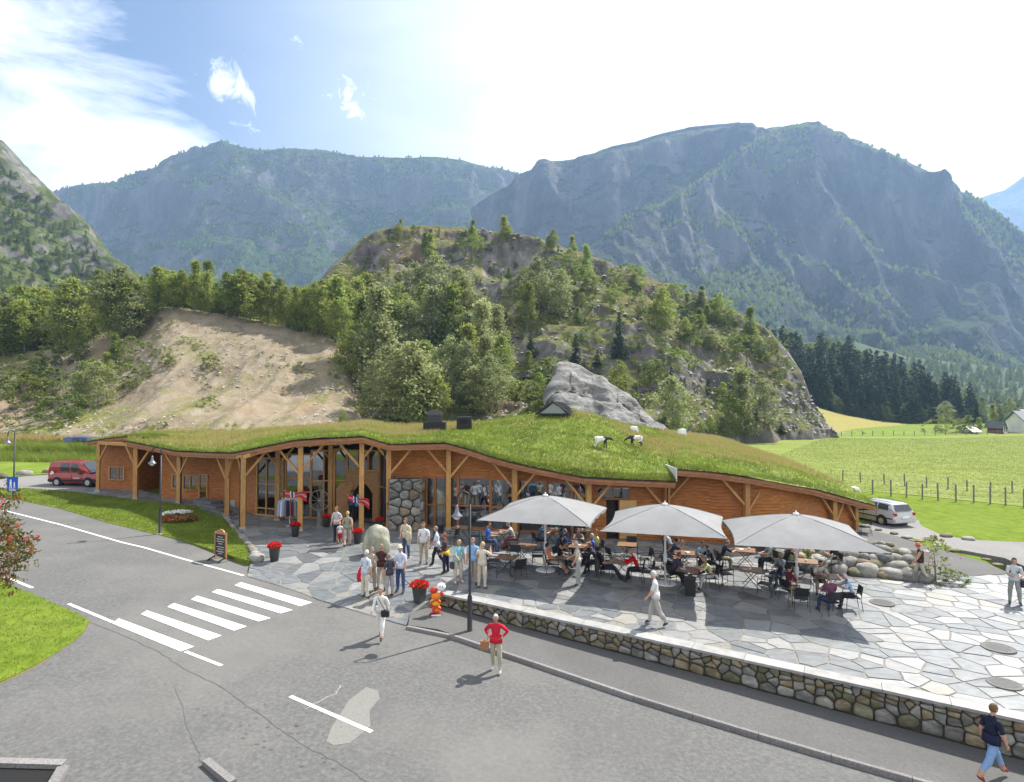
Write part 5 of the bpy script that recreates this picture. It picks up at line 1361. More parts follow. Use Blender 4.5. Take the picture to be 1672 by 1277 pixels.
# turf blades and tall grass on the roof
UG = np.array([[(p.x + k * .1, p.y + k * .45, p.z + .03 + .012 * k) for p in UL] for k in range(5)])
def tufts(name, P, h, w, m, lean=.35, blades=2, seed=3, parent=None):
    g = np.random.default_rng(seed); n = len(P) * blades; P = np.repeat(P, blades, 0) + g.normal(size=(n, 3)) * [.04, .04, 0]
    H = (h * g.uniform(.5, 1.4, n))[:, None]; th = g.uniform(0, 6.283, n); dx = np.stack([np.cos(th), np.sin(th), 0 * th], 1) * w * .5
    top = P + [0, 0, 1] * H + g.normal(size=(n, 3)) * [1, 1, 0] * H * lean
    V = np.stack([P - dx, P + dx, top], 1).reshape(-1, 3); o = obj(name, npmesh(name, V, np.arange(3 * n).reshape(n, 3), m), parent); o['kind'] = 'stuff'; return o
def sample(A, n, g, rows=None):
    nv, nu = A.shape[:2]; i = g.integers(0, (rows or nv) - 1, n); j = g.integers(0, nu - 1, n); a = g.random((n, 1)); b = g.random((n, 1))
    return A[i, j] * (1 - a) * (1 - b) + A[i, j + 1] * a * (1 - b) + A[i + 1, j] * (1 - a) * b + A[i + 1, j + 1] * a * b
M_bl = mat('turf_blades', [(.15, .20, .022), (.20, .26, .034), (.26, .32, .055)], scale=.8, detail=6, coord='World', trans=.4, rough=.6, big=[(.35, (.10, .14, .022), .6, .45, .65), (.9, (.26, .22, .10), .5, .58, .68)])
M_gold = mat('dry_grass_blades', [(.30, .24, .09), (.38, .31, .12), (.27, .30, .08)], scale=.8, detail=6, coord='World', trans=.35, rough=.7)
g_ = np.random.default_rng(5)
tufts('turf', sample(UG, 3500, g_), .14, .035, M_bl, seed=77, parent=house)
for k, (A, n) in enumerate(zip(ROOFG, (52000, 22000))):
    P = sample(A, n, g_); px = 836 + 1000 * P[:, 0] / P[:, 1]; 
    dep = P[:, 1] - np.interp(px, [200, 400, 600, 960, 1430], [38, 32, 31.5, 31, 33])
    gold = fbm(P * .22, 4) * .9 + np.interp(px, [200, 300, 560, 700, 800, 1050, 1150, 1300, 1430], [.0, .18, .18, .1, -.5, -.5, .15, .22, -.1]) + np.interp(dep, [0, 2, 5, 12, 20], [-.7, -.35, .05, .35, .3])
    isg = gold + g_.normal(size=len(P)) * .16 > .16
    tufts('turf', P[~isg], .13, .035, M_bl, seed=k, parent=house); tufts('dry_turf', P[isg], .24, .03, M_gold, .3, seed=k + 9, parent=house)
    E_ = sample(A, 5000 if k == 0 else 2000, g_, 2); tufts('turf', E_ + [0, -.03, 0], .12, .035, M_bl, .9, seed=k + 3, parent=house)
# ------------------------------------------------------------------ terrace furniture
MC_black = plain('chair_black', (.018, .018, .02), rough=.45)
MC_steel = plain('chair_steel', (.05, .05, .055), rough=.35, metal=.6)
MC_top = mat('table_wood', [(.13, .065, .032), (.21, .11, .055), (.27, .155, .085)], scale=5, rough=.4, stretch=(1, 7, 1), rand=.15, spec=.5)
MC_china = plain('white_china', (.75, .75, .73), rough=.25)
def make_chair():
    t = thing('terrace_chair', 'x', 'chair')
    mb = MB(); mb.box((-.22, -.21, .44), (.22, .23, .468)); mb.build('seat', MC_black, t)
    mb = MB(); vs = []
    for i in range(5):
        u = -1 + i * .5
        for z, y in ((.56, -.235), (.70, -.262), (.86, -.295)): vs.append((u * .22, y - .03 * (1 - u * u), z))
    mb.add(vs, [(3 * i + j, 3 * i + 3 + j, 3 * i + 4 + j, 3 * i + 1 + j) for i in range(4) for j in range(2)]); mb.add([(x, y - .014, z) for x, y, z in vs], [(3 * i + j, 3 * i + 1 + j, 3 * i + 4 + j, 3 * i + 3 + j) for i in range(4) for j in range(2)]); mb.build('backrest', MC_black, t)
    for x in (-.25, .25):
        mb = MB(); mb.tube([(x, .24, 0), (x, .22, .64)], .0125, 6); mb.build('leg', MC_steel, t)
        mb = MB(); mb.tube([(x, -.30, 0), (x, -.23, .45), (x * .93, -.31, .87)], .0125, 6); mb.build('leg', MC_steel, t)
        mb = MB(); mb.tube([(x, .23, .645), (x, -.02, .66), (x, -.27, .65)], .017, 6); mb.build('armrest', MC_black, t)
    mb = MB()
    for y in (.2, -.2): mb.tube([(-.25, y, .435), (.25, y, .435)], .011, 5)
    mb.build('frame', MC_steel, t)
    return t
def make_table(w=.8, l=.8):
    t = thing('terrace_table', 'x', 'table')
    n = 5
    for i in range(n):
        y0 = -l / 2 + l * i / n; mb = MB(); mb.box((-w / 2, y0 + .003, .715), (w / 2, y0 + l / n - .003, .74)); mb.build('table_slat', MC_top, t)
    mb = MB(); mb.box((-w / 2 + .05, -l / 2 + .04, .695), (w / 2 - .05, l / 2 - .04, .714)); mb.build('frame', MC_steel, t)
    for sx in (-1, 1):
        for sy in (-1, 1): mb = MB(); mb.tube([(sx * w * .42, sy * l * .42, 0), (-sx * w * .30, sy * l * .38, .70)], .014, 6); mb.build('leg', MC_steel, t)
    return t
def dup(root, loc, rz, label, group=None):
    r = root.copy(); C.objects.link(r); r.location = loc; r.rotation_euler = (0, 0, rz); r['label'] = label
    if group: r['group'] = group
    for ch in list(root.children):
        c = ch.copy(); C.objects.link(c); c.parent = r
        for g in ch.children: d = g.copy(); C.objects.link(d); d.parent = c
    return r
chair0, table0 = make_chair(), make_table(.85, .85)
used = {'c': 0, 't': 0}
def place(kind, px, py, rz, label):
    p = gz(px, py); src = chair0 if kind == 'c' else table0
    if used[kind] == 0: src.location = p; src.rotation_euler.z = rz; src['label'] = label; o = src
    else: o = dup(src, p, rz, label)
    used[kind] += 1; o['group'] = 'chairs on the café terrace' if kind == 'c' else 'tables on the café terrace'
    o['label'] = label; return o
TA = R(-18)
# tables: px, base row, what stands on it, label
tables = [
 (753, 885, 1, 'round-shadowed bare table by the windows behind the tall black lamp post'),
 (818, 893, 2, 'laden table with two guests under the left corner of the first parasol'),
 (858, 918, 2, 'table with white cups just left of the first parasol pole'),
 (828, 938, 1, 'bare wooden table left of the first parasol pole, nearest the open plaza'),
 (900, 888, 2, 'cluttered table under the first parasol close to the windows'),
 (958, 890, 2, 'table of plates behind the first parasol pole by the café door'),
 (945, 918, 3, 'table with white plates between the bearded diners and the orange shirt'),
 (930, 938, 2, 'table beside the standing man in the cream waistcoat'),
 (1024, 915, 0, 'bare orange-topped table before the open café door'),
 (1012, 946, 3, 'cup-covered table in front of the guest in the red jumper'),
 (1118, 930, 3, 'crowded table beyond the second parasol pole'),
 (1124, 960, 2, 'dark wooden table beside the black bin under the second parasol'),
 (1217, 925, 2, 'table between the man in black polo and the bald diner'),
 (1226, 960, 2, 'empty table with two plates between the second and third parasol poles'),
 (1318, 945, 1, 'table with a red cup beside the third parasol pole'),
 (1352, 972, 0, 'table of the three guests at the right end of the terrace'),
]
def put_on(t, n, lab):
    for i in range(n):
        a = rnd.uniform(0, 6.28); r = rnd.uniform(.08, .28); x, y = t.location.x + r * math.cos(a), t.location.y + r * math.sin(a); z = t.location.z + .741
        if i % 2: 
            mb = MB(); mb.lathe((0, 0, 0), [(.0, 0), (.07, 0), (.12, .018), (.115, .02), (.0, .006)], 14); o = mb.build('plate', MC_china, None, True, (x, y, z)); tag(o, 'white plate on the ' + lab, 'plate', 'crockery on the terrace tables')
        else:
            mb = MB(); mb.lathe((0, 0, 0), [(0, 0), (.028, 0), (.042, .03), (.045, .085), (.04, .085), (.03, .01), (0, .01)], 12); e = thing('cup', 'white cup on the ' + lab, 'cup', (x, y, z), a, 'crockery on the terrace tables'); mb.build('body', MC_china, e, True)
            mb = MB(); mb.tube([(.042, 0, .07), (.068, 0, .06), (.066, 0, .035), (.038, 0, .028)], .006, 5); mb.build('handle', MC_china, e, True)
short = ['table by the windows behind the black lamp post', 'table under the left corner of the first parasol', 'cup table left of the first parasol pole', 'wooden table nearest the open plaza', 'cluttered table close to the windows', 'table by the café door', 'table between the bearded diners', 'table beside the man in the cream waistcoat', 'table before the open café door', 'table in front of the red jumper', 'crowded table beyond the second parasol pole', 'dark table beside the black bin', 'table of the man in the black polo', 'empty table between the second and third poles', 'table beside the third parasol pole', 'table of the guests at the right end']
for (px, py, n, lab), sh in zip(tables, short):
    t = place('t', px, py, TA + rnd.uniform(-.1, .1), lab); put_on(t, n, sh)
# chairs: px, base row, facing (0 = away from the camera, along +y), label
CH = [
 (716, 884, 0.2, 'empty black chair in front of the curtained window'), (738, 892, 1.2, 'empty black chair left of the lamp post by the windows'), (775, 890, -1.6, 'empty black chair right of the bare window table'),
 (797, 900, -1.5, 'black chair of the guest in blue under the first parasol corner'), (838, 897, 1.4, 'black chair of the guest in patterned top under the first parasol'),
 (806, 932, -1.7, 'empty black chair nearest the cream-clad woman'), (797, 945, -.9, 'empty black chair with its back to the plaza group'), (838, 925, 2.8, 'empty black chair pushed in behind the bare wooden table'), (846, 945, .4, 'empty black chair this side of the bare wooden table'),
 (878, 925, 1.5, 'empty black chair between the cup table and the parasol pole'), (838, 912, -1.6, 'empty black chair left of the cup table'), (880, 898, -1.2, 'empty black chair in the shade beside the cluttered table'), (922, 897, 1.5, 'empty black chair right of the cluttered window table'),
 (902, 938, -1.5, 'black chair under the boy in orange'), (916, 926, -2.2, 'black chair of the dark haired woman raising her cup'), (922, 913, -1.6, 'black chair of the guest in navy with back to the pole'), (944, 906, 3.1, 'black chair of the red haired diner'), (967, 920, 1.4, 'black chair of the guest in the bright blue shirt'), (974, 914, 1.7, 'black chair of the guest in the yellow top'),
 (973, 938, 1.3, 'empty black chair behind the standing man in the cream waistcoat'), (988, 946, -1.5, 'empty black chair hung with a grey jacket'), (990, 934, -1.5, 'empty black chair draped with a dark coat'), (1002, 925, -1.2, 'empty black chair beside the orange-topped table'), (1032, 908, 3.0, 'empty black chair behind the orange-topped table'), (1052, 930, 1.6, 'empty black chair left of the second parasol pole'), (1056, 952, 1.5, 'empty black chair right of the red jumper'), (1040, 950, 1.4, 'black chair under the guest in the red jumper'),
 (1075, 926, -1.5, 'empty pale-seated chair beside the second parasol pole'), (1093, 940, -1.5, 'black chair pulled back behind the second parasol pole'), (1096, 926, -1.6, 'black chair under the sleeping guest in dark shirt'), (1095, 912, -1.3, 'black chair of the guest leaning back with crossed jeans'), (1148, 935, 2.9, 'black chair of the dark haired guest in light blue'), (1163, 938, 1.6, 'empty black chair right of the crowded table'), (1160, 962, 1.5, 'black chair of the guest in the yellow shirt'), (1100, 955, -1.4, 'empty black chair left of the dark wooden table'), (1168, 952, 1.3, 'empty black chair turned behind the yellow shirt'),
 (1180, 930, -1.5, 'black chair under the man in black polo'), (1184, 955, -1.4, 'empty black chair in front of the man in black polo'), (1256, 932, 1.6, 'black chair under the bald diner in grey'), (1262, 960, 1.5, 'empty black chair right of the empty table'), (1250, 972, .9, 'empty black chair this side of the empty table'), (1275, 955, 1.9, 'empty black chair half turned between two tables'),
 (1283, 938, -1.4, 'black chair under the woman resting her head in her hands'), (1361, 936, 1.6, 'black chair under the reader in the dark shirt'), (1290, 982, -1.3, 'black chair under the guest in the maroon top'), (1308, 996, -.3, 'empty black chair beside the leaning crutch'), (1356, 1003, 0.1, 'black chair seen from behind under the plaid shirt'), (1391, 995, 1.35, 'black chair at the right end under the woman in pale blue'), (1338, 968, 2.9, 'black chair behind the guest in the white blouse'),
]
for px, py, rz, lab in CH: place('c', px, py, rz, lab)
p = gp(1413, 873, P0); dup(chair0, p, 1.2, 'lone black chair at the right end wall of the building', 'chairs on the café terrace')
# jackets on two chairs, bin, crutch
def cloth(px, py, col, label, rz, w=.5, h=.62):
    p = gz(px, py); mb = MB(); vs = []
    for i in range(7):
        for j in range(5):
            u = i / 6; v = j / 4; vs.append(((u - .5) * w * (1 + .15 * (1 - v)) , -.30 - .035 * math.sin(u * 9 + v * 3) - .03 * (1 - v), .88 - h * (1 - v)))
    mb.add(vs, [(5 * i + j, 5 * i + 5 + j, 5 * i + 6 + j, 5 * i + 1 + j) for i in range(6) for j in range(4)]); mb.add([(x, y - .03, z) for x, y, z in vs], [(5 * i + j, 5 * i + 1 + j, 5 * i + 6 + j, 5 * i + 5 + j) for i in range(6) for j in range(4)])
    o = mb.build('jacket', plain('cloth_%d' % int(px), col, rough=.9), None, True, p); o.rotation_euler.z = rz; return tag(o, label, 'jacket')
cloth(988, 946, (.06, .065, .06), 'grey jacket hung over the back of a terrace chair', -1.5); cloth(990, 934, (.025, .03, .035), 'dark coat draped over a terrace chair', -1.5)
p = gz(1127, 972); mb = MB(); mb.box((-.2, -.2, 0), (.2, .2, .62)); mb.box((-.22, -.22, .621), (.22, .22, .66)); mb.box((-.12, -.222, .5), (.12, -.201, .58), 0); o = mb.build('rubbish_bin', MC_black, None, loc=p); o.rotation_euler.z = -.3; tag(o, 'square black bin beside the dark wooden table', 'bin')
p = gz(1292, 988); mb = MB(); mb.tube([(0, 0, 0), (.03, .03, .5), (.07, .05, .82), (.02, .05, .86), (-.05, .05, .85)], .014, 8); tag(mb.build('walking_stick', plain('cane_wood', (.5, .32, .1), rough=.35), None, True, p), 'varnished walking stick leaning by the maroon top', 'walking stick')

# parasols
M_canopy = mat('canopy_cloth', [(.21, .21, .213), (.255, .255, .257)], scale=1.2, detail=5, rough=.9, trans=.10, stretch=(1, 1, 1), bump=.15, bscale=3)
M_wmet = plain('white_metal', (.70, .70, .69), rough=.35)
def parasol(cx, cy, rz, label, half=2.28):
    z0 = P0(cx, cy); t = thing('parasol', label, 'parasol', (cx, cy, z0), rz, 'big square parasols over the café terrace')
    mb = MB(); mb.lathe((0, 0, 0), [(0, .0), (.42, 0), (.42, .05), (.40, .06), (.08, .065)], 20); mb.build('base', M_wmet, t, True)
    mb = MB(); mb.lathe((0, 0, 0), [(.045, .05), (.045, 3.1)], 12); mb.build('pole', M_wmet, t, True)
    mb = MB(); mb.lathe((0, 0, 0), [(.06, .9), (.075, .92), (.075, 1.2), (.06, 1.22)], 12); mb.box((.05, -.02, 1.0), (.2, .02, 1.04)); mb.build('crank', M_wmet, t)
    mb = MB(); mb.lathe((0, 0, 0), [(.0, 3.24), (.10, 3.235), (.12, 3.18), (.09, 3.15)], 12); mb.lathe((0, 0, 0), [(.03, 3.23), (.03, 3.31), (0, 3.33)], 8); mb.build('cap', M_wmet, t, True)
    # four panels, sagging between the ribs, arched along each rib
    corner = [Vector((half * a, half * b, 0)) for a, b in ((-1, -1), (1, -1), (1, 1), (-1, 1))]
    apex_z, edge_z = 3.18, 2.42
    for k in range(4):
        a, b = corner[k], corner[(k + 1) % 4]; mb = MB(); NU, NV = 12, 10; vs = []
        for j in range(NV + 1):
            v = j / NV
            for i in range(NU + 1):
                u = i / NU; e = a.lerp(b, u); sag = math.sin(math.pi * u)
                # valance edge curves inwards between the corners
                pull = 1 - .06 * sag * v ** 2; q = e * v * pull
                z = edge_z + (apex_z - edge_z) * (1 - v ** 1.3) - .05 * sag * v * (1 - .3 * v) + .04 * (abs(u - .5) * 2) * 0
                vs.append((q.x, q.y, z))
        w = NU + 1; mb.add(vs, [(j * w + i, j * w + i + 1, (j + 1) * w + i + 1, (j + 1) * w + i) for j in range(NV) for i in range(NU)])
        # scalloped short valance on the two side edges
        vv = []
        if k in (1, 3):
            for i in range(25):
                u = i / 24; e = a.lerp(b, u); sag = math.sin(math.pi * u); q = e * (1 - .06 * sag); z = edge_z - .05 * sag * .7
                d_ = .05 + .10 * abs(math.sin(u * math.pi * 4)); vv += [(q.x, q.y, z), (q.x * 1.002, q.y * 1.002, z - d_)]
            mb.add(vv, [(2 * i, 2 * i + 2, 2 * i + 3, 2 * i + 1) for i in range(24)])
        mb.build('canopy_panel', M_canopy, t, True)
    for k in range(8):
        e = corner[k // 2] if k % 2 == 0 else (corner[k // 2] + corner[(k // 2 + 1) % 4]) / 2 * .94
        mb = MB(); pts = [Vector((e.x * v, e.y * v, edge_z + (apex_z - edge_z) * (1 - v ** 1.3) - .05 - (.05 * v if k % 2 else 0))) for v in (0, .25, .5, .75, .97)]; mb.tube(pts, .016, 5); mb.build('rib', M_wmet, t)
        mb = MB(); mb.tube([q + Vector((0, 0, .056)) for q in pts], .012, 4); mb.build('seam', plain('seam_tape', (.15, .15, .155), rough=.9), t)
        mb = MB(); mb.tube([(e.x * .02, e.y * .02, 2.25), tuple(pts[2] - Vector((0, 0, .02)))], .012, 5); mb.build('strut', M_wmet, t)
    return t
PR = R(-17)
parasol(1.42, 26.2, PR, 'grey parasol nearest the tall black lamp post, leftmost of the three')
parasol(6.15, 24.75, PR, 'middle grey parasol, in front of the open café door')
parasol(10.75, 23.3, R(-14), 'large grey parasol in front of the boulder bank, rightmost of the three', 2.45)

# lamp posts
M_lamp = plain('lamp_shade_steel', (.16, .17, .21), rough=.35, metal=.3)
def street_lamp(p, label, side, H=4.15, thick=1.):
    t = thing('street_lamp', label, 'lamp post', p, 0, 'black swan-neck lamp posts')
    mb = MB(); mb.lathe((0, 0, 0), [(.13, 0), (.13, .06), (.075 * thick, .09), (.07 * thick, 1.25), (.045, 1.32), (.035, H - .1)], 14)
    pts = [(0, 0, H - .12)] + [(side * (.22 - .22 * math.cos(a)), 0, H + .22 * math.sin(a) + .1) for a in np.linspace(0, math.pi, 9)] + [(side * .44, 0, H - .12)]
    mb.tube(pts, .026, 8); mb.build('pole', M_black, t, True)
    e = MB(); e.lathe((side * .44, 0, H - .52), [(.20, 0), (.19, .03), (.11, .10), (.06, .20), (.045, .32), (.03, .4)], 18); sh = e.build('lamp_shade', M_lamp, t, True)
    g = MB(); g.ell((side * .44, 0, H - .53), (.12, .12, .10), 14, 8); g.build('bulb_glass', plain('frosted_glass', (.6, .6, .58), rough=.1), t, True)
    f = MB(); f.lathe((0, 0, 0), [(.17, -.02), (.17, .03), (.14, .05)], 12); f.build('footing', M_conc, t)
    return t
lp = gz(767, 1003); LAMP3 = lp
street_lamp(lp, 'tall black lamp post rising from the sidewalk against the stone wall', -1, 4.45, 1.15)
street_lamp(gp(261, 872, P0), 'black lamp post on the lawn edge in front of the left wing', -1, 4.05)
lpL = gp(22, 811, P0); street_lamp(lpL, 'black lamp post carrying a small blue sign at the far left', -1, 4.0)
# blue sign on the left lamp
M_blue = plain('sign_blue', (.02, .09, .45), rough=.35); M_sw = plain('sign_white', (.8, .8, .8), rough=.4)
t = thing('blue_sign', 'small blue sign with two white walking figures on the left lamp post', 'sign', (lpL.x, lpL.y - .1, lpL.z + .35))
mb = MB(); mb.box((-.36, -.02, 0), (.36, 0, .95)); mb.build('panel', M_blue, t)
mb = MB()
def fig(x, s, z=.42):
    mb.add([(x + s * .07 * math.cos(a), -.024, z + .40 * s + s * .07 * math.sin(a)) for a in np.linspace(0, 5.6, 8)], [tuple(range(8))])
    for q in ([(-.09, .30), (.09, .30), (.06, .08), (-.06, .08)], [(-.06, .08), (0, .08), (-.03, -.2), (-.09, -.2)], [(0, .08), (.06, .08), (.11, -.2), (.05, -.2)]): mb.add([(x + a * s, -.024, z + b * s) for a, b in q], [(0, 1, 2, 3)])
fig(-.1, .85, .38); fig(.14, .6, .34)
mb.box((-.26, -.024, .06), (.26, -.021, .10)); mb.box((-.2, -.024, .14), (.2, -.021, .17)); mb.build('pictogram', M_sw, t)

# signboard
p = gz(360, 914); t = thing('menu_board', 'wooden sandwich sign with chalked black board standing at the lawn corner', 'sign', p, -.5)
Mw = plain('sign_wood', (.36, .17, .07), rough=.5); Mk = plain('chalkboard', (.02, .022, .022), rough=.6)
for x in (-.36, .36):
    mb = MB(); mb.box((x - .035, -.03, .05), (x + .035, .03, 1.2)); mb.build('upright', Mw, t)
    mb = MB(); mb.beam((x, -.38, .02), (x, 0, .14), .05, .05); mb.beam((x, .38, .02), (x, 0, .14), .05, .05); mb.build('foot', MC_black, t)
mb = MB(); mb.box((-.325, -.02, .22), (.325, .02, 1.12)); mb.build('chalkboard', Mk, t)
mb = MB(); mb.box((-.40, -.035, 1.121), (.40, .035, 1.19)); K = 10
mb.add([(.26 * math.cos(math.pi * i / K), y, 1.19 + .15 * math.sin(math.pi * i / K)) for y in (-.03, .03) for i in range(K + 1)], [tuple(range(K + 1)), tuple(range(K + 1, 2 * K + 2))[::-1]] + [(i, i + 1, K + 2 + i, K + 1 + i) for i in range(K)]); mb.build('header', Mw, t)
mb = MB()
for i, (w, z) in enumerate(((.34, 1.0), (.5, .9), (.42, .8), (.22, .7), (.46, .56), (.38, .46), (.5, .36), (.3, .28))):
    x = -w / 2 + rnd.uniform(-.03, .03)
    while x < w / 2:
        l = rnd.uniform(.02, .07); mb.box((x, -.0225, z - rnd.uniform(.01, .022)), (x + l, -.0205, z + rnd.uniform(.01, .022))); x += l + .018
mb.build('chalk_writing', plain('chalk', (.6, .6, .58), rough=.9), t)

# flower tubs
M_red = plain('red_petals', (.62, .015, .012), rough=.6, rand=.05, trans=.2); M_tub = plain('dark_tub', (.045, .05, .05), rough=.5); M_lf = plain('tub_leaves', (.04, .09, .02), rough=.6, trans=.2)
def tub(px, py, label, s=1., sqr=False, dim=False):
    p = gz(px, py); t = thing('flower_tub', label, 'planter', p, .3, 'dark tubs of red flowers', s)
    mb = MB(); n = 4 if sqr else 16; k = 1.25 if sqr else 1
    mb.tube([(0, 0, 0), (0, 0, .62), (0, 0, .66), (0, 0, .66), (0, 0, .6)], [.17 * k, .25 * k, .27 * k, .24 * k, .22 * k], n); mb.build('pot', M_tub, t, not sqr)
    g = np.random.default_rng(int(px)); n = 420; a = g.normal(size=(n, 3)); a /= np.linalg.norm(a, axis=1, keepdims=True); a[:, 2] = np.abs(a[:, 2]); P = a * g.uniform(.7, 1, (n, 1)) * [.34 * k, .34 * k, .26] + [0, 0, .66]
    obj('flowers', leafmesh('flowers', P, .07, M_red, 1, int(px)), t); P = a[:200] * g.uniform(.5, .95, (200, 1)) * [.34 * k, .34 * k, .2] + [0, 0, .64]; obj('leaves', leafmesh('leaves', P, .08, M_lf, 1, int(px)), t)
tub(448, 917, 'tub of red flowers standing alone near the lawn corner', .95)
tub(482, 877, 'tub of red flowers at the foot of the first entrance post', .85)
tub(584, 888, 'tub of red flowers left of the mossy standing boulder', .85)
tub(533, 861, 'shaded tub of dark red flowers beside the inner entrance post', .8)
tub(619, 866, 'shaded tub of red flowers between the doorway and the stone pillar', .8)
tub(685, 984, 'large square tub of bright red flowers near the end of the stone wall', .92, True)
# flower bed
fb = gp(292, 851, P0); t = thing('flower_bed', 'oval bed of white and orange flowers on the lawn', 'flower bed', fb)
for nm, col, sel in (('white_flowers', (.8, .78, .72), 0), ('red_flowers', (.50, .10, .04), 1), ('leaves', (.10, .12, .03), 2)):
    g = np.random.default_rng(sel); n = 900; a = g.uniform(-1, 1, (n, 2)); a = a[(a ** 2).sum(1) < 1]; r = np.hypot(a[:, 0], a[:, 1] + .0)
    k = (a[:, 1] > -.25) & (a[:, 0] < .45) if sel == 0 else (r > .35) & ~((a[:, 1] > 0) & (a[:, 0] < .3)) if sel == 1 else r < 2
    a = a[k]; P = np.stack([a[:, 0] * .95, a[:, 1] * .8, (.34 if sel == 0 else .12) + .12 * g.random(len(a)) + .14 * (1 - (a ** 2).sum(1))], 1); obj(nm, leafmesh(nm, P, .11, plain(nm, col, rough=.7, trans=.2), 1, sel), t)

# flags leaning out from the two entrance posts: red with a white-edged dark cross
M_fr = plain('flag_red', (.55, .02, .025), rough=.7, trans=.25); M_fw = plain('flag_white', (.78, .78, .78), rough=.7, trans=.25); M_fb = plain('flag_navy', (.02, .03, .14), rough=.7)
def flag(px, py, label, dx, sag):
    b = pbase(px); z = topz(px, py, b); t = thing('flag', label, 'flag', (b.x, b.y - .18, z), 0, 'flags on the entrance posts')
    mb = MB(); mb.tube([(0, .08, -.25), (-.62 * dx, -.35, .42)], .014, 6); mb.build('staff', M_wmet, t)
    def pos(u, v):   # u along 0..1 from the staff tip outwards, v down
        x = -.60 * dx + u * 1.15 * dx; y = -.34 - .10 * math.sin(u * 7) + .05 * v; zz = .38 - v * (.34 - .1 * math.sin(u * 5)) - sag * u + .06 * math.sin(u * 9 + v * 2); return (x, y, zz)
    us = [0, .1, .22, .27, .31, .39, .43, .48, .6, .74, .87, 1]; vs_ = [0, .2, .36, .42, .46, .54, .58, .64, .82, 1]
    for nm, m, sel in (('field', M_fr, 0), ('cross_edge', M_fw, 1), ('cross', M_fb, 2)):
        mb = MB()
        for i in range(len(us) - 1):
            for j in range(len(vs_) - 1):
                cu, cv = (us[i] + us[i + 1]) / 2, (vs_[j] + vs_[j + 1]) / 2
                c = 2 if (.31 < cu < .39 or .46 < cv < .54) else 1 if (.27 < cu < .43 or .42 < cv < .58) else 0
                if c != sel: continue
                mb.add([pos(us[i], vs_[j]), pos(us[i + 1], vs_[j]), pos(us[i + 1], vs_[j + 1]), pos(us[i], vs_[j + 1])], [(0, 1, 2, 3)])
        mb.build(nm, m, t, True)
flag(489, 812, 'red flag with white and navy cross on the left entrance post', 1, .05); flag(590, 818, 'red flag with white and navy cross on the right entrance post', 1, .25)
# painted advertising figure: orange swirls with a white ball on top (plain stand-in)
p = gz(712, 989); t = thing('ice_cream_sign', 'tall orange and red display figure with a white ball beside the wall end', 'sign', p, .2, None, .88)
M_or = plain('sign_orange', (.75, .22, .02), rough=.35); M_rd = plain('sign_red', (.55, .04, .02), rough=.35); M_yl = plain('sign_yellow', (.75, .45, .04), rough=.35)
mb = MB(); mb.box((-.22, -.16, 0), (.22, .16, .22)); mb.build('base', plain('sign_base', (.25, .04, .05), rough=.5), t)
mb = MB(); mb.box((-.20, -.165, .10), (.20, -.161, .19)); mb.build('base_label', M_sw, t)
for nm, z, x, r_, m in (('lower_swirl', .36, .02, .19, M_or), ('middle_swirl', .62, -.03, .22, M_yl), ('upper_swirl', .87, 0, .20, M_or), ('arm', .95, .22, .10, M_rd), ('top_swirl', 1.12, -.10, .16, M_rd), ('ball', 1.24, .20, .19, M_sw)):
    mb = MB(); mb.ell((x, 0, z), (r_, r_ * .6, r_ * .85), 14, 9); 
    mb.build(nm, m, t, True)
for z, x, r_ in ((.62, -.03, .24), (.36, .02, .2)):
    mb = MB(); mb.tube([(x + r_ * .8 * math.cos(a), -.12, z + r_ * .5 * math.sin(a)) for a in np.linspace(0, 5.2, 14)], .035, 6); mb.build('swirl', M_rd, t, True)
mb = MB(); mb.ell((.15, -.10, 1.27), (.02, .02, .03), 8, 6); mb.ell((.25, -.10, 1.27), (.02, .02, .03), 8, 6); mb.build('eyes', MC_black, t)
# clothes rack, wheel ornament, stands in the porch
p = gp(473, 859, P0); t = thing('clothes_rack', 'round clothes rack of shirts and jackets outside the shop window', 'clothes rack', p)
mb = MB(); mb.tube([(0, 0, 0), (0, 0, 1.5)], .02, 8); mb.tube([(.45 * math.cos(a), .45 * math.sin(a), 1.5) for a in np.linspace(0, 6.28, 17)], .012, 5); mb.tube([(-.45, 0, 1.5), (.45, 0, 1.5)], .01, 5); mb.tube([(-.4, 0, .02), (.4, 0, .02)], .015, 5); mb.tube([(0, -.4, .02), (0, .4, .02)], .015, 5); mb.build('stand', M_wmet, t)
for i in range(16):
    a = i * .3927; c = [(.35, .42, .62), (.62, .64, .66), (.10, .12, .22), (.30, .06, .10), (.28, .26, .22)][i % 5]; mb = MB(); cx, cy = .45 * math.cos(a), .45 * math.sin(a); tx, ty = math.cos(a), math.sin(a); vs = []
    for z, w in ((1.46, .04), (1.38, .2), (1.0, .22), (.62, .25)):
        for sg in (-1, 1): vs += [(cx + tx * w * sg - ty * .03 , cy + ty * w * sg + tx * .03, z), (cx + tx * w * sg + ty * .03, cy + ty * w * sg - tx * .03, z)]
    mb.add(vs, [(4 * j + a_, 4 * j + b_, 4 * j + 4 + b_, 4 * j + 4 + a_) for j in range(3) for a_, b_ in ((0, 1), (1, 3), (3, 2), (2, 0))]); mb.build('shirt', plain('shirt_%d' % (i % 5), c, rough=.9), t)
p = gp(521, 861, P0); t = thing('wheel_ornament', 'old spoked wheel standing on a rough wooden stump before the shop', 'ornament', p)
mb = MB(); mb.lathe((0, 0, 0), [(.3, 0), (.3, .05), (.13, .1), (.11, .8), (.18, 1.0)], 12); mb.build('stump', M_bark, t)
mb = MB(); mb.tube([(.55 * math.cos(a), 0, 1.45 + .55 * math.sin(a)) for a in np.linspace(0, 6.2832, 25)], .025, 6); mb.tube([(0, -.06, 1.45), (0, .06, 1.45)], .07, 10)
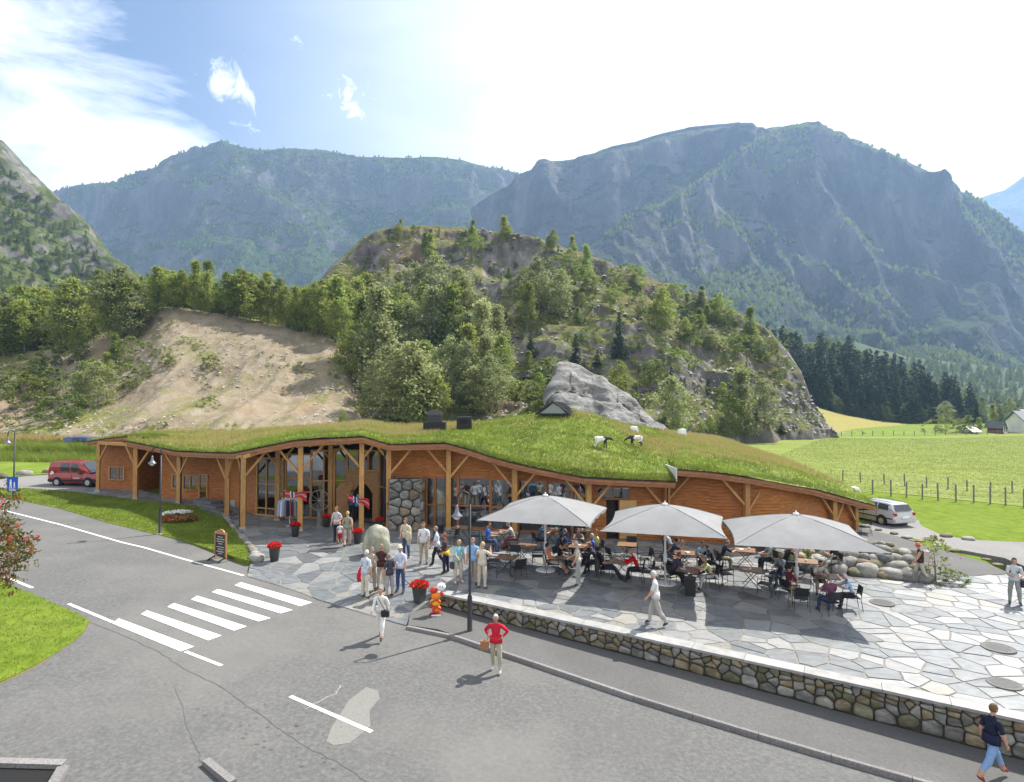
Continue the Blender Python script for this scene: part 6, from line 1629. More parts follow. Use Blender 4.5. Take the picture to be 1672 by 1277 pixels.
for k in range(10): a = k * .628; mb.tube([(0, 0, 1.45), (.54 * math.cos(a), 0, 1.45 + .54 * math.sin(a))], .014, 5)
mb.build('wheel', plain('weathered_wood', (.22, .2, .17), rough=.8), t)

# things on the roof
def roofpt(px, py):
    best = None
    for A in ROOFG:
        Q = A[:28].reshape(-1, 3); d = Q - np.array([0, 0, CAMZ]); sx = 836 + 1000 * d[:, 0] / (d[:, 1] * math.cos(PITCH) + d[:, 2] * math.sin(PITCH)); sy = 638.5 - 1000 * (d[:, 2] * math.cos(PITCH) - d[:, 1] * math.sin(PITCH)) / (d[:, 1] * math.cos(PITCH) + d[:, 2] * math.sin(PITCH))
        e = (sx - px) ** 2 + (sy - py) ** 2; i = int(e.argmin())
        if best is None or e[i] < best[0]: best = (e[i], Vector(Q[i]))
    return best[1]
p = roofpt(711, 705); t = thing('roof_vent', 'black roof vent with a small pitched cap on a louvred box', 'roof vent', p + Vector((0, 0, .12)), 0, None, 1.15)
mb = MB(); mb.box((-.6, -.3, 0), (.6, .3, .42)); mb.build('base', MC_black, t)
mb = MB(); mb.box((-.36, -.25, .42), (.36, .25, .82)); q_ = mb.build('neck', plain('vent_grey', (.09, .09, .1), rough=.5), t)
for k in range(4): mb = MB(); mb.box((-.40, -.29, .46 + k * .09), (.40, .29, .49 + k * .09)); mb.build('louvre', MC_black, t)
mb = MB(); mb.add([(-.42, -.32, .82), (.42, -.32, .82), (.42, .32, .82), (-.42, .32, .82), (-.3, 0, 1.06), (.3, 0, 1.06)], [(0, 1, 5, 4), (2, 3, 4, 5), (1, 2, 5), (3, 0, 4), (0, 3, 2, 1)]); mb.build('cap', MC_black, t)
p = roofpt(759, 702); t = thing('roof_vent', 'plain black box vent standing on the turf roof', 'roof vent', p + Vector((0, 0, .05)), 0, None, 1.1)
mb = MB(); mb.add([(-.44, -.3, 0), (.44, -.3, 0), (.42, .35, 0), (-.42, .35, 0), (-.42, -.3, .68), (.40, -.3, .70), (.38, .3, .72), (-.40, .3, .70)], [(0, 3, 2, 1), (4, 5, 6, 7), (0, 1, 5, 4), (1, 2, 6, 5), (2, 3, 7, 6), (3, 0, 4, 7)]); mb.build('box', MC_black, t)
mb = MB(); mb.box((-.3, -.315, .3), (.2, -.301, .58)); mb.build('opening', plain('vent_dark', (.008, .008, .008)), t)
p = at(906, 670, 40.6); t = thing('skylight', 'black glazed gable skylight on the crest of the turf roof', 'skylight', p, -.35, None, .85)
mb = MB(); mb.add([(-1.35, -.55, -.3), (1.35, -.55, -.3), (0, -.55, .95 - .3), (-1.35, 2.0, -.3), (1.35, 2.0, -.3), (0, 2.0, .65)], [(0, 2, 5, 3), (2, 1, 4, 5)]); mb.build('roof_panel', plain('dark_glazed', (.03, .035, .04), rough=.2), t)
mb = MB(); mb.add([(-1.1, -.53, -.25), (1.1, -.53, -.25), (0, -.53, .52)], [(0, 1, 2)]); mb.build('pane', plain('gable_pane', (.22, .24, .24), rough=.12), t)
mb = MB(); mb.beam((-1.4, -.56, -.33), (0, -.56, .68), .1, .12); mb.beam((1.4, -.56, -.33), (0, -.56, .68), .1, .12); mb.beam((-1.35, -.56, -.28), (1.35, -.56, -.28), .08, .1); mb.build('frame', MC_black, t)
for k in range(5):
    f = k / 4; mb = MB(); mb.beam((1.38, -.5 + 2.45 * f, -.29), (.03, -.5 + 2.45 * f, .69), .05, .05); mb.build('glazing_bar', MC_black, t)
for px, py, w, h, lab in ((1115, 711, .28, .5, 'small white box at the back of the roof below the rocks'), (1036, 703, .3, .35, 'white tarpaulin bundle lying on the back of the roof'), (1398, 797, .18, .15, 'white wrapped bundle on the right end of the turf roof')):
    p = roofpt(px, py + 2); mb = MB(); s_ = p.y / 42
    mb.add([(-w * s_, -.2, -.1), (w * s_, -.2, -.1), (w * s_, .5, -.1), (-w * s_, .5, -.1), (-w * .85 * s_, -.1, h * s_), (w * .8 * s_, -.15, h * .92 * s_), (w * .8 * s_, .45, h * s_), (-w * .8 * s_, .4, h * .95 * s_)], [(0, 3, 2, 1), (4, 5, 6, 7), (0, 1, 5, 4), (1, 2, 6, 5), (2, 3, 7, 6), (3, 0, 4, 7)])
    tag(mb.build('white_box' if px == 1115 else 'white_bundle', M_sw, None, False, p), lab, 'box' if px == 1115 else 'bundle')

# vehicles
def smooth_hull(name, prof, width, m, parent, taper=.82, waist=.55, roof_in=.16):
    """body swept from a side outline: prof = list of (x, z_bottom, z_top, halfwidth, top halfwidth)"""
    mb = MB(); vs = []
    for x, zb, zt, hw, tw in prof:
        zm = zb + (zt - zb) * .5
        vs += [(x, -hw * .94, zb), (x, -hw, zm), (x, -tw, zt - .03), (x, -tw * .9, zt), (x, tw * .9, zt), (x, tw, zt - .03), (x, hw, zm), (x, hw * .94, zb)]
    n = len(prof); fs = [(8 * i + k, 8 * i + 8 + k, 8 * i + 8 + (k + 1) % 8, 8 * i + (k + 1) % 8) for i in range(n - 1) for k in range(8)] + [tuple(range(8)), tuple(range(8 * n - 8, 8 * n))[::-1]]
    mb.add(vs, fs); o = mb.build(name, m, parent, False); return o
M_cgl = plain('car_glass', (.02, .025, .03), rough=.05, spec=.8); M_tyre = plain('tyre_rubber', (.02, .02, .02), rough=.8); M_rim = plain('alloy', (.45, .45, .46), rough=.3, metal=.7)
def car(p, rz, label, paint, estate):
    t = thing('parked_car' if estate else 'parked_van', label, 'car' if estate else 'van', p, rz)
    mp_ = plain('paint_' + ('silver' if estate else 'red'), paint, rough=.28, spec=.6, coat=.6)
    if estate:   # x forward
        L0 = [(-2.25, .34, .62, .78, .74), (-2.2, .26, .92, .84, .78), (-1.9, .24, .97, .86, .80), (-.6, .22, .96, .87, .81), (.75, .22, .94, .87, .80), (1.2, .22, .88, .86, .76), (1.85, .24, .80, .83, .70), (2.2, .28, .70, .76, .62), (2.3, .36, .60, .66, .55)]
        G0 = [(-2.16, .93, .96, .74, .72), (-1.88, .95, 1.36, .74, .62), (-1.6, .95, 1.41, .75, .62), (-.4, .95, 1.43, .76, .62), (.25, .94, 1.40, .76, .62), (.75, .92, 1.15, .75, .66), (1.12, .90, .93, .72, .70)]; wx = (-1.38, 1.38)
        wins = [(-1.75, -1.05, 0), (-.95, -.12, 0), (-.02, .72, 1)]
    else:
        L0 = [(-2.0, .40, .9, .80, .78), (-1.95, .28, 1.0, .84, .82), (-1.2, .26, 1.02, .86, .83), (.4, .26, 1.02, .86, .83), (1.1, .26, 1.0, .86, .80), (1.5, .28, .92, .84, .74), (1.9, .32, .82, .80, .66), (2.05, .4, .66, .70, .58)]
        G0 = [(-1.97, 1.0, 1.02, .80, .79), (-1.93, 1.0, 1.70, .81, .70), (-1.6, 1.0, 1.79, .81, .68), (-.2, 1.0, 1.80, .81, .68), (.45, 1.0, 1.74, .81, .66), (.95, .98, 1.38, .80, .68), (1.4, .95, .97, .76, .72)]; wx = (-1.22, 1.28)
        wins = [(-1.0, -.3, 0), (-.15, .75, 1)]
    smooth_hull('body', L0, 0, mp_, t); smooth_hull('cabin', G0, 0, mp_, t)
    def tw_at(x, z):
        xs = [g[0] for g in G0]; zb = np.interp(x, xs, [g[1] for g in G0]); zt = np.interp(x, xs, [g[2] for g in G0]); hw = np.interp(x, xs, [g[3] for g in G0]); tw = np.interp(x, xs, [g[4] for g in G0]); zm = zb + (zt - zb) * .5
        return hw if z <= zm else hw + (tw - hw) * (z - zm) / max(.01, zt - .03 - zm)
    for x0, x1, slant in wins:
        for sg in (-1, 1):
            mb = MB(); xs = [g[0] for g in G0]; P_ = []
            for x, k in ((x0, .1), (x1, .1), (x1 - (.25 if slant else 0), .5), (x1 - (.5 if slant else 0), .85), (x0, .85), (x0, .5)):
                zb = np.interp(x, xs, [g[1] for g in G0]); zt = np.interp(x, xs, [g[2] for g in G0]); z = zb + (zt - zb) * k; zz = min(z, zt - .06); hw_ = np.interp(x, xs, [g[3] for g in G0])
                w_ = hw_ * (.94 + .12 * k) if k < .5 else tw_at(x, zz); P_.append((x, sg * (w_ + .012), zz))
            mb.add(P_, [(0, 1, 2, 5), (5, 2, 3, 4)]); mb.build('side_window', M_cgl, t)
    a, b = G0[-1], G0[-3]; mb = MB(); mb.add([(a[0] - .02, -a[3] * .92, a[1] + .03), (a[0] - .02, a[3] * .92, a[1] + .03), (b[0] + .08, b[4] * .88, b[2] - .02), (b[0] + .08, -b[4] * .88, b[2] - .02)], [(0, 1, 2, 3)])
    for v in range(4): x, y, z = mb.v[v]; mb.v[v] = (x + .03, y, z + .04)
    mb.build('windscreen', M_cgl, t)
    a, b = G0[0], G0[1]; x0, z0, x1, z1 = a[0], a[1] + .05, b[0], b[2] - .05
    mb = MB(); mb.add([(x0 - .012 + (x1 - x0) * .1, -a[3] * .85, z0), (x0 - .012 + (x1 - x0) * .1, a[3] * .85, z0), (x1 - .03, b[4] * .9, z1), (x1 - .03, -b[4] * .9, z1)], [(3, 2, 1, 0)]); mb.v = [(x - .05, y, z + .02) for x, y, z in mb.v]; mb.build('rear_window', M_cgl, t)
    for x in wx:
        for sg in (-1, 1):
            w = obj('wheel', None, t, (x, sg * .76, .31)); mb = MB(); mb.tube([(0, -.1, 0), (0, .1, 0)], .31, 20); mb.build('tyre', M_tyre, w, False); mb = MB(); mb.tube([(0, -.108, 0), (0, .108, 0)], .19, 12); mb.build('rim', M_rim, w)
            mb = MB(); mb.tube([(x, sg * .60, .33), (x, sg * .868, .33)], .37, 20); mb.build('wheel_arch', M_tyre, t)
            w.location.y = sg * .80
    for sg in (-1, 1):
        mb = MB(); xb = L0[0][0] + .02; mb.box((xb - .02, sg * .70 - .1, .70), (xb + .12, sg * .70 + .1, .88 if estate else 1.05)); mb.build('tail_light', plain('tail_red', (.4, .02, .02), rough=.2), t)
        mb = MB(); xf = L0[-2][0]; mb.box((xf - .15, sg * .58 - .14, .55), (xf + .02, sg * .58 + .14, .68)); mb.build('headlight', plain('headlamp', (.7, .7, .7), rough=.1), t)
        mb = MB(); mb.box((.62, sg * .93 - .08, .92), (.74, sg * .93 + .08, 1.04)); mb.build('wing_mirror', MC_black if not estate else mp_, t)
    mb = MB(); xb = L0[0][0]; mb.box((xb - .05, -.8, .34), (xb + .1, .8, .52)); mb.build('rear_bumper', mp_ if estate else M_tyre, t)
    mb = MB(); mb.box((xb - .062, -.26, .56), (xb - .0, .26, .67)); mb.build('number_plate', M_sw, t)
    if estate:
        mb = MB(); mb.box((-2.1, -.875, .50), (2.0, .875, .56)); mb.build('side_moulding', M_tyre, t)
        for sg in (-1, 1): mb = MB(); mb.tube([(-1.8, sg * .55, 1.42), (-1.6, sg * .56, 1.47), (0, sg * .56, 1.48), (.2, sg * .56, 1.44)], .015, 5); mb.build('roof_rail', MC_black, t)
    else:
        mb = MB(); mb.box((-1.9, -.868, .36), (1.85, .868, .50)); mb.build('side_moulding', M_tyre, t)
    for xx in ((-.05, .78) if not estate else (-1.02, -.05, .85)):
        for sg in (-1, 1): mb = MB(); y0, y1 = sorted((sg * .868, sg * .878)); mb.box((xx - .006, y0, .38), (xx + .006, y1, .98)); mb.build('door_seam', M_tyre, t)
    if not estate:   # white emblem and lettering strip on the side
        for sg in (-1,):
            mb = MB(); 
            for a, r_ in ((0, .1), (1, .07), (2, .08), (3, .06)): cx, cz = -1.62 + .07 * math.cos(a * 1.6), .98 + .08 * math.sin(a * 1.9); mb.add([(cx + r_ * math.cos(k * .9), -.885, cz + r_ * math.sin(k * .9) * 1.1) for k in range(7)], [tuple(range(7))])
            mb.build('emblem', M_sw, t)
            mb = MB(); x = .1
            while x < .62: mb.box((x, -.882, .60), (x + .04, -.879, .65)); x += .06
            mb.build('lettering', M_sw, t)
    return t
p = gp(119, 795, P0); car(Vector((p.x, p.y + .9, p.z)), R(-8), 'small dark red van parked nose to the building at the far left', (.27, .006, .012), False)
pv = gp(1477, 862, P0); car(Vector((pv.x - .55, pv.y + 2.2, pv.z)), R(106), 'silver estate car parked on the grass at the right end of the building', (.50, .51, .52), True)
# blue car roof showing over the left wing: a whole car parked behind
pb = gp(146, 738, P0); t_ = car(Vector((pb.x - .2, 66, P0(pb.x, 66) + 1.0)), R(5), 'blue car parked behind the left wing with its roof showing', (.06, .09, .22), False); t_.scale = (1, 1, 1)
tp_ = topz(140, 707, Vector((t_.location.x, 66, 0))); t_.location.z = P0(t_.location.x, 66) - .05; t_.location.x = (143 - 836) / 1000 * 66
for ch in list(t_.children):
    if ch.name.split('.')[0] in ('body', 'cabin'): ch.data.materials.clear(); ch.data.materials.append(plain('paint_blue', (.05, .08, .22), rough=.28, spec=.6))
if 0: bk = MB(); bk.add([(-56, 60, 1), (-36, 60, 1), (-36, 62.5, t_.location.z + 1.35), (-56, 62.5, t_.location.z + 1.35), (-56, 64, t_.location.z), (-36, 64, t_.location.z)], [(0, 1, 2, 3), (3, 2, 5, 4)])
sheet('terrace_behind', [(t_.location.x - 4, 62.5), (t_.location.x + 5, 62.5), (t_.location.x + 5, 70), (t_.location.x - 4, 70)], lambda x, y: t_.location.z, -.01, MG_dry, 2, skirt=2.5)

# fences
def fence(pts, label, H=1.05, rails=2, r_=.055):
    t = thing('wire_fence', label, 'fence')
    tops = []
    for px, py in pts:
        p = gp(px, py, P0); h = H * rnd.uniform(.92, 1.12); mb = MB(); mb.tube([(0, 0, -.1), (rnd.uniform(-.04, .04), 0, h)], r_, 6); mb.build('post', M_bark, t, False, p); tops.append(p)
    mb = MB()
    for a, b in zip(tops, tops[1:]):
        for k in (.35, .65, .92): mb.tube([a + Vector((0, 0, H * k)), b + Vector((0, 0, H * k))], .008, 3, cap=False)
    mb.build('wire', plain('fence_wire', (.12, .12, .12), rough=.5, metal=.5), t)
fence([(1425, 807), (1455, 811), (1480, 813), (1506, 816), (1532, 817.5), (1561, 820), (1590, 821.5), (1617, 823.5), (1642, 826), (1672, 829), (1705, 832)], 'wire fence of dark posts along the near edge of the field', 1.25)
fence([(1376, 786), (1405, 789), (1444, 792), (1477, 794.5), (1513, 797), (1548, 800), (1579, 803), (1617, 806), (1653, 806), (1690, 808)], 'second wire fence of dark posts, farther out in the field', 1.05)
fence([(x, 720 - (x - 0) * .004) for x in range(0, 140, 9)], 'weathered fence along the far edge of the left meadow', 1.1, r_=.05)
fence([(1340 + i * 17, 711.5 - i * .12) for i in range(19)], 'low fence line between the field and the hay slope', 1.0, r_=.07)

# farm on the right
def gable(px0, px1, base, eave, ridge_, Dp, depth, name, label, wallm, roofm, wins=(), along=True):
    a = at(px0, base, Dp); a.x = (px0 - 836) / 1000 * (Dp + depth); b = at(px1, base, Dp); z0 = a.z - 1.0; ze = at(px0, eave, Dp).z; zr = at(px0, ridge_, Dp).z
    t = thing(name, label, 'barn' if 'barn' in name or 'shed' in name else 'house', (a.x, a.y, 0)); w = b.x - a.x
    mb = MB(); mb.box((0, 0, z0), (w, depth, ze))
    if along: mb.add([(0, 0, ze), (0, depth, ze), (0, depth / 2, zr), (w, 0, ze), (w, depth, ze), (w, depth / 2, zr)], [(0, 2, 1), (3, 4, 5)])
    else: mb.add([(0, 0, ze), (w, 0, ze), (w / 2, 0, zr), (0, depth, ze), (w, depth, ze), (w / 2, depth, zr)], [(0, 1, 2), (3, 5, 4)])
    mb.build('wall', wallm, t)
    mb = MB(); o = .5
    if along:
        s1 = [(-o, -o, ze - .2), (w + o, -o, ze - .2), (w + o, depth / 2, zr + .1), (-o, depth / 2, zr + .1)]; s2 = [(-o, depth + o, ze - .2), (w + o, depth + o, ze - .2), (w + o, depth / 2, zr + .1), (-o, depth / 2, zr + .1)]
    else:
        s1 = [(-o, -o, ze - .2), (-o, depth + o, ze - .2), (w / 2, depth + o, zr + .1), (w / 2, -o, zr + .1)]; s2 = [(w + o, -o, ze - .2), (w + o, depth + o, ze - .2), (w / 2, depth + o, zr + .1), (w / 2, -o, zr + .1)]
    for s_ in (s1, s2): mb.add(s_ + [(x, y, z + .2) for x, y, z in s_], [(0, 1, 2, 3), (7, 6, 5, 4), (0, 4, 5, 1), (1, 5, 6, 2), (2, 6, 7, 3), (3, 7, 4, 0)])
    mb.build('roof', roofm, t)
    for (u, v, ww, hh) in wins:
        e = obj('window', None, t); x = u * w; z = at(px0, base, Dp).z + v; mb = MB(); mb.box((x, -.08, z), (x + ww, -.02, z + hh)); mb.build('pane', M_cgl, e)
        mb = MB()
        for q in (((x - .12, -.12, z - .12), (x + ww + .12, -.03, z)), ((x - .12, -.12, z + hh), (x + ww + .12, -.03, z + hh + .12)), ((x - .12, -.12, z), (x, -.03, z + hh)), ((x + ww, -.12, z), (x + ww + .12, -.03, z + hh)), ((x + ww / 2 - .05, -.11, z), (x + ww / 2 + .05, -.03, z + hh))): mb.box(*q)
        mb.build('frame', M_sw, e)
    return t
M_wh = plain('white_boarding', (.75, .75, .73), rough=.6, scale=.5); M_rb = plain('red_boarding', (.24, .03, .02), rough=.7, scale=.5); M_sl = plain('slate_roofing', (.16, .16, .18), rough=.7, scale=.5); M_lr = plain('pale_roofing', (.45, .46, .48), rough=.5, scale=.5)
gable(1641, 1700, 708, 688, 673, 151, 6, 'farm_house', 'white wooden farmhouse at the right edge beyond the field', M_wh, M_sl, ((.28, 1.0, 1.3, 1.5), (.45, 1.0, 1.3, 1.5), (.28, 3.2, .01, .01)))
gable(1611, 1640, 709.5, 699, 690, 149, 5, 'red_barn', 'small red barn left of the white farmhouse', M_rb, M_sl, ((.45, .6, .8, 1.4),), False)
gable(1569, 1598, 710, 705, 699, 149, 4, 'open_shed', 'low pale roofed shed half hidden by the bushes', plain('shed_dark', (.08, .07, .07), scale=.5), M_lr)
gable(1606, 1636, 676, 670, 664, 330, 9, 'far_barn', 'long pale roofed barn beyond the trees', M_wh, M_lr)
gable(1652, 1700, 702, 680, 670, 172, 6, 'grey_barn', 'grey roofed barn behind the farmhouse', plain('grey_boarding', (.3, .3, .3), scale=.5), M_sl)
gable(1367, 1378, 713, 710, 707.5, 150, 2, 'little_shed', 'tiny wooden hut where the field meets the hay slope', plain('hut_wood', (.35, .3, .22), scale=1), M_sl)
for px, py, h, k, lab in ((1540, 709, 28, 'bush', 'round olive bush at the far edge of the field'), (1563, 709, 24, 'bush', 'second round bush beside the low shed'), (1580, 709, 30, 'bush', 'bushy tree over the low pale shed'), (1600, 706, 24, 'birch', 'tree left of the small red barn'), (1622, 690, 30, 'birch', 'tree behind the small red barn'), (1595, 690, 40, 'spruce', 'dark spruce left of the farm'), (1545, 690, 34, 'willow', 'pale tree at the end of the spruce wood'), (1636, 680, 20, 'willow', 'pale tree between barn and farmhouse'), (1650, 672, 22, 'birch', 'tree beyond the farmhouse roof'), (1396, 714, 7, 'bush', 'low bush beside the tiny hut'), (1410, 714, 8, 'bush', 'low bush right of the tiny hut'), (1440, 715, 7, 'bush', 'low bush at the foot of the hay slope')):
    D_ = 153 if py > 702 else 165 if py > 685 else 240; 
    if px < 1450: D_ = 148
    p = at(px, py, D_); tree(k, p, topz(px, py - h, p) - p.z, lab, 'trees around the far farm', 1.3)
sheet('far_field', [(at(1600, 668, 330).x, 340), (at(1720, 668, 330).x, 340), (at(1900, 664, 400).x, 420), (at(1600, 664, 400).x, 420)], lambda x, y: 5.8 + (y - 340) * .015, 0, MG_field, 20, skirt=8)

# thujas, shrub at the boulder bank
for px, py, top, lab in ((1288, 931, 884, 'small conical thuja left of the third parasol pole'), (1320, 934, 885, 'small conical thuja right of the third parasol pole')):
    p = gz(px, py); H = (topz(px, top, p) - p.z); t = thing('thuja', lab, 'shrub', p, 0, 'thujas before the boulder bank', (1.35, 1.35, 1.35)); obj('foliage', B['spruce'][2][0], t)
    for ch in t.children: ch.data = ch.data.copy(); ch.data.materials.clear(); ch.data.materials.append(M_bush)
p = gz(1528, 950); t = thing('rose_shrub', 'straggly shrub with a few pink blooms at the end of the boulder bank', 'shrub', p, 0, None, 1.9)
obj('foliage', birch_proto(71, width=.8, shape='dome', m=M_willow, low=.2, clumps=26, per=16, leaf=.06)[0], t); obj('stem', B['birch'][0][1], t, sc=(1.5, 1.5, .8))
g = np.random.default_rng(4); obj('blooms', leafmesh('blooms', g.normal(size=(10, 3)) * [.2, .2, .15] + [0, 0, .6], .05, plain('pink_bloom', (.6, .15, .2)), 1, 2), t)
p = gz(1552, 953); t = thing('low_shrub', 'low dark creeping shrub at the right end of the boulder bank', 'shrub', p + Vector((.1, .1, -.05)), 0, None, (1.6, 1.0, .55)); obj('foliage', B['bush'][0][0], t)
# manholes
for px, py, w, lab in ((1440, 986, .42, 'round cast iron manhole cover right of the last table'), (1630, 1060, .45, 'round manhole cover far right on the terrace'), (1640, 1119, .4, 'round manhole cover just inside the wall coping')):
    p = gz(px, py) + Vector((0, 0, .02)); mb = MB(); mb.lathe((0, 0, 0), [(0, .03), (w - .06, .03), (w - .055, .036), (w, .036), (w + .005, .0)], 28)
    for i in range(-4, 5):
        for j in range(-4, 5):
            if i * i + j * j < 17: mb.box((i * .08 - .02, j * .08 - .02, .028), (i * .08 + .02, j * .08 + .02, .036))
    tag(mb.build('manhole_cover', plain('cast_iron', (.10, .098, .095), rough=.7), None, False, p), lab, 'manhole cover')
p = gz(528, 899); mb = MB(); mb.box((-.65, -.45, .0), (.65, .45, .034), rot=.1)
for i in range(14): mb.box((-.6 + i * .09, -.42, .034), (-.56 + i * .09, .42, .042), rot=0)
tag(mb.build('floor_grate', plain('grate_steel', (.06, .06, .065), rough=.5), None, False, p), 'dark rectangular grating let into the plaza paving', 'grating')

# stairwell with granite coping in the bottom left corner, kerb end stone
sw = thing('stairwell', 'granite edged stairwell opening in the bottom left corner', 'stairwell'); cs = [gp(-120, 1246, hr), gp(114, 1252, hr), gp(84, 1290, hr), gp(60, 1330, hr)]
def copeb(a, b, w, name='coping_slab'):
    d = (b - a); L_ = d.length; d.normalize(); k = max(1, int(L_ / .7)); 
    for i in range(k):
        p = a + d * (L_ * i / k + .005); q = a + d * (L_ * (i + 1) / k - .005); mb = MB(); mb.beam(p + Vector((0, 0, .03)), q + Vector((0, 0, .03)), w, .14); mb.build(name, M_gran, sw)
copeb(cs[0], cs[1] - Vector((.12, 0, 0)), .2); copeb(cs[1] - Vector((.05, .12, 0)), cs[3], .2)
mb = MB(); mb.add([cs[0] + Vector((0, -.08, .04)), cs[1] + Vector((-.15, -.08, .04)), cs[1] + Vector((-.15, -.08, -.02)), cs[0] + Vector((0, -.08, -.02))], [(0, 1, 2, 3)]); mb.build('rail_edge', MC_black, sw)
mb = MB(); mb.add([cs[0] + Vector((0, -.1, .008)), cs[1] + Vector((-.2, -.1, .008)), cs[3] + Vector((-.12, 0, .008)), gp(-120, 1330, hr) + Vector((0, 0, .008))], [(0, 1, 2, 3)]); mb.build('shaft_shade_sheet', plain('painted_shaft_shade', (.012, .012, .012), rough=.9), sw)  # flat black sheet at road level, painting the shade down in the pit
a, b = gp(336, 1247, hr), gp(380, 1285, hr); mb = MB(); mb.beam(a + Vector((0, 0, .03)), b + Vector((0, 0, .06)), .16, .14); tag(mb.build('kerb_end', M_gran, None), 'single granite kerb block at the bottom edge of the road', 'kerb stone')

# grass: blades on the lawns, tufts in the field
def blades_poly(name, poly, n, h, w, m, hf, seed, lim=None, label=None):
    g = np.random.default_rng(seed); xs = [p[0] for p in poly]; ys = [p[1] for p in poly]; P = []
    while len(P) < n:
        x, y = g.uniform(min(xs), max(xs)), g.uniform(min(ys), max(ys))
        if inpoly(x, y, poly): P.append((x, y, hf(x, y) + .02))
    o = tufts(name, np.array(P), h, w, m, .5, 2, seed); o['label'] = label or name; return o
blades_poly('grass', nearlawn_poly[2:7] + nearlawn_poly[7:], 26000, .07, .02, M_bl, hr, 1, label='mown grass of the near left lawn')
blades_poly('grass', lawn_low + lawn_up_xy, 22000, .06, .03, M_bl, P0, 2, label='mown grass of the lawn before the left wing')
fp = gpoly([(1345, 716), (1672, 712), (1700, 826), (1425, 802), (1330, 812), (1150, 790)], P0)
M_fbl = mat('field_blades', [(.18, .23, .05), (.23, .28, .07), (.30, .35, .11)], scale=.5, coord='World', trans=.35, rough=.7, big=(.06, (.16, .21, .05), .4, .45, .65))
blades_poly('field_crop', fp, 42000, .11, .07, M_fbl, P0, 3, label='broad leaved crop growing over the right field')
blades_poly('long_grass', gpoly([(-60, 726), (160, 724), (160, 716), (-60, 718)], P0), 9000, .8, .12, M_gold, P0, 4, label='uncut grass along the far edge of the left meadow')

blades_poly('long_grass', [(-70, 57), (-30, 57), (-30, 61), (-70, 61)], 7000, .6, .06, M_bl, P0, 6, label='tall grass behind the left meadow')
blades_poly('long_grass', [(-75, 60), (-30, 60), (-30, 64), (-75, 64)], 6000, .7, .06, M_bl, P0, 7, label='tall dry grass behind the left meadow')
blades_poly('long_grass', [(-52, 62.6), (-38, 62.6), (-38, 64.6), (-52, 64.6)], 7000, 1.1, .06, M_bl, P0, 9, label='tall grass hiding the lower half of the blue car')
# rowan boughs reaching in from the left, close to the camera
M_row = mat('rowan_leaves', [(.06, .085, .02), (.12, .11, .025), (.22, .09, .03)], scale=7, rough=.5, trans=.4, big=(5, (.32, .10, .02), .6, .55, .65))
M_ber = plain('rowan_berries', (.55, .05, .01), rough=.3)
rt = thing('rowan_tree', 'rowan tree with orange berries reaching into the left edge', 'tree', at(-190, 1100, 9.5))
base_ = at(-190, 1100, 9.5); base_.z = hr(base_.x, base_.y); rt.location = base_
mb = MB(); mb.tube([(0, 0, 0), (.05, 0, 2.2), (.2, 0, 4.6), (.1, .1, 6.4)], [.12, .1, .07, .03], 8)
tips = []
for px, py, D_ in ((8, 815, 8.8), (16, 855, 9), (30, 880, 9.1), (34, 905, 8.9), (20, 925, 9.2), (6, 945, 9), (-10, 860, 9.3), (-30, 900, 9.1), (-40, 830, 9), (-60, 870, 9.3), (-30, 940, 8.9), (-70, 930, 9.2), (-90, 800, 9.4), (-50, 780, 9), (4, 880, 9.3), (10, 905, 8.8)):
    q = at(px, py, D_) - base_; tips.append(q); s0 = Vector((.12, 0, max(1.6, q.z - .6))); mb.tube([s0, s0.lerp(q, .55) + Vector((0, 0, .12)), q], [.022, .012, .004], 5)
mb.build('trunk', M_bark, rt)
g = np.random.default_rng(8); LP, BP = [], []
for q in tips:
    for k in range(20):
        c = np.array(q) + g.normal(size=3) * [.085, .12, .09]; d = g.normal(size=3); d /= np.linalg.norm(d); d[2] -= .3; 
        for j in range(7):
            for sg in (-1, 1): LP.append(c + d * j * .03 + g.normal(size=3) * .006 + sg * np.array([.014, .012, 0]))
    for k in range(2): BP.append(np.array(q) + g.normal(size=3) * [.10, .12, .08])
obj('leaves', leafmesh('leaves', np.array(LP), .055, M_row, .5, 3, .5), rt)
mb = MB()
for c in BP:
    for k in range(14): mb.ell(tuple(c + g.normal(size=3) * .02), (.008, .008, .008), 5, 4)
mb.build('berries', M_ber, rt)
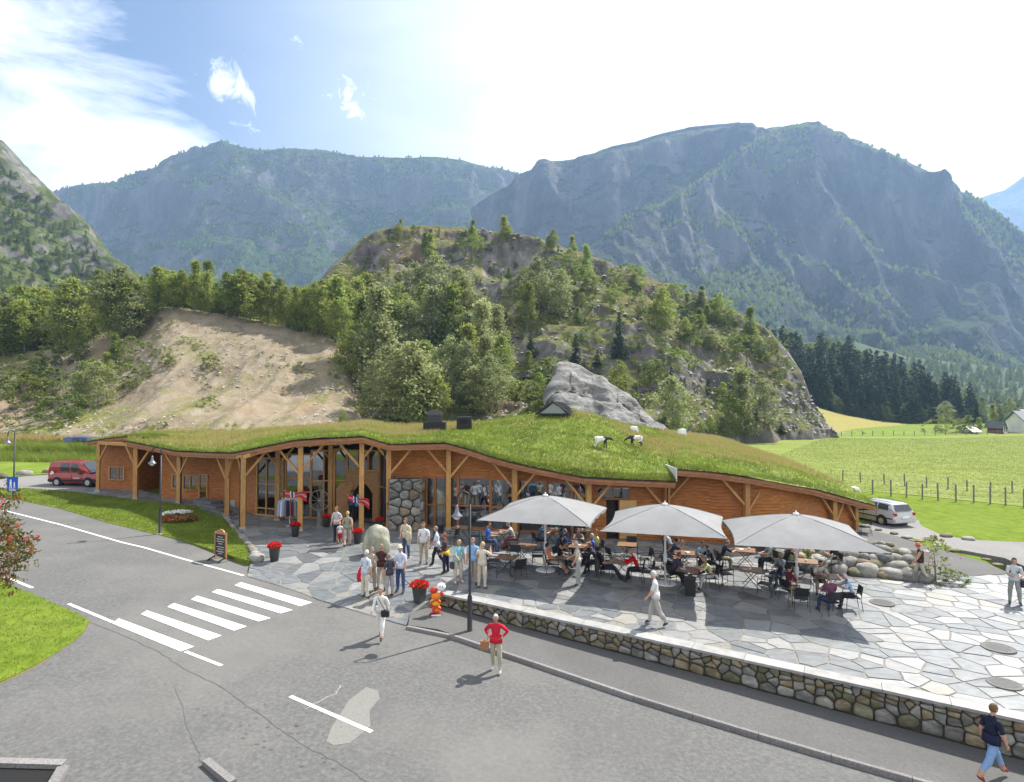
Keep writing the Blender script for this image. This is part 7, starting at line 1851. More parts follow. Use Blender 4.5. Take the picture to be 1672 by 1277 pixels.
# ------------------------------------------------------------------ people
M_skin = mat('skin', [(.42, .22, .15), (.52, .29, .20)], scale=6, rough=.55, rand=.12)
def V3(*a): return Vector(a) if a else Vector((0, 0, 0))
def dirv(pitch, yaw=0.):
    """pitch: degrees from straight down towards forward (+y); yaw: outward to +x"""
    return Vector((math.sin(R(yaw)) * math.cos(R(pitch) * 0 ) , math.sin(R(pitch)) * math.cos(R(yaw)), -math.cos(R(pitch)) * math.cos(R(yaw)))).normalized()
POSES = {
 'stand': dict(ll=((3, 4), (-2, 2)), rl=((-2, 4), (-4, 2)), la=((5, 10), (18, 4)), ra=((-4, 10), (12, 4))),
 'relax': dict(ll=((8, 6), (-6, 3)), rl=((-3, 4), (-3, 2)), la=((-5, 14), (70, -20)), ra=((0, 12), (20, 2))),
 'walk':  dict(ll=((26, 2), (8, 0)), rl=((-16, 2), (-34, 0)), la=((-22, 10), (-2, 2)), ra=((22, 10), (45, 0))),
 'walk2': dict(ll=((-14, 2), (-36, 0)), rl=((22, 2), (6, 0)), la=((20, 10), (36, 0)), ra=((-18, 12), (4, 2))),
 'stride': dict(ll=((34, 2), (22, 0)), rl=((-24, 2), (-40, 0)), la=((-18, 10), (10, 2)), ra=((10, 10), (22, 0))),
 'hips':  dict(ll=((12, 5), (-4, 2)), rl=((-8, 4), (-16, 2)), la=((-30, 42), (52, -35)), ra=((-30, 42), (52, -35))),
 'face':  dict(ll=((3, 5), (-2, 2)), rl=((-2, 5), (-4, 2)), la=((40, 25), (150, -15)), ra=((45, 25), (150, -15))),
 'hold':  dict(ll=((3, 6), (-2, 3)), rl=((-2, 5), (-4, 2)), la=((22, 12), (85, -30)), ra=((22, 12), (80, -30))),
 'behind': dict(ll=((3, 5), (-2, 3)), rl=((-2, 5), (-4, 3)), la=((-22, 14), (-8, -22)), ra=((-22, 14), (-8, -22))),
 'cane':  dict(ll=((6, 4), (-4, 2)), rl=((-3, 4), (-5, 2)), la=((5, 8), (30, -6)), ra=((20, 6), (62, -6))),
 'sit':   dict(ll=((86, 9), (6, 4)), rl=((84, 9), (0, 4)), la=((32, 10), (88, -18)), ra=((28, 10), (84, -18)), sit=1),
 'sitlean': dict(ll=((86, 8), (12, 2)), rl=((84, 8), (-6, 3)), la=((52, 14), (110, -28)), ra=((50, 14), (105, -28)), sit=1, lean=24),
 'sitback': dict(ll=((88, 5), (60, 0)), rl=((84, 5), (40, 0)), la=((10, 14), (75, -25)), ra=((12, 14), (75, -25)), sit=1, lean=-16),
 'drink': dict(ll=((86, 7), (4, 2)), rl=((84, 7), (0, 2)), la=((30, 10), (85, -20)), ra=((55, 12), (140, -12)), sit=1, lean=6),
 'headhands': dict(ll=((86, 7), (4, 2)), rl=((84, 7), (0, 2)), la=((62, 12), (150, -8)), ra=((62, 12), (150, -8)), sit=1, lean=26),
 'read': dict(ll=((90, 8), (30, 0)), rl=((88, 8), (20, 0)), la=((35, 14), (105, -18)), ra=((35, 14), (105, -18)), sit=1, lean=-6),
}
px_seed = [1.0]
def person(p, rz, H, pose, shirt, pants, hair, label, sleeve=.55, leg=1.0, girth=1.0, cat='person', hat=None, shoes=(.05, .04, .04), long_hair=0, group=None, bald=False, turn=0., vest=None):
    Q = POSES[pose]; k = H / 1.75; lean = R(Q.get('lean', 4)); sit = Q.get('sit', 0)
    up = Vector((0, math.sin(lean), math.cos(lean)))
    J = {'pel': V3(0, 0, 0)}
    J['wai'] = J['pel'] + up * .15; J['che'] = J['pel'] + up * .34; J['uch'] = J['pel'] + up * .47; J['nek'] = J['pel'] + up * .545; J['hed'] = J['pel'] + up * .66 + V3(0, .03, 0)
    for sd_, s in (('l', -1), ('r', 1)):
        J[sd_ + 'sh'] = J['uch'] + V3(s * .175, 0, -.01); a, f = Q[sd_ + 'a']
        d = dirv(*a); d.x *= s; J[sd_ + 'el'] = J[sd_ + 'sh'] + d * .28; d = dirv(*f); d.x *= s; J[sd_ + 'wr'] = J[sd_ + 'el'] + d * .245; J[sd_ + 'ha'] = J[sd_ + 'wr'] + d * .075; J[sd_ + 'hd'] = d
        J[sd_ + 'hip'] = J['pel'] + V3(s * .09, 0, -.04); a, f = Q[sd_ + 'l']
        d = dirv(*a); d.x *= s; J[sd_ + 'kn'] = J[sd_ + 'hip'] + d * .43; d = dirv(*f); d.x *= s; J[sd_ + 'an'] = J[sd_ + 'kn'] + d * .42
        fd = V3(s * .18, 1, -.12 if f[0] > -20 else -.7).normalized(); J[sd_ + 'he'] = J[sd_ + 'an'] + V3(0, -.045, -.035); J[sd_ + 'to'] = J[sd_ + 'an'] + fd * .16 + V3(0, 0, -.04)
    low = min(J['lan'].z, J['ran'].z, J['lto'].z + .03, J['rto'].z + .03)
    zoff = (.545 / k - 0) if sit else -low + .075
    if sit: zoff = .56 / k
    for n_ in J:
        if n_ not in ('lhd', 'rhd'): J[n_] = J[n_] + V3(0, -.06 if sit else 0, zoff)
    if sit:
        for s_ in 'lr':   # feet to the ground
            dz = .075 - J[s_ + 'an'].z
            if J[s_ + 'an'].z < .32 or True:
                for q in ('an', 'he', 'to'): J[s_ + q] = J[s_ + q] + V3(0, 0, dz if abs(dz) < .25 else .25 * (1 if dz > 0 else -1))
    g = girth
    rad = dict(pel=.125 * g, wai=.118 * g, che=.135 * g, uch=.115, nek=.052, hed=.045, lsh=.072, rsh=.072, lel=.050, rel=.050, lwr=.028, rwr=.028, lha=.030, rha=.030, lhip=.098, rhip=.098, lkn=.072, rkn=.072, lan=.050, ran=.050, lto=.034, rto=.034, lhe=.04, rhe=.04)
    E_ = [('pel', 'wai'), ('wai', 'che'), ('che', 'uch'), ('uch', 'nek'), ('nek', 'hed'), ('uch', 'lsh'), ('uch', 'rsh')] + [(s + a, s + b) for s in 'lr' for a, b in (('sh', 'el'), ('el', 'wr'), ('wr', 'ha'), ('hip', 'kn'), ('kn', 'an'), ('an', 'to'), ('an', 'he'))] + [('pel', 'lhip'), ('pel', 'rhip')]
    names = list(rad); vi = {n_: i for i, n_ in enumerate(names)}
    me = bpy.data.meshes.new('skel'); me.from_pydata([J[n_] for n_ in names], [(vi[a], vi[b]) for a, b in E_], [])
    o = bpy.data.objects.new('skel', me); C.objects.link(o); md = o.modifiers.new('s', 'SKIN'); md.use_smooth_shade = True; md.branch_smoothing = .6; m2 = o.modifiers.new('u', 'SUBSURF'); m2.levels = 2; m2.render_levels = 2
    for i, n_ in enumerate(names): me.skin_vertices[0].data[i].radius = (rad[n_] * 1.12, rad[n_] * 1.12); me.skin_vertices[0].data[i].use_root = (n_ == 'pel')
    dg = bpy.context.evaluated_depsgraph_get(); ev = o.evaluated_get(dg); em = ev.to_mesh()
    co = np.empty(len(em.vertices) * 3, np.float32); em.vertices.foreach_get('co', co); co = co.reshape(-1, 3).astype(float)
    F = [tuple(pl_.vertices) for pl_ in em.polygons]; ev.to_mesh_clear(); bpy.data.objects.remove(o); bpy.data.meshes.remove(me)
    segs = {'torso': [('pel', 'wai'), ('wai', 'che'), ('che', 'uch'), ('uch', 'lsh'), ('uch', 'rsh')], 'neck': [('nek', 'hed')], 'hip': [('pel', 'lhip'), ('pel', 'rhip')], 'lsl': [('lsh', 'lel')], 'rsl': [('rsh', 'rel')], 'lfo': [('lel', 'lwr')], 'rfo': [('rel', 'rwr')], 'hand': [('lwr', 'lha'), ('rwr', 'rha')], 'lth': [('lhip', 'lkn')], 'rth': [('rhip', 'rkn')], 'lca': [('lkn', 'lan')], 'rca': [('rkn', 'ran')], 'foot': [('lan', 'lto'), ('ran', 'rto'), ('lan', 'lhe'), ('ran', 'rhe')]}
    def segd(P, a, b):
        a, b = np.array(a), np.array(b); ab = b - a; t = np.clip(((P - a) @ ab) / (ab @ ab), 0, 1); return np.linalg.norm(P - (a + t[:, None] * ab), axis=1), t
    def classify(P):
        best = np.full(len(P), 9.); reg = np.zeros(len(P), int); T = np.zeros(len(P)); keys = list(segs)
        for ki, kk in enumerate(keys):
            for a, b in segs[kk]:
                d, t = segd(P, J[a], J[b]); d = d / ((rad[a] * (1 - t) + rad[b] * t) * 1.0); m = d < best; best[m] = d[m]; reg[m] = ki; T[m] = t[m]
        return reg, T, keys
    reg, T, keys = classify(co)
    tor = (reg == keys.index('torso')) | (reg == keys.index('hip'))
    # flatten the trunk front to back
    upn = np.array(up); hh_ = co - np.array(J['pel']); along = hh_ @ upn; axis = np.array(J['pel']) + along[:, None] * upn; off = co - axis; fwd = np.array([0, math.cos(lean), -math.sin(lean)])
    fy = off @ fwd; w_ = np.where(tor, 1., 0.) * .25; co = co - (fy * w_)[:, None] * fwd
    cl_ = ~np.isin(reg, [keys.index(q_) for q_ in ('neck', 'hand', 'foot', 'lfo', 'rfo')]); sd0 = px_seed[0]; px_seed[0] += 3.7
    for ax in range(3): co[:, ax] += np.where(cl_, fbm(co * [11, 11, 7] + sd0 + ax * 9, 3) * .020, 0)
    cen = np.array([co[list(f)].mean(0) for f in F]); reg, T, keys = classify(cen)
    mi = np.zeros(len(F), int)      # 0 skin 1 shirt 2 pants 3 shoes
    for i in range(len(F)):
        r_ = keys[reg[i]]; t = T[i]
        if r_ == 'torso': mi[i] = 1 if (cen[i] - np.array(J['pel'])) @ upn > .01 else 2
        elif r_ == 'hip': mi[i] = 2 if (cen[i] - np.array(J['pel'])) @ upn < .03 else 1
        elif r_ in ('lsl', 'rsl'): mi[i] = 1 if t < sleeve * 1.6 else 0
        elif r_ in ('lfo', 'rfo'): mi[i] = 1 if sleeve > .9 and t < .95 else 0
        elif r_ in ('lth', 'rth'): mi[i] = 2 if leg > .6 or t < leg * 2 else 0
        elif r_ in ('lca', 'rca'): mi[i] = 2 if t < (leg - .5) * 2 else 0
        elif r_ == 'foot': mi[i] = 3
        elif r_ == 'neck': mi[i] = 0
    b = MB(); b.v = [tuple(v) for v in co]; b.f = F; b.m = list(mi)
    # head with brow, nose, jaw
    hc = J['hed'] + V3(0, 0, 0) + up * .045; rot = Matrix.Rotation(turn, 3, 'Z')
    h = MB(); h.ell((0, 0, 0), (.076, .096, .118), 16, 12); hv = []
    for x, y, z in h.v:
        if z < -.02: f_ = 1 - (-z - .02) * 2.6; x *= f_; y = y * f_ + .012 * (1 if y > 0 else -2.2) * (-z - .02) * 8
        if y > 0: y *= .96
        if y > .07 and abs(x) < .022 and -.03 < z < .02: y += .018 * (1 - abs(x) / .022)
        if y > .05 and .01 < z < .035 and .015 < abs(x) < .045: y -= .006
        hv.append(hc + rot @ V3(x, y, z))
    b.add(hv, h.f, 0)
    for s in (-1, 1): e = MB(); e.ell((0, 0, 0), (.012, .02, .03), 8, 6); b.add([hc + rot @ (V3(*v) + V3(s * .078, -.005, -.005)) for v in e.v], e.f, 0)
    for s in (-1, 1): e = MB(); e.ell((0, 0, 0), (.011, .006, .006), 6, 5); b.add([hc + rot @ (V3(*v) + V3(s * .03, .088, .014)) for v in e.v], e.f, 4)
    e = MB(); e.ell((0, 0, 0), (.022, .005, .005), 6, 5); b.add([hc + rot @ (V3(*v) + V3(0, .083, -.052)) for v in e.v], e.f, 5)
    # hands: fingers and thumb
    for sd_, s in (('l', -1), ('r', 1)):
        d = J[sd_ + 'hd'].normalized(); side = V3(0, 1, 0) - d * d.y; side = side.normalized() if side.length > .1 else V3(0, 0, 1); nrm = d.cross(side); ha = J[sd_ + 'ha']; curl = -s * nrm if True else nrm
        for q, (oo, ln) in enumerate(((.026, .07), (.009, .08), (-.009, .075), (-.026, .06))):
            a = ha + side * oo; b1 = a + d * ln * .55 + curl * .008; c1 = b1 + (d * .8 + curl * .6).normalized() * ln * .45; b.tube([a - d * .02, b1, c1], [.010, .009, .007], 5)
        a = ha + side * .026 - d * .035; b.tube([a, a + (side * .7 + d * .6 + curl * .3).normalized() * .035, a + (side * .5 + d * .9 + curl * .5).normalized() * .062], [.012, .010, .008], 5)
    t = b
    t.v = [tuple(Vector(v) * k) for v in t.v]
    shn = lambda nm, c, **kw: plain('%s_%d_%d_%d' % (nm, *[int(x * 100) for x in c]), tuple(x * .95 for x in c), rough=.85, bump=.5, bscale=10, bdist=.03, scale=5, rand=.07, **kw)
    mats = [M_skin, shn('shirt', shirt), shn('trousers', pants), plain('shoe_%d_%d_%d' % tuple(int(x * 100) for x in shoes), shoes, rough=.5), plain('eye_dark', (.03, .02, .02)), plain('lips', (.35, .12, .10))]
    root = thing('person', label, cat, p, rz, group); ob = t.build('body', mats, root, True)
    hcol = plain('hair_%d_%d_%d' % tuple(int(x * 100) for x in hair), hair, rough=.7, scale=40)
    m = MB(); e = MB(); e.ell((0, 0, 0), (.085, .105, .118), 16, 12); keepf = []
    kv = [V3(*v) for v in e.v]; lim = .035 if bald else -.02
    for f in e.f:
        c = sum((kv[i] for i in f), V3()) / len(f)
        if (c.z > .055 or (c.y < .02 and c.z > -.06 - long_hair * .1)) and not (bald and c.z > .05) and not (c.y > .075 and c.z < .07): keepf.append(f)
    m.add([hc + rot @ (V3(v.x * (1 + .03 * math.sin(v.x * 90 + v.z * 60)), v.y - .004, v.z + .012 - (long_hair * .08 if v.z < -.02 and v.y < .02 else 0))) for v in kv], keepf)
    m.v = [tuple(Vector(v) * k) for v in m.v]; ho = m.build('hair', hcol, root, True); sm = ho.modifiers.new('s', 'SOLIDIFY'); sm.thickness = .012
    if hat:
        m = MB(); m.ell(tuple(hc + V3(0, 0, .06)), (.092, .105, .085), 14, 8); m.lathe(tuple(hc + V3(0, .03 if hat[1] == 'cap' else 0, .05)), [(.0, 0), (.12 if hat[1] == 'cap' else .17, -.005), (.12 if hat[1] == 'cap' else .17, .004), (.0, .012)], 16)
        m.v = [tuple(Vector(v) * k) for v in m.v]; m.build('hat', plain('hat_%d' % int(hat[0][0] * 100), hat[0], rough=.8), root, True)
    if vest:
        pass
    # trouser hems, shirt hem: short flared tubes so clothes read as cloth
    if not sit:
        m = MB(); a = J['pel'] - up * .03; n = 18; vs = []
        for zz, rr in ((-.06, 1.12), (.05, 1.08), (.16, 1.02)):
            for i in range(n):
                an = 6.2832 * i / n; w = rr * (1 + .03 * math.sin(an * 5)); vs.append(J['pel'] + up * zz + V3(math.cos(an) * .165 * g * w, math.sin(an) * .118 * g * w, 0))
        m.add([v * k for v in vs], [(j * n + i, j * n + (i + 1) % n, (j + 1) * n + (i + 1) % n, (j + 1) * n + i) for j in range(2) for i in range(n)]); hm = m.build('shirt_hem', mats[1], root, True); sm = hm.modifiers.new('s', 'SOLIDIFY'); sm.thickness = .01
    root['k'] = k
    return root, J, k
GR = 'visitors on the plaza and terrace'
WHT = (.62, .62, .64); KH = (.36, .30, .22); CRM = (.55, .50, .40); JN = (.05, .08, .17); NV = (.02, .025, .05); BK = (.02, .02, .022); LB_ = (.30, .48, .68)
gry, wht_h, brn, dk, bl, rd = (.20, .185, .165), (.50, .48, .45), (.14, .08, .04), (.02, .015, .012), (.45, .33, .16), (.28, .08, .03)
def bag(root, J, k, at_, size, col, label, strap=None, name='shoulder_bag'):
    M_ = plain('bag_%d_%d' % (int(col[0] * 100), int(col[1] * 100)), col, rough=.6); e = thing(name, label, 'bag', root.matrix_basis @ (Vector(at_) * k), root.rotation_euler.z)
    w, d, h = size; mb = MB(); mb.box((-w / 2, -d / 2, -h / 2), (w / 2, d / 2, h / 2)); mb.tube([(-w / 2, 0, h / 2 - .03), (0, 0, h / 2 + .02), (w / 2, 0, h / 2 - .03)], .02, 5); b_ = mb.build('body', M_, e); bv = b_.modifiers.new('b', 'BEVEL'); bv.width = .03; bv.segments = 2
    mb = MB(); mb.box((-w / 2 + .01, -d / 2 - .012, -.01), (w / 2 - .01, -d / 2 - .001, h / 2 - .01)); mb.build('flap', M_, e)
    if strap:
        mb = MB(); mb.tube([(Vector(q) - Vector(at_)) * k for q in strap], .010, 5); mb.build('strap', M_, e)
    return e
ST = [
 (550, 887, 2.9, 1.74, 'relax', (.50, .47, .48), NV, brn, 'man in checked shirt and dark trousers walking out with a child', {}),
 (555, 889, .3, 1.02, 'stand', WHT, (.45, .02, .03), bl, 'small child in white top and red skirt beside two adults', dict(sleeve=.2, leg=.55)),
 (567, 893, .15, 1.64, 'walk2', (.24, .25, .18), (.38, .30, .27), bl, 'woman in grey green sleeveless top seen from behind near the entrance', dict(sleeve=.1, leg=.85)),
 (574, 852, -.2, 1.74, 'stand', (.04, .08, .18), BK, brn, 'man in dark blue jacket standing in the arched doorway', dict(sleeve=1)),
 (584, 852, .2, 1.66, 'stand', (.08, .28, .45), BK, dk, 'person in light blue top half hidden by the right entrance post', dict(sleeve=1)),
 (596, 977, -.5, 1.74, 'stand', (.50, .55, .63), CRM, wht_h, 'white haired man from behind with a red jacket held at his side', {}),
 (606, 966, -2.6, 1.66, 'stand', (.42, .36, .27), KH, gry, 'grey haired person half hidden behind the man with the red jacket', {}),
 (623, 964, 3.0, 1.74, 'behind', (.07, .025, .025), CRM, gry, 'balding man in maroon t-shirt and cream trousers', dict(girth=1.12)),
 (636, 975, .9, 1.58, 'stand', (.05, .05, .065), (.33, .32, .33), gry, 'short woman in navy waistcoat and grey trousers beside the maroon t-shirt', dict(leg=.88)),
 (654, 968, 2.9, 1.76, 'stand', (.52, .57, .68), JN, gry, 'man in pale cap, light blue shirt and jeans', dict(hat=((.6, .55, .42), 'cap'))),
 (663, 911, 2.8, 1.72, 'relax', (.52, .46, .36), JN, brn, 'man in beige shirt carrying a cream jacket over his arm', dict(girth=1.08)),
 (692, 922, 3.05, 1.78, 'stand', WHT, KH, brn, 'tall man in white short sleeved shirt and khaki trousers', dict(girth=1.08)),
 (714, 926, 1.7, 1.70, 'walk2', (.55, .60, .70), BK, gry, 'man in pale shirt and black trousers raising a camera', {}),
 (728, 937, 1.3, 1.62, 'cane', (.07, .045, .045), NV, rd, 'red haired woman with a yellow jacket tied round her waist', dict(sleeve=1)),
 (748, 953, -2.5, 1.66, 'cane', (.26, .55, .58), CRM, bl, 'woman in turquoise shirt and cream cropped trousers', dict(leg=.85, shoes=(.5, .46, .4))),
 (773, 955, 2.9, 1.78, 'stand', (.22, .42, .70), KH, gry, 'man in sky blue shirt standing behind the tall lamp post', {}),
 (787, 962, -.3, 1.72, 'face', CRM, (.45, .40, .31), bl, 'person in cream shirt and trousers lifting hands to the face', {}),
 (622, 1044, 3.0, 1.64, 'walk', (.66, .64, .60), (.66, .64, .60), gry, 'woman all in white walking on the road with a black shoulder bag', dict(sleeve=1, leg=.9, girth=1.05)),
 (810, 1098, 2.95, 1.66, 'hips', (.55, .015, .03), (.42, .38, .28), wht_h, 'white haired woman in bright red jacket stepping off the kerb', dict(sleeve=1, girth=1.12, shoes=(.5, .48, .42))),
 (944, 957, 1.5, 1.72, 'cane', (.48, .45, .38), (.30, .30, .29), wht_h, 'white haired man in cream waistcoat standing at a café table', {}),
 (1071, 1022, 1.35, 1.74, 'walk2', (.60, .58, .58), (.36, .34, .31), wht_h, 'white haired man in pale checked shirt walking alone on the terrace', dict(girth=1.12)),
 (1503, 951, 1.2, 1.60, 'walk2', (.06, .03, .04), (.45, .42, .35), rd, 'hiker in red hat and dark vest with a backpack by the boulder bank', dict(sleeve=.05, hat=((.45, .12, .10), 'brim'))),
 (1657, 988, 2.6, 1.72, 'hold', (.48, .52, .52), (.26, .28, .26), dk, 'man in pale shirt looking down at his hands at the far right', {}),
 (1620, 1273, -1.45, 1.68, 'stride', (.012, .015, .04), (.20, .32, .55), brn, 'woman in navy top and light blue cropped trousers striding on the sidewalk', dict(leg=.8, girth=1.18, shoes=(.25, .04, .03))),
 (1358, 926, 2.0, 1.68, 'relax', (.30, .34, .10), (.35, .25, .18), brn, 'person in olive green shirt standing by the boulders under the parasol', {}),
]
PER = []
for px, py, rz, H, pose, sh, pa, ha, lab, kw in ST:
    q = gz(px, py)
    if lab.startswith('woman in navy'): q = gp(px, py, lambda x, y: hr(x, y) + .115)
    if pose and px in (810,): q = gp(px, py, hr)
    PER.append(person(q, rz, H, pose, sh, pa, ha, lab, group=GR, **kw))
def blob(name, root, k, at_, size, col, label, cat, seed=1):
    me = rock_mesh(name, seed, 3, .7); me.materials.clear(); me.materials.append(plain(name + '_%d_%d' % (int(col[0] * 100), int(col[1] * 100)), col, rough=.9)); o = obj(name, me, None, root.matrix_basis @ (Vector(at_) * k), root.rotation_euler.z); o.scale = size; return tag(o, label, cat)
def P_(s): return [r for r in PER if r[0]['label'].startswith(s)][0]
r, J, k = P_('white haired man from behind'); blob('jacket', r, k, (-.28, .05, .82), (.24, .16, .5), (.5, .01, .02), 'bright red jacket held by the white haired man', 'jacket', 31)
r, J, k = P_('man in beige shirt'); blob('jacket', r, k, (-.24, .20, .98), (.28, .2, .5), (.50, .42, .30), 'cream jacket carried over the arm of the man in beige', 'jacket', 32)
r, J, k = P_('red haired woman'); blob('jacket', r, k, (0, .0, .93), (.42, .34, .22), (.6, .36, .02), 'yellow jacket tied round the red haired woman', 'jacket', 33)
r, J, k = P_('woman all in white'); bag(r, J, k, (-.20, .14, .93), (.26, .10, .20), (.02, .02, .02), 'black shoulder bag of the woman in white', [(-.2, .14, 1.03), (-.06, .15, 1.25), (.08, .10, 1.45), (.13, 0, 1.50), (.06, -.12, 1.38), (-.12, -.14, 1.15), (-.24, 0, 1.0)])
r, J, k = P_('white haired woman in bright'); bag(r, J, k, (.36, .02, .82), (.24, .12, .26), (.30, .15, .07), 'brown handbag of the woman in red', [(.28, .02, .93), (.24, .02, 1.2), (.22, 0, 1.45)])
r, J, k = P_('hiker'); bag(r, J, k, (0, -.22, 1.22), (.34, .2, .46), (.45, .36, .32), 'pink and grey backpack of the hiker', [(-.12, 0, .05 + 1.4), (-.14, .12, 1.3), (-.13, .06, 1.1)], 'backpack')
r, J, k = P_('man in pale shirt looking'); bag(r, J, k, (-.27, -.02, .86), (.14, .26, .3), (.03, .03, .04), 'dark bag hanging at the hip of the man at far right', [(-.25, 0, 1.0), (-.05, .1, 1.3), (.1, 0, 1.5)])
r, J, k = P_('woman in turquoise'); bag(r, J, k, (.27, -.05, .78), (.10, .2, .26), (.05, .05, .06), 'dark bag at the side of the woman in turquoise', [(.25, 0, .9), (.2, 0, 1.2), (.15, 0, 1.46)])
SITP = [
 ('black chair of the guest in blue', 'sit', (.03, .12, .45), JN, dk, 'guest in bright blue top under the first parasol corner', {}),
 ('black chair of the guest in patterned', 'sitlean', (.45, .40, .36), (.3, .05, .05), gry, 'guest in patterned grey top at the table under the first parasol', {}),
 ('black chair under the boy', 'sitback', (.75, .16, .03), (.45, .38, .28), dk, 'boy in orange t-shirt and khaki shorts sitting sideways', dict(leg=.55)),
 ('black chair of the dark haired woman', 'drink', (.04, .025, .03), BK, dk, 'dark haired woman in black lifting a cup to her mouth', dict(long_hair=1, sleeve=.2)),
 ('black chair of the guest in navy', 'sit', (.02, .05, .13), NV, gry, 'guest in navy jumper seen from behind beside the pole', dict(sleeve=1)),
 ('black chair of the red haired', 'sitlean', (.22, .20, .20), BK, rd, 'red haired diner in grey facing the camera', {}),
 ('black chair of the guest in the bright', 'sit', (.03, .10, .42), NV, wht_h, 'white haired guest in bright blue shirt', {}),
 ('black chair of the guest in the yellow top', 'sit', (.62, .60, .22), BK, rd, 'guest in yellow top beside the bright blue shirt', {}),
 ('black chair under the guest in the red', 'sitlean', (.60, .005, .015), NV, (.5, .2, .15), 'guest in red jumper bending over a cluttered table', dict(sleeve=1)),
 ('black chair under the sleeping', 'headhands', (.04, .05, .08), BK, dk, 'guest in dark shirt with head bowed over the crowded table', {}),
 ('black chair of the guest leaning', 'sitback', (.55, .57, .62), JN, bl, 'fair haired guest in white leaning back with stretched jeans', {}),
 ('black chair of the dark haired guest', 'sit', (.30, .48, .58), BK, dk, 'dark haired guest in light blue facing the crowded table', {}),
 ('black chair of the guest in the yellow shirt', 'sitlean', (.55, .50, .26), (.40, .42, .42), gry, 'guest in pale yellow shirt at the dark wooden table', {}),
 ('black chair under the man in black polo', 'sitlean', (.02, .022, .03), (.33, .30, .20), gry, 'man in black polo and khaki trousers leaning on the table', {}),
 ('black chair under the bald', 'sit', (.27, .29, .25), BK, gry, 'bald diner in grey green shirt', dict(bald=True)),
 ('black chair under the woman resting', 'headhands', (.015, .015, .018), BK, (.40, .22, .08), 'woman in black resting her head in her hands', dict(long_hair=1, sleeve=.3)),
 ('black chair under the reader', 'read', (.025, .022, .035), (.4, .38, .34), dk, 'dark haired reader holding up an open paper', {}),
 ('black chair under the guest in the maroon', 'sit', (.13, .02, .05), KH, dk, 'guest in maroon top with folded arms', {}),
 ('black chair seen from behind', 'sit', (.16, .05, .10), JN, gry, 'guest in plaid shirt seen from behind', {}),
 ('black chair at the right end', 'sitlean', (.35, .48, .66), BK, (.55, .5, .55), 'white haired woman in pale blue at the right end of the terrace', {}),
 ('black chair behind the guest in the white', 'sitlean', (.62, .60, .56), KH, dk, 'guest in white blouse facing the camera at the right end', {}),
]
for key, pose, sh, pa, ha, lab, kw in SITP:
    ch = [o for o in C.objects if o.get('category') == 'chair' and str(o.get('label', '')).startswith(key)][0]
    rz = ch.rotation_euler.z; q = ch.location.copy(); PER.append(person(q, rz, rnd.uniform(1.62, 1.76), pose, sh, pa, ha, lab, group='guests seated on the café terrace', **kw))
EX = [('empty black chair hung', 'sitback', BK, NV, dk, 'guest in black slouching beside the coat chairs'), ('empty black chair behind the standing man', 'sitlean', (.03, .03, .05), BK, brn, 'guest in dark jumper behind the man in the cream waistcoat'),
 ('empty black chair in the shade beside', 'sitlean', (.05, .10, .16), BK, gry, 'guest in dusky blue in the shade by the cluttered table'), ('empty black chair right of the cluttered window', 'sit', (.03, .08, .12), JN, dk, 'guest in dark teal right of the cluttered window table'),
 ('empty black chair right of the crowded', 'sitlean', BK, NV, dk, 'guest in black turned from the crowded table'), ('empty black chair half turned', 'sit', (.28, .30, .34), JN, gry, 'guest in pale grey half turned between two tables'),
 ('empty black chair left of the dark wooden', 'sitlean', (.06, .05, .09), BK, brn, 'guest in plum top left of the dark wooden table'), ('black chair pulled back', 'sit', (.10, .11, .13), BK, gry, 'guest in charcoal behind the second parasol pole')]
for key, pose, sh, pa, ha, lab in EX:
    ch = [o for o in C.objects if o.get('category') == 'chair' and str(o.get('label', '')).startswith(key)][0]
    ch['label'] = ch['label'].replace('empty ', ''); PER.append(person(ch.location.copy(), ch.rotation_euler.z, rnd.uniform(1.6, 1.76), pose, sh, pa, ha, lab, group='guests seated on the café terrace', sleeve=rnd.choice([.55, 1])))
r, J, k = P_('dark haired reader'); o = MB(); o.add([(-.2, 0, 0), (0, .05, .02), (0, .12, .28), (-.2, .07, .26), (.2, 0, 0), (.2, .07, .26)], [(0, 1, 2, 3), (1, 4, 5, 2)]); pp_ = o.build('newspaper', M_sw, None, False, r.matrix_basis @ Vector((0, .42, .95))); pp_.rotation_euler.z = r.rotation_euler.z; tag(pp_, 'open white paper held by the dark haired reader', 'newspaper')

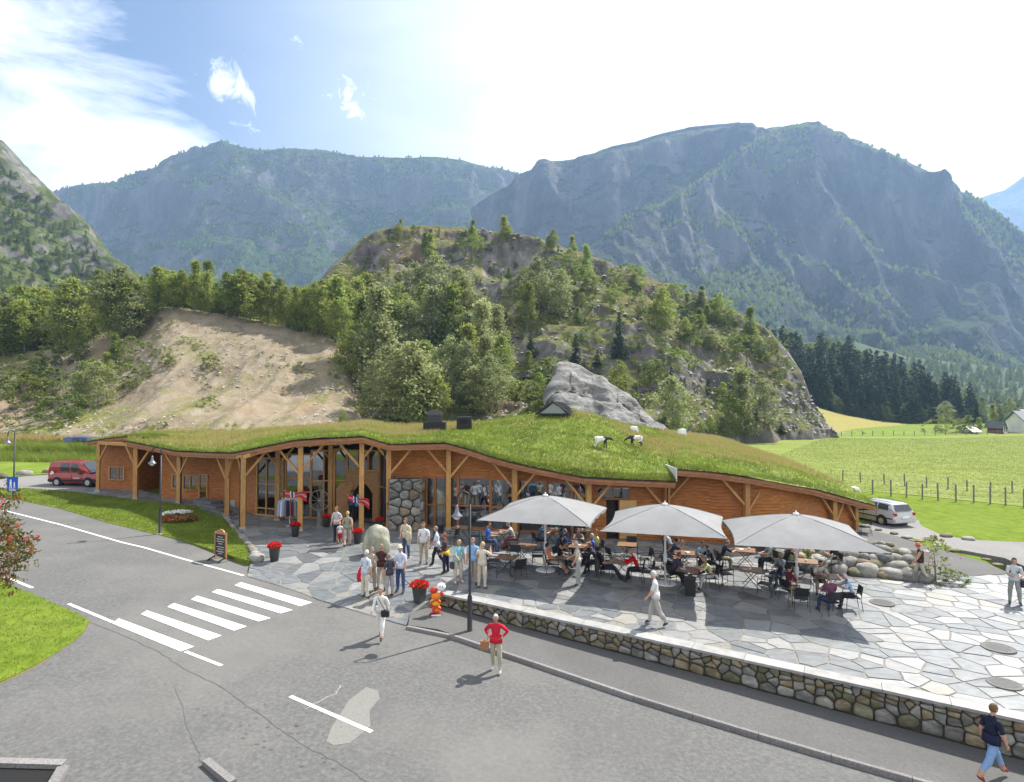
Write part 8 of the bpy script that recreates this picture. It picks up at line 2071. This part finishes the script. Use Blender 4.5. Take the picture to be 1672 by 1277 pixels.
# goats on the roof
def goat(px, py, rz, label, front, rear, head_down=.1):
    p = roofpt(px, py); t = thing('goat', label, 'goat', p - Vector((0, 0, .02)), rz, 'goats grazing on the turf roof', .88)
    J = {'rump': (0, -.42, .62), 'loin': (0, -.2, .64), 'chest': (0, .16, .60), 'neck0': (0, .32, .68), 'neck1': (0, .50, .76 - head_down), 'head': (0, .62, .78 - head_down * 1.6), 'muz': (0, .76, .68 - head_down * 1.6), 'tail': (0, -.52, .68)}
    rad = {'rump': .15, 'loin': .17, 'chest': .18, 'neck0': .12, 'neck1': .075, 'head': .07, 'muz': .038, 'tail': .03}
    E_ = [('rump', 'loin'), ('loin', 'chest'), ('chest', 'neck0'), ('neck0', 'neck1'), ('neck1', 'head'), ('head', 'muz'), ('rump', 'tail')]
    for s in (-1, 1):
        x = s * .10; sx = 'l' if s < 0 else 'r'; dd = .05 * s
        for n_, q, r_ in (('fs', (x, .22 , .46), .08), ('fk', (x, .22 + dd, .26), .035), ('fh', (x, .22 + dd, .02), .028), ('ht', (x, -.36, .44), .10), ('hk', (x, -.26 - dd, .36), .05), ('hh', (x, -.42 - dd, .22), .032), ('hf', (x, -.40 - dd, .02), .028)): J[sx + n_] = q; rad[sx + n_] = r_
        E_ += [('chest', sx + 'fs'), (sx + 'fs', sx + 'fk'), (sx + 'fk', sx + 'fh'), ('rump', sx + 'ht'), (sx + 'ht', sx + 'hk'), (sx + 'hk', sx + 'hh'), (sx + 'hh', sx + 'hf')]
    names = list(rad); me = bpy.data.meshes.new('s'); me.from_pydata([J[n_] for n_ in names], [(names.index(a), names.index(b)) for a, b in E_], []); o = bpy.data.objects.new('s', me); C.objects.link(o)
    o.modifiers.new('s', 'SKIN'); u = o.modifiers.new('u', 'SUBSURF'); u.levels = 2
    for i, n_ in enumerate(names): me.skin_vertices[0].data[i].radius = (rad[n_], rad[n_]); me.skin_vertices[0].data[i].use_root = n_ == 'loin'
    ev = o.evaluated_get(bpy.context.evaluated_depsgraph_get()); em = ev.to_mesh(); b = MB(); b.v = [tuple(v.co) for v in em.vertices]; b.f = [tuple(f.vertices) for f in em.polygons]
    ev.to_mesh_clear(); bpy.data.objects.remove(o)
    for f in b.f:
        y = sum(b.v[i][1] for i in f) / len(f); z = sum(b.v[i][2] for i in f) / len(f); b.m.append(0 if y > front + .06 * math.sin(z * 23) else 1 if z > .34 or y < -.3 and rear else 0)
    for s in (-1, 1):
        n0 = len(b.f); b.tube([Vector(J['head']) + V3(s * .03, -.01, .05), Vector(J['head']) + V3(s * .05, -.06, .16), Vector(J['head']) + V3(s * .07, -.14, .20)], [.016, .012, .004], 6, 2)
        b.ell(tuple(Vector(J['head']) + V3(s * .09, -.02, .02)), (.05, .02, .025), 8, 6, 0)
    b.tube([Vector(J['muz']) + V3(0, -.01, -.03), Vector(J['muz']) + V3(0, -.02, -.10)], [.02, .004], 5, 0)
    b.build('body', [plain('goat_dark', (.035, .03, .028), rough=.95), plain('goat_white', (.68, .67, .63), rough=.95), plain('horn', (.25, .22, .18))], t, True)
goat(984, 732, -1.45, 'white goat with grey shoulders facing right on the turf roof', .12, True)
goat(1038, 730, 1.5, 'black headed goat with white back facing left on the turf roof', .10, False, .16)
# ------------------------------------------------------------------ the air
def haze():
    mb = MB(); mb.box((-2600, -60, -14), (3600, 4200, 820)); 
    m = bpy.data.materials.new('haze_air'); m.use_nodes = True; nt = m.node_tree; nt.nodes.clear()
    out = nt.nodes.new('ShaderNodeOutputMaterial'); v = nt.nodes.new('ShaderNodeVolumePrincipled')
    v.inputs['Color'].default_value = (.42, .64, 1, 1); v.inputs['Density'].default_value = HAZE_D; v.inputs['Anisotropy'].default_value = .35
    nt.links.new(v.outputs[0], out.inputs['Volume'])
    o = mb.build('haze', m); o['kind'] = 'stuff'
HAZE_D = .00017
haze()
